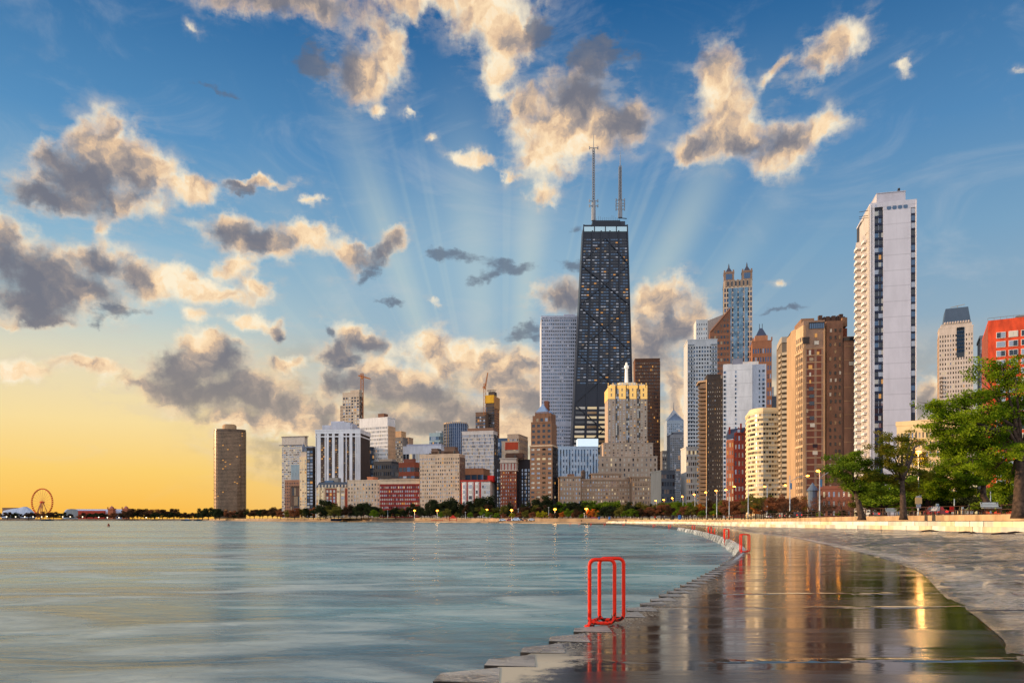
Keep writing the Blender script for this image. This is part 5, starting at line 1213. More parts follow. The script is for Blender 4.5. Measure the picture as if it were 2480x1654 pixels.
def curved():
    D = 400; b = Bld('apartment_block', 'rounded cream apartment block glowing in the low sun', 'building', 1817, 1890, 992, D, -12, 26, zb=2.4)
    w, h = b.w, b.h; cr = W((242, 214, 168), var=.05); R0 = 15.5; c = (8.6, 15.0)
    m = MB(); arc = []
    for k in range(15): a = R(180+78*k/14+8); arc.append((c[0]+R0*.62*cos(a) if False else c[0]+R0*cos(a)*.55, c[1]+R0*sin(a)))
    arc = [(8.6+8.6*cos(R(a)), 12+12*sin(R(a))) for a in range(180, 262, 7)]+[(w, 1.4)]
    poly = arc+[(w, 26), (0, 26)]
    inner = [(9+(x-9)*.97, 13+(y-13)*.97) for x, y in poly]; m.prism(inner, 0, h-.5); m.prism([(9+(x-9)*1.02, 13+(y-13)*1.02) for x, y in poly], h-1.3, h)
    m.prism([(9+(x-9)*.9, 14+(y-14)*.8) for x, y in poly], h, b.lz(985)); b.part('wall', m, [cr])
    n = 22
    for j in range(n+1):
        z = 1+j*(h-3)/n; q = MB(); q.prism([(9+(x-9)*1.0, 13+(y-13)*1.0) for x, y in poly], z, z+(h-3)/n*.46); b.part('floor_band', q, [cr])
    segs = list(zip(arc, arc[1:])); mb = MB(); cnt = 0
    for j in range(n):
        z = 1+j*(h-3)/n+(h-3)/n*.47; hh = (h-3)/n*.5
        for (p, q) in segs:
            L_ = sqrt((q[0]-p[0])**2+(q[1]-p[1])**2); sub = max(1, int(L_/1.3))
            for s_ in range(sub):
                a = (p[0]+(q[0]-p[0])*(s_+.12)/sub, p[1]+(q[1]-p[1])*(s_+.12)/sub); c2 = (p[0]+(q[0]-p[0])*(s_+.8)/sub, p[1]+(q[1]-p[1])*(s_+.8)/sub)
                a = (9+(a[0]-9)*.985, 13+(a[1]-13)*.985); c2 = (9+(c2[0]-9)*.985, 13+(c2[1]-13)*.985)
                kd = random.choice(['tan', 'dark', 'blind', 'blind', 'tan']); ang = atan2(c2[1]-a[1], c2[0]-a[0]); ln = sqrt((c2[0]-a[0])**2+(c2[1]-a[1])**2)
                if random.random() < .12 and cnt < 100: put('window', unit_window(kd), b.root, (a[0], a[1], z), (0, 0, ang), (ln, 1, hh)); cnt += 1
                else:
                    dx, dy = (c2[1]-a[1])/ln*.08, -(c2[0]-a[0])/ln*.08; ks = list(GL)
                    mb.hexa([(a[0]+dx, a[1]+dy, z), (c2[0]+dx, c2[1]+dy, z), (c2[0], c2[1], z), (a[0], a[1], z), (a[0]+dx, a[1]+dy, z+hh), (c2[0]+dx, c2[1]+dy, z+hh), (c2[0], c2[1], z+hh), (a[0], a[1], z+hh)], ks.index(kd))
    o = mb.build('window', [GL[k] for k in GL], b.root); o['kind'] = 'stuff'

def oldbrown():
    D = 330; br = W((152, 122, 102), var=.09, scale=.35); lime = W((214, 178, 138), var=.1, streak=.3)
    b = Bld('apartment_tower', 'old brown brick tower with limestone corner and dark light well', 'tower', 1946, 1998, 776, D, -9, 28, zb=2.2)
    A = b.lx(1916); B0 = b.lxy(1927, 9); C = b.lx(1998); D1 = b.lx(2007); E = b.lx(2048); Fx = b.lx(2073)
    m = MB(); m.box(.02, C, .02, 28, 0, b.h); b.part('front_wall', m, [br])
    # limestone flank: recedes to the left and away
    L0 = (B0, 9.0); m = MB(); m.prism([(0, 0.02), (0, 28), (B0, 28), L0], 0, b.lz(790, 3)); b.part('limestone_flank', m, [lime])
    m = MB(); m.prism([(B0-.1, 9.2), (B0-.1, 28), (b.lxy(1916, 22), 28), (b.lxy(1916, 14), 14)], 0, b.lz(796, 10)); b.part('narrow_wing', m, [W((186, 150, 114))])
    n = 26; dx, dy = (B0-0), 11.0; ln = sqrt(B0*B0+81); ang = atan2(-11.0, -B0)
    for j in range(n):
        z = 2+j*(b.lz(790)-5)/n
        for k in range(4):
            f = .12+.22*k; f2 = f+.11; w_ = ln*.11; kd = random.choice(['dark', 'tan', 'brown'])
            put('window', unit_window(kd), b.root, (B0*(1-f)-.03, 9*(1-f)-.03, z), (0, 0, atan2(-9, -B0)), (w_, 1, 1.9))
    for k in range(5):
        f = .04+.23*k; m = MB(); p = Vector((B0*(1-f)-.1, 9*(1-f)-.1, 2)); m.beam(p, p+Vector((0, 0, b.lz(830)-4)), .5, .4); b.part('pilaster', m, [lime])
    for y in (850, 1080): m = MB(); z = b.lz(y); m.beam((-.1, -.1, z), (B0-.1, 8.9, z), .7, .8); b.part('belt_course', m, [lime])
    m = MB(); m.box(C, D1, 5, 28, 0, b.lz(790, 5)); m.part = None; b.part('light_well', m, [W((44, 34, 30))])
    m = MB()
    for j in range(26): z = 3+j*3.1; m.box(C+.2, D1-.2, 3.6, 5, z, z+.12); m.beam((C+.3, 3.8, z), (D1-.3, 3.8, z+3), .15); m.beam((C+.2, 3.6, z+1), (D1-.2, 3.6, z+1), .08)
    b.part('fire_escape', m, [W((26, 22, 22))])
    m = MB(); m.box(D1+.02, E, 4, 28, 0, b.lz(779, 4)); b.part('recessed_wall', m, [W((134, 98, 78), var=.09, scale=.35)])
    m = MB(); m.box(E, Fx, 2.4, 28, 0, b.lz(818, 2.4)); b.part('side_wing', m, [W((146, 106, 84), var=.09, scale=.35)])
    m = MB(); m.box(E+.2, Fx-2, 6, 24, b.lz(822), b.lz(798, 6)); b.part('side_wing_top', m, [W((136, 74, 52))])
    m = MB(); m.box(E-.1, Fx+.2, 2.0, 5, b.lz(824)-.2, b.lz(817)); b.part('glazed_penthouse', m, [GL['dark']])
    lt = W((186, 146, 108), var=.1)
    for j in range(24):
        z = b.lz(845+16.5*j)
        if z < 3: break
        m = MB(); m.box(0, C+.1, -.10, .02, z, z+.28); b.part('string_course', m, [lt])
        if j % 2 == 0: m = MB(); m.box(E, Fx, 2.3, 2.42, z+1, z+1.25); b.part('string_course', m, [lt])
    m = MB(); m.box(-.12, .9, -.14, .02, 0, b.h-2); m.box(C-.7, C+.05, -.14, .02, 0, b.h-2); b.part('corner_stone', m, [lt])
    pan = W((118, 66, 50), var=.12)
    m = MB()
    for j in range(22):
        z = b.lz(861+16.5*j)+.45
        if z < 3: break
        m.box(b.lx(1978), b.lx(1989), -.06, .02, z, z+2.3); m.box(b.lx(1954), b.lx(1972), -.05, .02, z, z+2.3)
    b.part('brick_panels', m, [pan])
    # irregular windows on the front
    wl = [(1959, 848, 1964, 12), (1960, 866, 1970, 8), (1958, 884, 1967, 9), (1960, 902, 1964, 9), (1960, 920, 1964, 8), (1959, 937, 1970, 9), (1960, 955, 1972, 8), (1960, 972, 1972, 9), (1952, 990, 1957, 9), (1961, 1008, 1972, 9), (1962, 1025, 1973, 9), (1968, 1075, 1980, 9), (1968, 1092, 1980, 9), (1973, 808, 1979, 9), (1972, 826, 1983, 9), (1978, 852, 1984, 7), (1978, 1125, 1989, 9), (1975, 1142, 1985, 9)]
    for (a, y, c, h) in wl: b.window('F', b.lx(a), b.lz(y+h), b.lx(c)-b.lx(a), h*D/F, random.choice(['blind', 'blind', 'dark', 'warm', 'tan']), .08)
    for j in range(24):
        y = 793+17.3*j
        for a in (2015, 2027, 2038): 
            if random.random() < .88: b.window('F', b.lx(a+random.uniform(-1, 1)), b.lz(y+8), b.lx(a+4.5)-b.lx(a), 8*D/F, random.choice(['dark', 'dark', 'dark', 'blind', 'tan']), -3.9)
    b.window('F', b.lx(2060), b.lz(885), 2.2, 1.6, 'blind', -2.3)
    m = MB(); m.box(b.lx(1960), b.lx(1996), -.3, 3, b.lz(796), b.lz(783)); b.part('sun_room', m, [GL['blue']])
    m = MB(); m.box(b.lx(1959), b.lx(1997), -.5, 3.4, b.lz(783), b.lz(781)); 
    for k in range(8): x = b.lx(1960)+k*(b.lx(1996)-b.lx(1960))/7; m.box(x-.08, x+.08, -.42, -.3, b.lz(796), b.lz(783))
    b.part('sun_room_frame', m, [W((44, 40, 44))])
    m = MB(); m.box(b.lx(1945), b.lx(1960), -.4, 3, b.lz(832), b.lz(816)); b.part('bay', m, [W((60, 52, 50))])
    m = MB(); m.box(b.lx(1948), b.lx(1980), 6, 20, b.h, b.lz(771, 6)); m.box(b.lxy(2040, 6), b.lxy(2052, 6), 6, 20, b.lz(785), b.lz(772, 6)); b.part('parapet', m, [W((150, 112, 86))])
    for k, (a, s_) in enumerate(((1986, 1.3), (1996, .9), (2004, 1.0), (2012, .8), (2018, 1.1), (2028, 1), (2036, 1.4), (2044, .8))):
        m = MB(); x = b.lxy(a, 9); z = b.lz(780, 9); m.tube([(x, 9, z-.4), (x, 9, z+1.7*s_), (x, 9, z+2.4*s_)], [.9*s_, .9*s_, .15], 8) if k % 2 else m.box(x-.8, x+.8, 8, 10, z-.3, z+2*s_); b.part('water_tank' if k % 2 else 'vent_box', m, [W((84, 62, 52))])
    b.finish(100)

def whitetower():
    D = 300; wh = W((216, 208, 212), var=.035, joints=6.2, streak=.15)
    b = Bld('apartment_tower', 'tallest right hand white tower with blank front wall and stacked balconies', 'tower', 2107, 2220, 490, D, -14, 26, zb=2.2)
    A, B = b.lx(2139), b.lx(2206)
    m = MB(); m.box(.1, b.w-.1, .5, 26, 0, b.h-.3); b.part('core', m, [W((60, 60, 68))])
    m = MB(); m.box(A, B, 0, .6, 0, b.h-2.6); b.part('blank_wall', m, [wh])
    m = MB(); m.box(b.lx(2109), b.w+.1, -.1, .55, b.h-2.6 if False else b.lz(499), b.h+.4); m.box(b.lx(2138.5), b.w, -.05, .6, b.lz(507), b.lz(499)); m.box(0, b.w+.15, .4, 26, b.h-.3, b.h+.4); b.part('cornice', m, [W((206, 200, 206), var=.04)])
    for a, c, nm in ((2107, 2109.5, 'pier'), (2114.5, 2117.5, 'pier'), (2111, 2113, 'pier'), (2217.5, 2220, 'pier')):
        m = MB(); m.box(b.lx(a), b.lx(c), -.25, .5, 0, b.h-.3); b.part(nm, m, [W((224, 216, 218), var=.03)])
    n = 41; z0 = 3; dz = (b.lz(507)-z0)/n; navy = W((48, 52, 72), var=.05); fr = W((196, 196, 204), var=.03)
    for j in range(n):
        z = z0+j*dz
        m = MB(); m.box(b.lx(2117.6), A-.02, .15, .49, z, z+dz*.30); b.part('spandrel', m, [navy]); m = MB(); m.box(B+.02, b.lx(2217.4), .15, .49, z, z+dz*.22); b.part('spandrel', m, [navy])
        for (a, c, k) in ((2118, 2127.5, 0), (2128.3, 2134.5, 1), (2135, 2138.5, 0)):
            kd = random.choices(['dark', 'blue', 'sky', 'blind', 'warm'], [6, 3, 2, 1.2, .35])[0]
            b.window('F', b.lx(a), z+dz*.34, b.lx(c)-b.lx(a), dz*.6, kd, -.42)
        b.window('F', b.lx(2207.5), z+dz*.26, b.lx(2216.8)-b.lx(2207.5), dz*.7, random.choices(['dark', 'blue', 'sky', 'blind'], [5, 4, 2, 1])[0], -.42)
        m = MB(); m.box(b.lx(2127.6), b.lx(2128.2), .05, .4, z+dz*.3, z+dz); b.part('mullion', m, [fr])
    # stepped balcony flank receding to the left
    zt = b.lz(500); b.d = 26; q_ = b.lxy; pts = [(0, 1.2), (q_(2101, 7), 7), (q_(2089, 8), 8), (q_(2085, 15), 15), (q_(2073, 16), 16), (q_(2071.5, 25), 25), (0, 25)]
    m = MB(); m.prism(pts[::-1], 0, b.lz(548)); m.prism([(0, 1.2), (0, 20), (q_(2086, 20), 20), (q_(2094, 8), 8)], b.lz(548), zt); m.prism([(0, 1.0), (0, 16), (q_(2098, 16), 16), (q_(2101, 8), 8)], zt, b.h); b.part('balcony_flank', m, [W((200, 188, 180), var=.05)])
    for k in range(3): m = MB(); y_ = 1.6+k*1.9; x = q_(2107-k*2.2, y_)-.3; m.box(x-.3, x+.1, y_, y_+.5, 0, b.h-1-k*2); b.part('pier', m, [W((232, 216, 200), var=.03)])
    bal = W((232, 224, 220), var=.03); nb = 40
    for j in range(nb):
        z = 3+j*(b.lz(553)-3)/nb; h_ = (b.lz(553)-3)/nb
        for (ax, ay, w_, cnt) in ((q_(2087, 8), 7.2, q_(2102, 8)-q_(2087, 8), 0), (q_(2070, 16), 15.2, q_(2085, 16)-q_(2070, 16), 1)):
            m = MB(); yy = ay; m.prism([(ax, yy), (ax+w_*.15, yy-2.2), (ax+w_, yy-2.2), (ax+w_, yy+3), (ax, yy+3)], z, z+.22)
            m.box(ax+w_*.15, ax+w_, yy-2.2, yy-2.1, z+.95, z+1.1)
            for q in range(7): x = ax+w_*(.15+.85*q/6); m.box(x-.03, x+.03, yy-2.2, yy-2.12, z+.22, z+.96)
            m.hexa([(ax-.02, yy+2, z+.22), (ax+.08, yy+2, z+.22), (ax+w_*.17, yy-2.2, z+.22), (ax+w_*.13, yy-2.2, z+.22), (ax-.02, yy+2, z+1.05), (ax+.08, yy+2, z+1.05), (ax+w_*.17, yy-2.2, z+1.05), (ax+w_*.13, yy-2.2, z+1.05)])
            b.part('balcony', m, [bal])
            b.wl.append((99, 'F', ax+w_*.25, z+.3, w_*.7, h_*.72, random.choice(['dark', 'dark', 'blue', 'brown', 'tan']), -(yy+.7)))
    m = MB(); m.box(b.lxy(2123, 4), b.lxy(2193, 4), 4, 22, b.h+.3, b.lz(467, 4)); m.box(b.lxy(2122.5, 4), b.lxy(2193.5, 4), 3.8, 22.2, b.lz(467, 4), b.lz(465.5, 4)); b.part('roof_house', m, [W((190, 184, 190), var=.05)])
    m = MB(); m.tube([(b.lxy(2177, 6), 6, b.lz(469, 6)), (b.lxy(2177, 6), 6, b.lz(459, 6))], .45, 8); m.box(b.lxy(2173, 6), b.lxy(2176, 6), 5, 6, b.lz(469, 6), b.lz(463, 6)); b.part('flue', m, [W((50, 48, 52))])
    for k in range(4):
        m = MB(); cx, cz = b.lx(2153+13.3*k), b.lz(503); r = .85
        m.v += [(cx+r*cos(2*pi*i/20), -.08, cz+r*sin(2*pi*i/20)) for i in range(20)]+[(cx+r*cos(2*pi*i/20), .1, cz+r*sin(2*pi*i/20)) for i in range(20)]
        m.f.append(tuple(range(20))); m.mi.append(0)
        for i in range(20): m.f.append((i, (i+1) % 20, 20+(i+1) % 20, 20+i)); m.mi.append(0)
        b.part('round_window', m, [GL['blue']])
    for y in (500, 512, 517): m = MB(); m.tube([(b.lx(2107), 2, b.lz(y)), (b.lx(2083+y*.0), 2, b.lz(y+2))], .12, 5); b.part('roof_boom', m, [W((90, 84, 84))])
    b.finish(200)
city()
# ---------------------------------------------------------------- trees
def leaf_mat(name, c1, c2, trans=0.35):
    m = bpy.data.materials.new(name); m.use_nodes = True; t = NT(m.node_tree); t.n.clear()
    o = t.node('ShaderNodeTexCoord').outputs['Object']
    n = t.noise(o, 0.9, 4, 0.6); n2 = t.node('ShaderNodeObjectInfo').outputs['Random']
    c = t.mix(t.smooth(n, 0.38, 0.62), lin(c1), lin(c2)); c = t.mix(t.m('MULTIPLY', n2, 0.4), c, lin(tuple(int(a*.75) for a in c1)))
    d = t.node('ShaderNodeBsdfDiffuse'); tr = t.node('ShaderNodeBsdfTranslucent'); mx = t.node('ShaderNodeMixShader'); out = t.node('ShaderNodeOutputMaterial')
    t.l.new(c, d.inputs[0]); t.l.new(c, tr.inputs[0]); mx.inputs[0].default_value = trans
    t.l.new(d.outputs[0], mx.inputs[1]); t.l.new(tr.outputs[0], mx.inputs[2]); t.l.new(mx.outputs[0], out.inputs[0]); return m
LEAF = {'dark green': leaf_mat('leaf_dark', (44, 52, 36), (64, 72, 44)), 'green': leaf_mat('leaf_green', (92, 118, 32), (136, 156, 44)),
 'yellow green': leaf_mat('leaf_yellow', (150, 150, 36), (190, 176, 48)), 'orange': leaf_mat('leaf_orange', (190, 104, 46), (216, 138, 56)),
 'russet': leaf_mat('leaf_russet', (132, 84, 60), (164, 108, 72)), 'olive': leaf_mat('leaf_olive', (100, 100, 44), (130, 120, 56)), 'brown': leaf_mat('leaf_brown', (72, 54, 42), (96, 72, 50))}
bark = pmat('bark', (78, 60, 48), 0.95, var=0.3, scale=3.0, bump=0.6, bscale=8)
rng = np.random.default_rng(5)
def quads_mesh(name, P, size, mat, flat=0.0):
    """P: (n,3) leaf centres; one small bent face each, facing every way"""
    n = len(P); a = rng.normal(size=(n, 3)); a[:, 2] *= (1-flat); a /= np.linalg.norm(a, axis=1)[:, None]
    b = rng.normal(size=(n, 3)); b -= (b*a).sum(1)[:, None]*a; b /= np.linalg.norm(b, axis=1)[:, None]
    s = size*rng.uniform(.6, 1.35, n)[:, None]
    V = np.stack([P-a*s*.5, P+b*s*.33, P+a*s*.5, P-b*s*.33], 1).reshape(-1, 3)
    me = bpy.data.meshes.new(name); me.vertices.add(4*n); me.vertices.foreach_set('co', V.astype(np.float32).ravel())
    me.loops.add(4*n); me.loops.foreach_set('vertex_index', np.arange(4*n, dtype=np.int32))
    me.polygons.add(n); me.polygons.foreach_set('loop_start', np.arange(0, 4*n, 4, dtype=np.int32)); me.polygons.foreach_set('loop_total', np.full(n, 4, dtype=np.int32))
    me.materials.append(mat); me.update(calc_edges=True); return me
def clump(c, r, n, shell=0.55):
    d = rng.normal(size=(n, 3)); d /= np.linalg.norm(d, axis=1)[:, None]; rr = rng.uniform(shell, 1, n)**.7
    return np.array(c)+d*rr[:, None]*np.array(r)
def proto(seed, kind):
    """10 m tall tree: trunk mesh, crown mesh"""
    r = random.Random(seed); m = MB(); tips = []
    th = {'round': 1.5, 'tall': 1.6, 'spread': 2.2, 'bare': 2.4}[kind]
    m.tube([(0, 0, -.6), (.05, 0, th*.6), (0, .05, th)], [.32, .24, .2], 7)
    nl = {'round': 14, 'tall': 12, 'spread': 13, 'bare': 13}[kind]
    for i in range(nl):
        a = 2*pi*i/nl+r.uniform(-.4, .4); up = r.uniform(.12, 1.0)
        R_ = {'round': 4.0, 'tall': 2.6, 'spread': 4.8, 'bare': 4.0}[kind]*(1.1-.62*up**2)*r.uniform(.7, 1.1); h = th+(9.2-th)*up*r.uniform(.85, 1)
        e = Vector((R_*cos(a), R_*sin(a), h)); mid = Vector((e.x*.45, e.y*.45, th+(h-th)*.5))
        m.tube([(0, 0, th-.15), mid, e], [.15, .09, .03], 5); tips.append((e, mid))
        for k in range(3):
            t_ = r.uniform(.4, 1); q = mid.lerp(e, t_)+Vector((r.uniform(-1.2, 1.2), r.uniform(-1.2, 1.2), r.uniform(-.2, 1.1)))
            m.tube([mid.lerp(e, t_*.8), q], [.05, .015], 4); tips.append((q, mid))
    P = []
    for (e, mid) in tips:
        if kind == 'bare': P.append(clump(e, (.9, .9, .6), 26)); 
        else:
            s = r.uniform(.75, 1.35); P.append(clump(e, (1.15*s, 1.15*s, .95*s if kind != 'spread' else .7*s), int(88*s)))
    P = np.concatenate(P); return m.mesh('trunk_'+kind, [bark], True), P
PROTO = {}
def get_proto(kind, i):
    if (kind, i) not in PROTO:
        tm, P = proto(hash_(kind)+i, kind); PROTO[kind, i] = (tm, quads_mesh('crown_'+kind, P, .50 if kind != 'bare' else .26, LEAF['green']))
    return PROTO[kind, i]
def hash_(k): return sum(ord(c) for c in k)
TREES = []
def tree(px, D, ytop, zb, colour, kind='round', wide=1.0): TREES.append((px, D, ytop, zb, colour, kind, wide))
GZ = lambda D: FARZ(D) if D > 340 else 2.1
def row(a, b, step, D0, D1, tops, cols, kinds, wide=(.9, 1.2), jit=.35):
    x = a
    while x <= b:
        D = D0+(D1-D0)*(x-a)/max(1, b-a); D *= random.uniform(.985, 1.015)
        tree(x+random.uniform(-jit, jit)*step, D, random.uniform(*tops), GZ(D), random.choice(cols), random.choice(kinds), random.uniform(*wide)); x += step*random.uniform(.8, 1.2)
random.seed(21)
row(-20, 300, 17, 1540, 1540, (1237, 1243), ['brown', 'brown', 'dark green', 'russet'], ['spread', 'round'], (1.2, 1.7))
row(305, 430, 13, 1530, 1520, (1229, 1234), ['brown', 'russet', 'brown'], ['spread'], (1.1, 1.4))
row(300, 500, 15, 1500, 1490, (1238, 1243), ['dark green', 'brown'], ['round', 'spread'], (1.2, 1.6))
row(436, 500, 14, 1500, 1480, (1236, 1243), ['orange', 'dark green', 'brown'], ['round'], (1.1, 1.4))
row(492, 584, 15, 1300, 1230, (1226, 1236), ['dark green', 'dark green', 'russet', 'brown'], ['round'], (1.1, 1.4))
row(590, 675, 11, 1120, 960, (1226, 1231), ['brown', 'dark green', 'brown'], ['spread', 'round'], (1.0, 1.3))
row(684, 760, 13, 830, 760, (1226, 1236), ['dark green', 'olive', 'russet'], ['round'], (1.0, 1.3))
tree(741, 760, 1229, 3.8, 'dark green', 'tall', 1.2); tree(789, 690, 1206, 3.6, 'dark green', 'round', 1.2); tree(801, 690, 1216, 3.6, 'olive', 'round', 1.1)
row(772, 1010, 15, 690, 640, (1216, 1234), ['dark green', 'dark green', 'dark green', 'brown', 'olive'], ['round', 'round', 'spread'], (1.0, 1.35))
for px, yt in ((880, 1213), (898, 1218), (1047, 1206), (1058, 1209), (1088, 1202), (1096, 1205), (1130, 1212), (1150, 1207), (1166, 1198), (1178, 1200), (1228, 1215), (1278, 1215), (1312, 1198), (1325, 1205), (1340, 1211)):
    D = 650-(px-880)*.22; tree(px, D, yt, GZ(D), 'dark green', 'round', random.uniform(.85, 1.1))
row(1015, 1350, 17, 625, 520, (1219, 1234), ['dark green', 'dark green', 'olive', 'brown'], ['round', 'spread'], (.9, 1.25))
row(1356, 1500, 17, 545, 520, (1207, 1216), ['dark green', 'dark green', 'green'], ['round', 'spread'], (1.0, 1.3))
row(1510, 1600, 16, 500, 480, (1212, 1222), ['dark green', 'brown', 'olive'], ['round'], (1.0, 1.2))
for px, yt, c, w_ in ((905, 1232, 'green', 1), (1068, 1237, 'green', 1), (1082, 1231, 'olive', 1), (1107, 1240, 'olive', .9), (1118, 1243, 'dark green', 1), (1139, 1239, 'green', 1), (1152, 1242, 'brown', 1),
    (1172, 1229, 'green', .9), (1184, 1236, 'green', 1.2), (1203, 1240, 'green', 1.1), (1220, 1242, 'russet', 1), (1240, 1240, 'yellow green', 1), (1256, 1238, 'russet', 1), (1272, 1235, 'olive', .9), (1290, 1238, 'russet', 1),
    (1306, 1237, 'yellow green', 1), (1319, 1236, 'yellow green', 1), (1334, 1241, 'russet', 1), (1348, 1240, 'brown', 1.1), (1362, 1238, 'orange', 1), (1378, 1231, 'green', 1.1), (1390, 1240, 'russet', 1), (1408, 1243, 'green', 1.1),
    (1400, 1233, 'brown', 1.1), (1429, 1233, 'orange', 1), (1441, 1232, 'orange', 1), (1446, 1239, 'yellow green', .8)):
    D = 560-(px-905)*.27; tree(px, D, yt, GZ(D), c, 'round', w_*1.05)
tree(1470, 395, 1222, 2.3, 'dark green', 'round', 1.35); tree(1484, 390, 1226, 2.3, 'dark green', 'round', 1.2); tree(1502, 385, 1229, 2.2, 'olive', 'round', 1.1); tree(1518, 380, 1232, 2.2, 'green', 'round', 1.1); tree(1536, 376, 1231, 2.2, 'green', 'round', 1.2)
row(1552, 1700, 17, 380, 330, (1217, 1232), ['russet', 'brown', 'green', 'olive', 'russet'], ['round', 'spread'], (1.0, 1.25))
row(1600, 1760, 21, 420, 360, (1209, 1220), ['brown', 'green', 'olive'], ['round'], (.9, 1.2))
tree(1668, 345, 1216, 2.1, 'green', 'round', 1.0); tree(1701, 335, 1218, 2.1, 'orange', 'round', .9); tree(1700, 315, 1234, 2.1, 'green', 'round', 1.0); tree(1741, 320, 1218, 2.1, 'green', 'round', 1.2); tree(1757, 318, 1216, 2.1, 'green', 'round', 1.0)
row(1722, 1900, 18, 325, 255, (1198, 1218), ['russet', 'olive', 'russet', 'brown', 'orange'], ['spread', 'round', 'bare'], (.95, 1.2))
row(1800, 1990, 21, 300, 235, (1188, 1202), ['russet', 'brown', 'olive'], ['spread', 'bare'], (.8, 1.0))
row(1850, 2130, 21, 215, 150, (1196, 1216), ['russet', 'russet', 'green', 'brown'], ['bare', 'bare', 'spread'], (.9, 1.15))
row(1880, 2120, 27, 205, 150, (1232, 1240), ['green', 'dark green'], ['round'], (1.3, 1.6))
row(2130, 2500, 27, 150, 105, (1170, 1196), ['dark green', 'dark green', 'green'], ['round', 'spread'], (1.1, 1.4))
tree(2140, 128, 1150, 2.1, 'green', 'spread', 1.2); tree(2205, 132, 1140, 2.1, 'green', 'round', 1.1); tree(2245, 126, 1132, 2.1, 'green', 'round', 1.2); tree(2110, 140, 1168, 2.1, 'olive', 'spread', 1.1)
BACKS = [(-999, 70, 'the white tent roofs on the pier'), (70, 140, 'the big wheel'), (140, 262, 'the long pier hall'), (262, 330, 'the twin domed brick towers'), (330, 440, 'the open yellow sky'), (440, 508, 'the yellow sky left of the lone tower'),
 (508, 588, 'the lone curved tower'), (588, 682, 'the gap of yellow sky'), (682, 724, 'the banded pale tower'), (724, 762, 'the slim cream tower'), (762, 842, 'the mansard roofed corner house'), (842, 920, 'the cream nine storey block'),
 (920, 1016, 'the long red brick block'), (1016, 1114, 'the square cream limestone block'), (1114, 1192, 'the white and red bay fronted house'), (1192, 1284, 'the brick tower with white crown'), (1284, 1352, 'the blue pyramid tower'),
 (1352, 1440, 'the left wing of the long tan hotel'), (1440, 1530, 'the middle of the long tan hotel'), (1530, 1600, 'the right wing of the long tan hotel'), (1600, 1662, 'the grey slab under the spire'), (1662, 1712, 'the tall grey white tower'),
 (1712, 1762, 'the dark balcony tower'), (1762, 1818, 'the red gabled house'), (1818, 1888, 'the rounded cream block'), (1888, 1946, 'the sawtooth balcony tower'), (1946, 2072, 'the old brown brick tower'), (2072, 2170, 'the tall white tower'),
 (2170, 2330, 'the orange lit cream block'), (2330, 2999, 'the orange brick block')]
def back(px):
    for a, b, d in BACKS:
        if a <= px < b: return d
ORD = ['first', 'second', 'third', 'fourth', 'fifth', 'sixth', 'seventh', 'eighth', 'ninth', 'tenth', 'eleventh', 'twelfth', 'thirteenth', 'fourteenth', 'fifteenth', 'sixteenth']
cnt = {}; tot = {}
TREES.sort(key=lambda q: q[0])
for q in TREES: tot[(q[4], back(q[0]))] = tot.get((q[4], back(q[0])), 0)+1
for i, (px, D, yt, zb, colour, kind, wide) in enumerate(TREES):
    k = (colour, back(px)); cnt[k] = cnt.get(k, 0)+1
    lab = ('%s leaved tree in front of %s' % (colour, k[1])) if tot[k] == 1 else ('%s %s tree before %s' % (ORD[cnt[k]-1], colour, k[1]))
    H = Z(yt, D)-zb; s = H/10
    r = empty('broadleaf_tree', (X(px, D), D, zb), lab, 'tree', random.uniform(0, 6.28), 'park and street trees')
    tm, cm = get_proto(kind, random.randrange(3 if kind != 'tall' else 1))
    sw = s*wide
    a = put('trunk', tm, r, sc=(sw, sw, s)); c = put('crown', cm, r, sc=(sw, sw, s))
    c.material_slots[0].link = 'OBJECT'; c.material_slots[0].material = LEAF[colour]
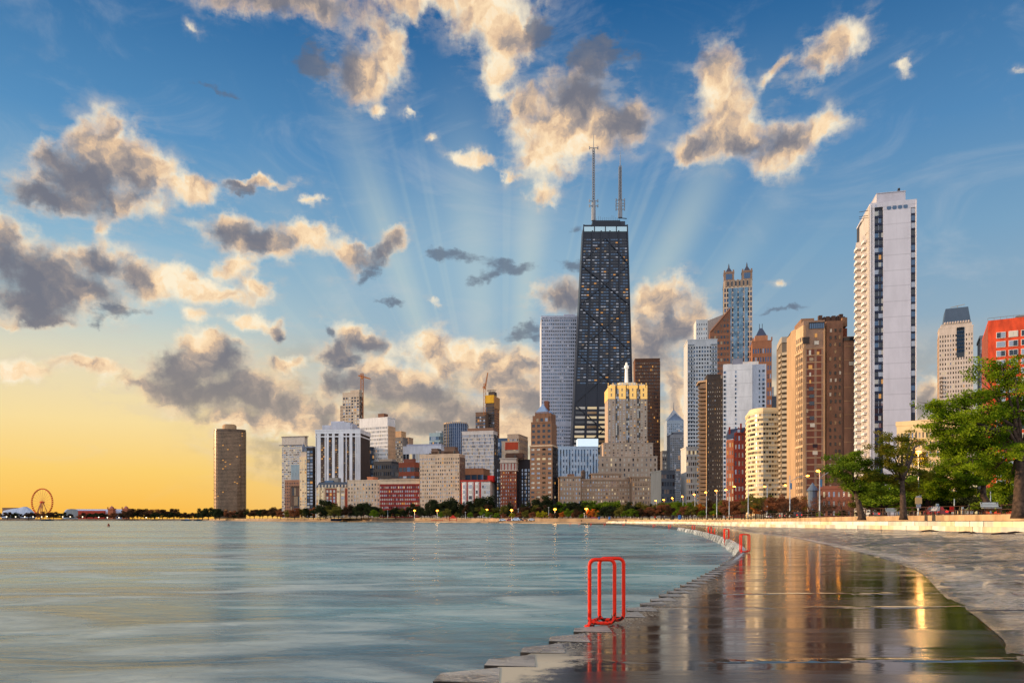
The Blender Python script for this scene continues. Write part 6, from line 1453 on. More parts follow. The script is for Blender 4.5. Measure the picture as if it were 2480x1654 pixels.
# the big locust trees on the right: limbs reach to layered sprays of leaves
def big_tree(label, pxb, D, yb, rb, fork, sprays, colour, leaf=.16, dens=1.0, lean=0, mats=None):
    zb = Z(yb, D); base = Vector((X(pxb, D), D, zb)); r = empty('locust_tree', base, label, 'tree')
    fk = Vector((X(fork[0], D)-base.x, 0, Z(fork[1], D)-zb)); m = MB()
    mid = Vector((fk.x*.35+lean, 0, fk.z*.5))
    m.tube([(0, 0, -.4), (0, 0, .1), mid*.5, mid, fk], [rb*1.35, rb*1.08, rb*.92, rb*.85, rb*.68], 12); m.build('trunk', bark, r, True)
    P = []; lm = MB()
    for (px, py, dy, rx, rz) in sprays:
        c = Vector((X(px, D+dy)-base.x, dy, Z(py, D+dy)-zb)); rxm = rx/F*D; rzm = rz/F*D
        d = c-fk; b1 = fk+d*.33+Vector((random.uniform(-.4, .4), random.uniform(-.4, .4), abs(d.x)*.10+.2)); b2 = fk+d*.7+Vector((0, 0, abs(d.x)*.08+random.uniform(-.2, .3)))
        lr = rb*.34*min(1.2, .5+d.length/9)
        lm.tube([fk-Vector((0, 0, .2)), b1, b2, c], [lr, lr*.7, lr*.42, .03], 7)
        n = max(5, int(rxm*4.4))
        for k in range(n):
            a = random.uniform(0, 2*pi); e = c+Vector((cos(a)*rxm*random.uniform(.35, 1), sin(a)*rxm*random.uniform(.3, 1.1), rzm*random.uniform(-.9, 1.0)))
            st = b2.lerp(c, random.random()); mid2 = st.lerp(e, .5)+Vector((0, 0, .15)); lm.tube([st, mid2, e], [lr*.28, lr*.16, .012], 5)
            for q in range(5):
                cc = st.lerp(e, random.uniform(.35, 1.08))+Vector((random.uniform(-.3, .3), random.uniform(-.3, .3), random.uniform(-.4, .4)))
                P.append(clump(cc, (random.uniform(.4, .8), random.uniform(.4, .8), random.uniform(.18, .38)), int(random.uniform(26, 62)*dens), .2))
    lm.build('limbs', bark, r, True)
    o = bpy.data.objects.new('crown', quads_mesh('crown_big', np.concatenate(P), leaf, LEAF[colour])); COL.objects.link(o); o.parent = r
    return r
LEAF['fresh green'] = leaf_mat('leaf_fresh', (80, 108, 20), (164, 182, 42), .5)
LEAF['lamp lit'] = leaf_mat('leaf_lamplit', (100, 112, 32), (158, 140, 44), .45)  # warm lamp glow mixed into the leaf colour
random.seed(4)
big_tree('largest green tree with thick leaning trunk at the right edge', 2468, 54, 1242, .42, (2474, 1095),
 [(2425, 885, 0, 55, 14), (2385, 905, 1, 45, 12), (2460, 920, -1, 60, 14), (2400, 950, 1, 55, 12), (2350, 960, 0, 42, 10), (2440, 985, 1, 60, 12), (2310, 980, 0, 48, 10), (2250, 985, 1, 45, 10), (2390, 1060, 0, 60, 16), (2450, 1015, 1, 60, 16), (2350, 1020, 1, 60, 14), (2380, 1000, -2, 60, 10),
  (2300, 1015, 0, 55, 10), (2262, 1022, 0, 40, 9), (2420, 1040, 2, 60, 10), (2295, 1050, 1, 42, 10), (2330, 1050, -1, 60, 11), (2285, 1075, 0, 32, 10), (2320, 1085, 2, 50, 12), (2370, 1085, 0, 60, 12), (2430, 1095, -2, 50, 12),
  (2292, 1112, 1, 32, 14), (2340, 1120, -1, 60, 12), (2410, 1135, 1, 50, 14), (2510, 960, 0, 60, 20), (2530, 1040, 0, 60, 25), (2540, 1120, 0, 60, 25), (2480, 1150, 2, 40, 16), (2440, 1180, 3, 34, 16)], 'fresh green', .15, 1.25)
big_tree('green tree with slanting dark trunk behind the white bench', 2396, 88, 1228, .40, (2382, 1172),
 [(2350, 1120, 0, 55, 18), (2400, 1110, 1, 55, 18), (2300, 1140, 0, 50, 18), (2268, 1165, 1, 36, 18), (2340, 1165, -1, 50, 14), (2440, 1140, 0, 50, 18), (2284, 1130, 0, 28, 16), (2320, 1095, 2, 55, 18), (2290, 1175, 2, 40, 14), (2440, 1185, 1, 36, 14), (2240, 1190, 2, 36, 14), (2470, 1165, 2, 40, 20), (2275, 1190, 3, 40, 16), (2320, 1190, 2, 40, 14), (2360, 1150, 0, 50, 18)], 'fresh green', .2, 1.35, lean=-.5)
big_tree('slim straight trunked tree directly left of the tall lamp', 2188, 84, 1250, .36, (2184, 1165),
 [(2150, 1060, 0, 34, 9), (2184, 1055, 1, 30, 10), (2225, 1072, 40, 34, 9), (2130, 1090, 0, 36, 10), (2170, 1095, -1, 40, 10), (2222, 1108, 40, 40, 12), (2120, 1120, 1, 40, 10), (2160, 1130, 0, 40, 10), (2205, 1142, 39, 40, 12), (2200, 1112, 32, 26, 9), (2236, 1128, 33, 22, 9), (2110, 1150, 0, 34, 9), (2235, 1150, 0, 30, 12), (2150, 1165, 1, 36, 10), (2205, 1180, 0, 30, 12), (2246, 1120, 40, 30, 12), (2252, 1090, 40, 26, 12), (2196, 1088, 39, 30, 12)], 'lamp lit', .17, 1.0)
big_tree('gnarled spreading tree with bent limbs left of the tall lamp', 2087, 86, 1251, .38, (2074, 1195),
 [(2060, 1105, 0, 36, 8), (2030, 1115, 1, 34, 8), (2015, 1135, 0, 28, 8), (2085, 1120, 0, 32, 8), (2060, 1130, -1, 34, 8), (2110, 1145, 0, 34, 8), (2135, 1165, 0, 32, 8), (2080, 1160, 1, 34, 9), (2110, 1178, -1, 36, 9), (2060, 1175, 0, 28, 8), (2140, 1190, 1, 26, 8), (2095, 1200, 0, 24, 7), (2040, 1150, 0, 26, 7)], 'green', .17, 1.2, lean=-.1)
# ---------------------------------------------------------------- lamps
steel = pmat('galvanised_steel', (176, 182, 184), 0.45, 0.5, var=0.08)
glow = emat('sodium_lamp', (255, 150, 38), 24.0, (255, 200, 120)); hot = emat('sodium_lamp_hot', (255, 150, 45), 26.0, (255, 220, 160)); whitel = emat('small_lamp', (255, 236, 200), 5.0, (255, 240, 220))
def lamp(px, D, yhead, zb, label, arm=None, hr=.32, m=None, light=0, pr=.12, banner=False, box=False):
    z = Z(yhead, D)-zb; r = empty('street_lamp', (X(px, D), D, zb), label, 'street lamp', 0, 'street lamps along the drive')
    p = MB(); top = z if arm is None else z+.1; p.tube([(0, 0, -.3), (0, 0, .3), (0, 0, top)], [pr*1.5, pr, pr*.6], 8); p.build('pole', steel, r, True)
    arms = arm or [0]
    for a in arms:
        hx = a/F*D; 
        if a: q = MB(); q.tube([(0, 0, z-1.6), (hx*.45, 0, z-.35), (hx, 0, z)], [.07, .06, .05], 6); q.build('arm', steel, r, True)
        h = MB(); h.lathe([(.02, z-hr*.5), (hr*.9, z-hr*.3), (hr, z), (hr*.7, z+hr*.4), (.02, z+hr*.55)], 12, (hx, 0)); h.build('lamp_head', [m or glow], r, True)
    if banner: b_ = MB(); b_.box(.08, .55, -.03, .03, z-3.6, z-1.9); b_.build('banner', [W((70, 120, 150))], r)
    if box: b_ = MB(); b_.box(-.45, .45, -.25, .2, z*.33, z*.33+1.5); b_.build('sign_box', [W((190, 190, 192))], r)
    if light:
        l = bpy.data.lights.new('lamp_light', 'POINT'); l.energy = light; l.color = (1, .52, .15); l.shadow_soft_size = hr
        lo = bpy.data.objects.new('lamp_light', l); COL.objects.link(lo); lo.parent = r; lo.location = (0, -hr*1.8, z-.1)
    return r
lamp(2224, 112, 1095, 2.0, 'tall street lamp shining brightest orange among the right hand trees', None, .42, hot, 7000, .11)
LL = [(1985, 168, 1140, [-4, 46], 'lamp post with two arms before the old brown brick tower', True), (1913, 200, 1152, [43], 'lamp post with one long arm before the sawtooth balcony tower', True),
 (1858, 245, 1175, [44], 'tall lamp post before the rounded cream block', False), (1812, 265, 1178, [-34, 40], 'two armed lamp post at the left edge of the rounded cream block', False), (1766, 290, 1186, [-8], 'lamp post before the red gabled house', False),
 (1736, 300, 1188, [-2], 'lamp post right of centre of the dark balcony tower', False), (1711, 320, 1192, [-2], 'lamp post at the left edge of the dark balcony tower', False), (1683, 350, 1197, [-2], 'lamp post with white box before the tall grey white tower', True),
 (1654, 390, 1202, [-2], 'lamp post before the right edge of the grey slab under the spire', False), (1630, 420, 1206, [-2], 'lamp post before the middle of the grey slab under the spire', False), (1609, 450, 1210, [-2], 'lamp post just right of the long tan hotel', False),
 (1590, 480, 1212, [-2], 'lamp post at the right end of the long tan hotel', False), (1547, 490, 1218, None, 'small lamp before the right wing of the hotel', False), (1527, 500, 1221, None, 'small lamp at the joint of the hotel right wing', False)]
for px, D, y, arm, lb, bx in LL: lamp(px, D, y, GZ(D), lb, arm, .34+D*.0004, light=0, pr=.13+D*.0002, banner=D < 210, box=bx and D > 210)
for px, D, y, lb in ((1004, 590, 1236, 'bright lamp before the right end of the red brick block'), (1059, 565, 1236, 'bright lamp before the square cream limestone block'), (1179, 520, 1234, 'bright lamp before the white and red bay fronted house'),
 (1239, 495, 1235, 'bright lamp before the brick tower with white crown'), (1344, 450, 1233, 'bright lamp at the right foot of the blue pyramid tower'), (1420, 420, 1232, 'bright lamp before the left part of the long tan hotel')):
    lamp(px, D, y, GZ(D), lb, None, .95, emat('sodium_globe', (255, 150, 40), 9.0, (255, 190, 90)), 900, .2)
for k, (px, y) in enumerate(((16, 1251), (38, 1251), (60, 1251), (80, 1251), (101, 1251), (114, 1250), (152, 1251), (170, 1251), (200, 1251), (239, 1252), (260, 1253), (288, 1253), (354, 1253), (385, 1253))):
    lamp(px, 1500, y, 3.9, '%s small white lamp from the left on the far pier' % (ORD[k]), None, 1.0, whitel, 0, .25)
for px, y, D in ((1127, 1240, 520), (1255, 1232, 480), (1329, 1229, 455), (1415, 1243, 420), (1267, 1247, 470), (939, 1236, 640)):
    lamp(px, D, y, GZ(D), 'unlit grey lamp post %s' % {1127: 'between the red pavilion and the green trees', 1255: 'right of the brick tower lamp', 1329: 'with small white heads near the pyramid tower', 1415: 'just left of the hotel lamp', 1267: 'short white one by the parked cars', 939: 'with bent arm before the red brick block'}[px], None, .4, W((210, 210, 210)), 0, .16)
for px, D, y in ((2211, 135, 1190), (2399, 95, 1190), (2311, 100, 1197)):
    z = Z(y, D); r = empty('sign_pole', (X(px, D), D, 2.1), {2211: 'thin pale pole left of the tall lamp', 2399: 'white pole right of the slanting tree trunk', 2311: 'white pole with peeling top beside the red board'}[px], 'pole')
    m = MB(); m.tube([(0, 0, -.3), (0, 0, z-2.1)], .055, 8); m.build('pole', steel, r, True); m = MB(); m.box(-.1, .1, -.06, .0, (z-2.1)*.1, (z-2.1)*.1+.25); m.build('bracket', steel, r)
# ---------------------------------------------------------------- railing, benches, signs
dark_steel = pmat('rusty_rail', (74, 46, 36), 0.6, .3, var=.2)
def offset_line(o, z, y0=-10, y1=330):
    out = []
    for i in range(1, NS-1):
        d = wR[i+1]-wR[i-1]; n = Vector((d.y, -d.x, 0)).normalized(); p = wR[i]+n*o
        if y0 <= p.y <= y1: out.append(Vector((p.x, p.y, z)))
    return out
fl = offset_line(14.5, 2.1, 40, 330); L = [0]
for a, b_ in zip(fl, fl[1:]): L.append(L[-1]+(b_-a).length)
fr_ = empty('railing_fence', (0, 0, 0), 'long dark steel railing between the park and the drive', 'fence')
def along(d):
    for i in range(len(fl)-1):
        if L[i+1] >= d: t_ = (d-L[i])/(L[i+1]-L[i]); return fl[i].lerp(fl[i+1], t_)
    return fl[-1]
pm = MB(); pm.tube([(0, 0, -.2), (0, 0, 1.15)], .07, 6); pme = pm.mesh('post', [dark_steel])
d = 0; prev = None; rail = MB(); bal_ = MB()
while d < L[-1]:
    p = along(d)
    if d/2.9 < 99: put('post', pme, fr_, p)
    if prev is not None:
        for z in (1.1, .62, .15): rail.beam(prev+Vector((0, 0, z)), p+Vector((0, 0, z)), .075)
    prev = p; d += 2.9
rail.build('rails', dark_steel, fr_)
road = MB(); rl = offset_line(17, 2.11, 30, 330); rl2 = offset_line(33, 2.11, 30, 330)
for i in range(len(rl)-1): road.face([rl[i], rl2[i], rl2[i+1], rl[i+1]])
structure(road, 'road', pmat('asphalt', (70, 68, 66), .7, var=.1, scale=.5))
pv = MB(); q1 = offset_line(33, 2.22, 30, 330); q2 = offset_line(37, 2.22, 30, 330)
for i in range(len(q1)-1):
    pv.face([q1[i], q2[i], q2[i+1], q1[i+1]]); pv.face([q1[i]-Vector((0, 0, .12)), q1[i], q1[i+1], q1[i+1]-Vector((0, 0, .12))])
structure(pv, 'pavement', pmat('pavement_concrete', (150, 142, 130), .85, var=.1, scale=.6))
slat_m = pmat('white_slats', (212, 212, 206), .6, var=.08)
def bench(px, D, yb, w, rz, label):
    z = Z(yb, D); r = empty('park_bench', (X(px, D), D, max(2.1, z)), label, 'bench', rz, 'white park benches above the wall'); h = w/2
    for k in range(3):
        m = MB(); m.box(-h, h, -.55+.16*k, -.43+.16*k, .44, .48); m.build('seat_slat', slat_m, r)
    for k in range(3):
        m = MB(); y = .02+.05*k; zz = .55+.16*k; m.box(-h, h, y, y+.03, zz, zz+.12); m.build('back_slat', slat_m, r)
    for sx in (-h+.12, h-.12):
        m = MB(); m.beam((sx, -.5, 0), (sx, -.5, .44), .06); m.beam((sx, 0, 0), (sx, .14, 1.0), .06); m.beam((sx, -.5, .42), (sx, 0, .42), .06); m.build('leg', dark_steel, r)
    return r
bench(2397, 72, 1241, 1.6, R(-8), 'white slatted bench nearest, left of the largest tree trunk'); bench(2265, 84, 1248, .9, R(-50), 'white bench seen end on behind the red board'); bench(2157, 96, 1250, 1.2, R(-6), 'white bench between the gnarled tree and the slim straight one')
def board(px, D, yc, w, h, col, label, name='sign_board', diamond=False, pole=True, zb=2.1, face2=None):
    zc = Z(yc, D); r = empty(name, (X(px, D), D, zb), label, 'sign'); m = MB()
    if diamond:
        a = w/2; m.hexa([(-a, -.03, zc-zb), (0, -.03, zc-zb-a), (a, -.03, zc-zb), (0, -.03, zc-zb+a), (-a, 0, zc-zb), (0, 0, zc-zb-a), (a, 0, zc-zb), (0, 0, zc-zb+a)])
    else: m.box(-w/2, w/2, -.04, 0, zc-zb-h/2, zc-zb+h/2)
    m.build('panel', [W(col, var=.05)], r)
    if face2: m = MB(); c2, sx, sz = face2; m.box(-w*sx/2, w*sx/2, -.06, -.045, zc-zb-h*sz/2, zc-zb+h*sz/2); m.build('symbol', [W(c2, var=.0)], r)
    if pole: m = MB(); m.tube([(0, .06, -.2), (0, .06, zc-zb+h/2)], .045, 6); m.build('pole', steel, r)
    return r
board(1728, 290, 1246.5, .95, .8, (236, 150, 30), 'orange diamond road sign left of the two', diamond=True, face2=((60, 40, 20), .22, .3)); board(1819, 262, 1246.5, .95, .8, (236, 150, 30), 'orange diamond road sign right of the two', diamond=True, face2=((60, 40, 20), .22, .3))
board(2224.5, 108, 1212, .98, .92, (226, 180, 120), 'tan square sign board fixed behind the tall lamp post', pole=False, zb=2.0); board(2224.5, 108.4, 1201, .78, .4, (170, 168, 170), 'small grey panel above the tan sign board', pole=False, zb=2.0); board(2224.5, 108.4, 1225, .66, .6, (180, 184, 190), 'pale grey panel below the tan sign board', pole=False, zb=2.0)
board(2306, 98, 1232, .62, .75, (226, 24, 12), 'bright red board behind the railing'); board(2270, 100, 1224, .4, .5, (200, 210, 200), 'small white notice with blue top behind the railing', face2=((70, 110, 160), .8, .3)); board(2331, 96, 1229.5, .25, .25, (230, 230, 224), 'tiny white square sign on the railing')
board(1586, 400, 1252, .9, .9, (216, 24, 16), 'round red sign above the far road'); board(1857, 240, 1237, .9, .35, (50, 130, 180), 'blue street name plate on the lamp post before the cream block', pole=False)
board(1628, 410, 1243, .9, .3, (60, 130, 190), 'blue plate on the far lamp post before the grey slab', pole=False); board(1682, 345, 1237, 1.0, 1.5, (196, 196, 200), 'white cabinet high on a lamp post by green trees', pole=False)
def bin_(px, D, yb, col, label):
    zb = max(Z(yb, D), GZ(D)-.4); r = empty('litter_bin', (X(px, D), D, zb), label, 'bin'); m = MB(); m.lathe([(.42, 0), (.48, 1.0), (.44, 1.1), (.05, 1.25)], 12); m.build('barrel', [W(col)], r); m = MB(); m.lathe([(.5, .96), (.5, 1.04)], 12); m.build('rim', [W((40, 40, 44))], r)
for px, D, yb, c, lb in ((1451, 330, 1262, (50, 90, 150), 'blue bin on the shore left of the big dark tree'), (1476, 325, 1262, (60, 110, 170), 'blue bin under the big round dark tree'), (1629, 215, 1262, (40, 36, 34), 'dark bin on the pale wall near the walkway end'), (1646, 212, 1259, (44, 96, 160), 'blue bin just right of the dark bin')): bin_(px, D, yb, c, lb)
# ---------------------------------------------------------------- vehicles along the far drive
tyre = W((24, 24, 26)); def_glass = GL['dark']
def make_car(label, col, van=False, lit=True):
    r = empty('parked_car', (0, 0, 0), label, 'car', 0, 'cars along the drive'); paint_ = pmat('car_paint', col, .25, .2, var=0, spec=.6); L_, W_, h = (4.4, 1.8, .75) if not van else (5.2, 2.0, 1.1)
    m = MB(); m.taper(-L_/2, L_/2, -W_/2, W_/2, .3, -L_/2+.05, L_/2-.05, -W_/2+.08, W_/2-.08, h+.12); m.build('body', paint_, r)
    m = MB(); m.taper(-L_*.32, L_*.36 if van else L_*.26, -W_/2+.1, W_/2-.1, h+.12, -L_*.22, L_*.34 if van else L_*.14, -W_/2+.25, W_/2-.25, h+.72 if not van else 2.0); m.build('cabin', paint_, r)
    m = MB(); m.taper(-L_*.25, L_*.2, -W_/2+.07, -W_/2+.12, h+.2, -L_*.19, L_*.12, -W_/2+.19, -W_/2+.22, h+.6); m.build('side_window', def_glass, r)
    for sx in (-.31, .31):
        for sy in (-1, 1):
            w = MB(); cx = sx*L_; y0 = sy*W_/2; n = 14; ring = [(cx+.33*cos(2*pi*i/n), .33+.33*sin(2*pi*i/n)) for i in range(n)]
            w.v += [(x, y0-.1, z) for x, z in ring]+[(x, y0+.1, z) for x, z in ring]; w.f.append(tuple(range(n))); w.f.append(tuple(range(2*n-1, n-1, -1)))
            for i in range(n): w.f.append((i, (i+1) % n, n+(i+1) % n, n+i))
            w.mi += [0]*(n+2); w.build('wheel', tyre, r)
    for sy in (-.6, .6):
        m = MB(); m.box(-L_/2-.03, -L_/2+.1, sy-.15, sy+.15, .6, .8); m.build('headlight', [whitel], r); m = MB(); m.box(L_/2-.1, L_/2+.03, sy-.15, sy+.15, .6, .8); m.build('tail_light', [emat('tail_red', (255, 30, 12), 3)], r)
    return r
for px, D, yb, c, van, lb in ((1218, 470, 1261, (225, 228, 232), False, 'white car parked below the brick tower with white crown'), (1249, 460, 1261, (190, 200, 214), True, 'pale silver van parked right of the white car'), (1261, 466, 1261, (60, 74, 92), False, 'dark blue car parked just right of the silver van'),
    (1288, 455, 1260.5, (214, 220, 226), False, 'white car parked alone below the blue pyramid tower'), (797, 726, 1255, (230, 230, 232), True, 'white van on the quay before the mansard roofed corner house'), (1234, 472, 1261, (170, 30, 24), False, 'small red car between white car and silver van'),
    (1437, 400, 1260, (176, 20, 18), True, 'long red van on the shore left of the big dark tree')):
    r = make_car(lb, c, van); r.location = (X(px, D), D, max(Z(yb, D), .3)); r.rotation_euler = (0, 0, random.uniform(-.15, .15))
for k, (dd, c, lb) in enumerate(((60, (200, 180, 150), 'beige car on the drive behind the railing at far right'), (110, (120, 26, 20), 'red car on the drive behind the railing left of the tall lamp'), (150, (210, 210, 210), 'white car on the drive behind the railing near the two armed lamp'), (190, (60, 60, 66), 'dark car on the drive below the rounded cream block'), (225, (180, 160, 130), 'beige car on the drive below the dark balcony tower'), (255, (200, 200, 200), 'pale car at the far end of the drive'))):
    p = min(rl, key=lambda q: abs(q.y-dd)); i = rl.index(p); dvec = rl[min(i+1, len(rl)-1)]-rl[i-1]; nrm = Vector((dvec.y, -dvec.x, 0)).normalized()
    r = make_car(lb, c, False); r.location = p+nrm*(4+3.4*(k % 3)); r.rotation_euler = (0, 0, atan2(dvec.y, dvec.x)+pi)
# ---------------------------------------------------------------- shore details
def pavilion():
    D = 528; red = W((206, 52, 28)); r = empty('pavilion', (X(1097, D), D, 1.0), 'small red pavilion with pointed roof on the far beach', 'pavilion'); w = 2.6
    for sx in (-1, 1):
        for sy in (-1, 1): m = MB(); m.beam((sx*w, sy*w, -.6), (sx*w, sy*w, 1.6), .25); m.build('post', red, r)
    m = MB(); m.lathe([(4.0, 1.5), (.1, 3.9)], 4, a0=pi/4); m.build('roof', red, r); m = MB(); m.box(-w, w, -w, -w+.1, .2, .5); m.build('rail', red, r)
    r = empty('climbing_frame', (X(1078, D), D, .9), 'low red play frame left of the pointed red pavilion', 'play frame')
    for k in range(4): m = MB(); m.beam((-1.8+k*1.2, 0, -.5), (-1.8+k*1.2, 0, 1.9), .16); m.build('post', red, r)
    m = MB(); m.box(-2, 2, -.8, .8, 1.8, 2.1); m.build('canopy', red, r)
    r = empty('red_barrier', (X(1058, D), D, .6), 'row of red barriers at the left of the play frame', 'barrier')
    m = MB(); m.box(-4, 4.5, -.1, .1, .4, .75); m.build('rail', red, r)
    for k in range(6): m = MB(); m.box(-4+k*1.6, -3.8+k*1.6, -.1, .1, -.5, .39); m.build('post', red, r)
pavilion()
r = empty('shipping_container', (X(814, 721), 721, .3), 'blue container box against the quay wall', 'container'); m = MB(); m.box(-5, 5, -1.3, 1.2, 0, 2.3); m.build('box', [W((46, 92, 140))], r)
for k in range(2): m = MB(); m.box(-4.8+5*k, -.4+5*k, -1.36, -1.305, .2, 2.0); m.build('door_panel', [W((30, 46, 84))], r)
for px, D, lb, s in ((452, 1440, 'blue and white moored boat below the trees left of the lone tower', 1), (480, 1440, 'dark low moored boat nearest the lone tower', .8), (115, 1490, 'dark barge moored below the big wheel', 1.3)):
    r = empty('moored_boat', (X(px, D), D, -.6), lb, 'boat'); m = MB(); m.hexa([(-9*s, -2, 0), (8*s, -2, 0), (8*s, 2, 0), (-9*s, 2, 0), (-11*s, -2.4, 1.7), (9*s, -2.4, 1.7), (9*s, 2.4, 1.7), (-11*s, 2.4, 1.7)]); m.build('hull', [W((36, 40, 52))], r)
    m = MB(); m.box(-3*s, 5*s, -1.5, 1.5, 1.7, 3.2); m.build('cabin', [W((90, 130, 170) if px == 452 else (60, 60, 66))], r); m = MB(); m.tube([(0, 0, 3.2), (0, 0, 6)], .15, 5); m.build('mast', [W((200, 200, 200))], r)
r = empty('marker_buoy', (X(263, 228), 228, -.6), 'small rust coloured buoy alone on the water at left', 'buoy'); m = MB(); m.lathe([(.02, -.2), (.34, -.2), (.36, .5), (.22, .75), (.2, 1.0), (.02, 1.05)], 12); m.build('float', [W((130, 66, 44))], r, True); m = MB(); m.lathe([(.37, .12), (.37, .3)], 12); m.build('band', [W((190, 150, 120))], r)
# people at the shore, a few pixels tall
def person(px, D, zb, h, label, top, leg, sit=False):
    m = bpy.data.meshes.new('person'); s = h/1.75
    J = [(0, 0, .95, .15), (0, 0, 1.2, .14), (0, 0, 1.42, .16), (0, 0, 1.55, .06), (0, 0, 1.68, .10), (-.2, 0, 1.4, .06), (-.27, .02, 1.12, .045), (-.25, -.1, .9, .035), (.2, 0, 1.4, .06), (.27, .02, 1.12, .045), (.25, -.1, .9, .035), (-.1, 0, .88, .1), (-.12, -.05, .48, .065), (-.12, .06, .06, .05), (.1, 0, .88, .1), (.13, .08, .48, .065), (.14, .16, .06, .05)]
    if sit: J = [(x, y-(.35 if z < .6 else 0), (z-.45 if z > .6 else max(.05, z*.9)), r_) for x, y, z, r_ in J]
    E = [(0,1),(1,2),(2,3),(3,4),(2,5),(5,6),(6,7),(2,8),(8,9),(9,10),(0,11),(11,12),(12,13),(0,14),(14,15),(15,16)]
    m.from_pydata([(x*s, y*s, z*s) for x, y, z, _ in J], E, []); o = bpy.data.objects.new('person', m); COL.objects.link(o); o.location = (X(px, D), D, zb)
    md = o.modifiers.new('skin', 'SKIN'); 
    for v, (_, _, _, rr) in zip(m.skin_vertices[0].data, J): v.radius = (rr*s, rr*s)
    m.skin_vertices[0].data[0].use_root = True; o.modifiers.new('sub', 'SUBSURF').levels = 1; m.materials.append(W(top, var=0)); tag(o, label, 'person')
person(1408, 385, .35, 1.7, 'person in dark clothes stooping on the far shore below the hotel', (36, 32, 34), (30, 30, 34), True)
person(1516, 300, .2, 1.75, 'person in dark clothes standing at the lakeside below the hotel', (60, 40, 40), (30, 30, 34))
person(1172, 512, .2, 1.7, 'person in dark clothes on the beach right of the red pavilion', (44, 40, 46), (30, 30, 34))
# driftwood and debris on the slope
def on_slope(px, D, z): return (X(px, D), D, z)
for k, (px, py, l, lb) in enumerate(((2340, 1290, 1.0, 'dark driftwood stick lying on the dry slope'), (2358, 1291, .4, 'short dark piece of driftwood beside the longer stick'), (2430, 1293, 1.5, 'long thin driftwood pile at the foot of the pale ledge'), (2460, 1290.5, 1.0, 'twiggy driftwood heap at the foot of the ledge, far right'), (2252, 1286.5, 1.1, 'low driftwood strip by the ledge below the tall lamp'))):
    D = 47 if px > 2400 else 50; z = Z(py, D); r = empty('driftwood', (X(px, D), D, z+.02), lb, 'driftwood'); m = MB()
    m.tube([(-l/2, 0, 0), (0, .05, .04), (l/2, -.04, 0)], [.05, .07, .03], 6); m.build('branch', [bark], r)
    m = MB(); m.tube([(l*.1, 0, .03), (l*.35, .2, .1)], [.03, .01], 5); m.build('twig', [bark], r)
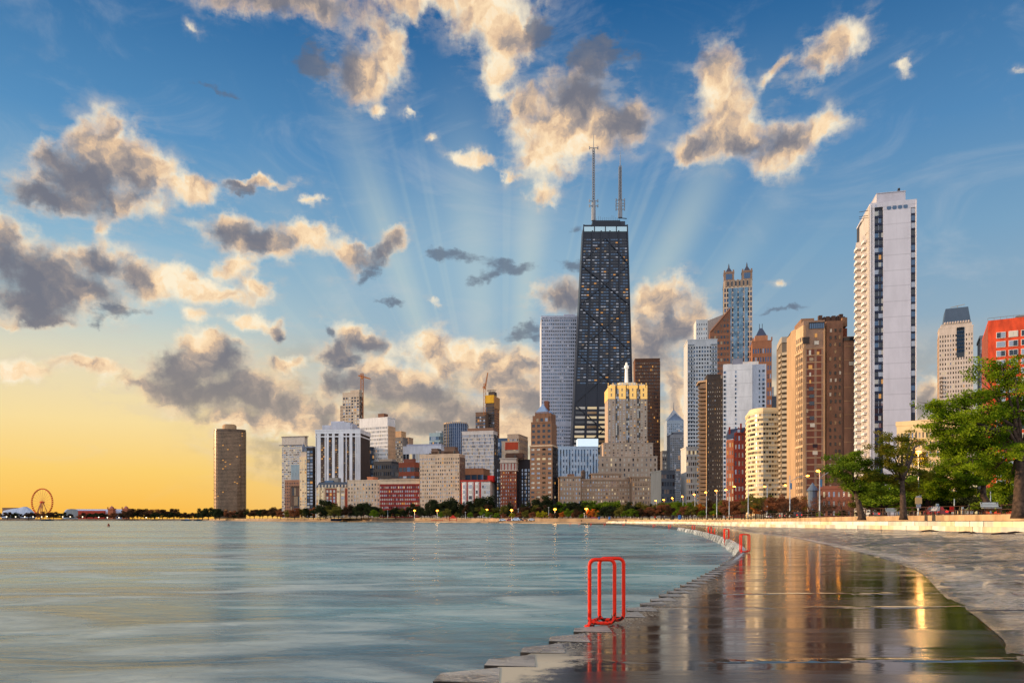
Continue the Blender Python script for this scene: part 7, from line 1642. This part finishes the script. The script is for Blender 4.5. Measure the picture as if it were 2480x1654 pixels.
# ---------------------------------------------------------------- the pier on the left
def pier():
    D = 1700; zb = 2.8; red = W((236, 92, 44)); wm2 = W((226, 150, 96)); z = Z(1216, D)-zb; r = empty('ferris_wheel', (X(102, D), D, zb), 'big orange rimmed wheel on the far pier', 'ferris wheel', R(-17)); Rr = 30.5
    m = MB()
    for y in (-1.6, 1.6): m.tube([(Rr*cos(2*pi*i/48), y, z+Rr*sin(2*pi*i/48)) for i in range(49)], .55, 5, cap=False)
    m.build('rim', red, r)
    for i in range(21):
        a = 2*pi*i/21; m = MB(); m.beam((0, 0, z), (Rr*cos(a), 0, z+Rr*sin(a)), .32); m.build('spoke', wm2, r)
    for i in range(42):
        a = 2*pi*i/42; m = MB(); cx, cz = (Rr+.2)*cos(a), z+(Rr+.2)*sin(a); m.box(cx-1.1, cx+1.1, -1.3, 1.3, cz-1.2, cz+1.2); m.build('gondola', [W((206, 60, 36))], r)
    for sx, sy in ((-13, -8), (13, -8), (-13, 8), (13, 8), (-5, -9), (5, -9)): m = MB(); m.beam((0, sy*.35, z), (sx, sy, 0), 1.1); m.build('leg', [W((170, 100, 76))], r)
    m = MB(); m.tube([(0, -5, z), (0, 5, z)], 2.2, 12); m.build('hub', red, r)
    white = W((196, 200, 214), rough=.5); D = 1640
    r = empty('tent_pavilion', (X(40, D), D, zb), 'white peaked tent roof at the far left end of the pier', 'pavilion'); m = MB(); w = lambda px: X(px, D)-X(40, D); h = lambda py: Z(py, D)-zb
    T = [(10, 1237), (22, 1234), (35, 1231.5), (48, 1230), (60, 1226.8), (69, 1232), (78, 1241)]
    for (a, ya), (b_, yb2) in zip(T, T[1:]): m.hexa([(w(a), -12, 3), (w(b_), -12, 3), (w(b_), 14, 3), (w(a), 14, 3), (w(a), -4, h(ya)), (w(b_), -4, h(yb2)), (w(b_), 8, h(yb2)), (w(a), 8, h(ya))])
    m.build('tent_roof', white, r); m = MB(); m.box(w(12), w(76), -10, 12, 0, 3); m.build('wall', [W((150, 130, 120))], r)
    r = empty('pier_house', (X(8, D), D+20, zb), 'flat brown pier building at the left edge of the picture', 'building'); m = MB(); m.box(-16, 12, 0, 20, 0, h(1229.5)); m.build('wall', [W((150, 116, 96))], r); m = MB(); m.box(-16.5, 12.5, -.5, 20, h(1229.5), h(1228.8)); m.build('parapet', [W((120, 90, 76))], r)
    r = empty('pier_hall', (X(152, D), D, zb), 'long pier hall with pale curved roof and red brick wall', 'hall'); w = lambda px: X(px, D)-X(152, D)
    m = MB(); A, B = w(152), w(293); P = [(0, h(1240)), (4, h(1235)), (12, h(1232.4)), (24, h(1232.4)), (34, h(1238)), (36, 0), (0, 0)]
    n = len(P); m.v += [(A+(3 if i < 4 else 0), y, z_) for i, (y, z_) in enumerate(P)]+[(B, y, z_) for y, z_ in P]; m.f += [tuple(range(n))[::-1], tuple(range(n, 2*n))]+[(i, (i+1) % n, n+(i+1) % n, n+i) for i in range(n)]; m.mi += [0]*(n+2); m.build('curved_roof', white, r)
    m = MB(); m.box(w(193), w(256), -6, -.1, 0, h(1236.3)); m.build('brick_wall', [W((186, 66, 44))], r)
    m = MB(); cx = w(177); rr = w(192)-w(177); m.v += [(cx+rr*cos(pi*i/12), -5, max(0, h(1240)+(h(1232)-h(1240))*sin(pi*i/12))) for i in range(13)]; m.v += [(x, -1, z_) for x, _, z_ in m.v]; m.v += [(cx+rr, -5, 0), (cx-rr, -5, 0)]
    m.f += [tuple(range(13))+(27, 26)][:1]; m.mi += [0]
    for i in range(12): m.f.append((i, i+1, 14+i, 13+i)); m.mi.append(0)
    m.build('arched_front', [W((150, 150, 150))], r)
    for k, (px, lb) in enumerate(((274.5, 'left of the twin brick towers with little domes on the pier'), (309, 'right of the twin brick towers with little domes on the pier'))):
        r = empty('domed_tower', (X(px, D), D-12, zb), lb, 'tower', 0, 'twin domed towers'); bw = 5.6; m = MB(); m.box(-bw, bw, 0, 2*bw, 0, h(1233)); m.build('shaft', [W((190, 106, 70))], r)
        m = MB(); m.box(-bw-1, bw+1, -1, 2*bw+1, h(1233)-.5, h(1231)); m.build('cornice', [W((206, 120, 76))], r); m = MB(); m.lathe([(5, h(1231)), (4.6, h(1229)), (2.6, h(1226.6)), (.6, h(1225.6)), (.3, h(1224))], 12, (0, bw)); m.build('dome', [W((186, 120, 100))], r)
        for sx in (-1, 1): m = MB(); m.box(sx*bw-.8, sx*bw+.8, -.9, .7, h(1231), h(1227.6)); m.build('corner_turret', [W((180, 90, 60))], r)
pier()
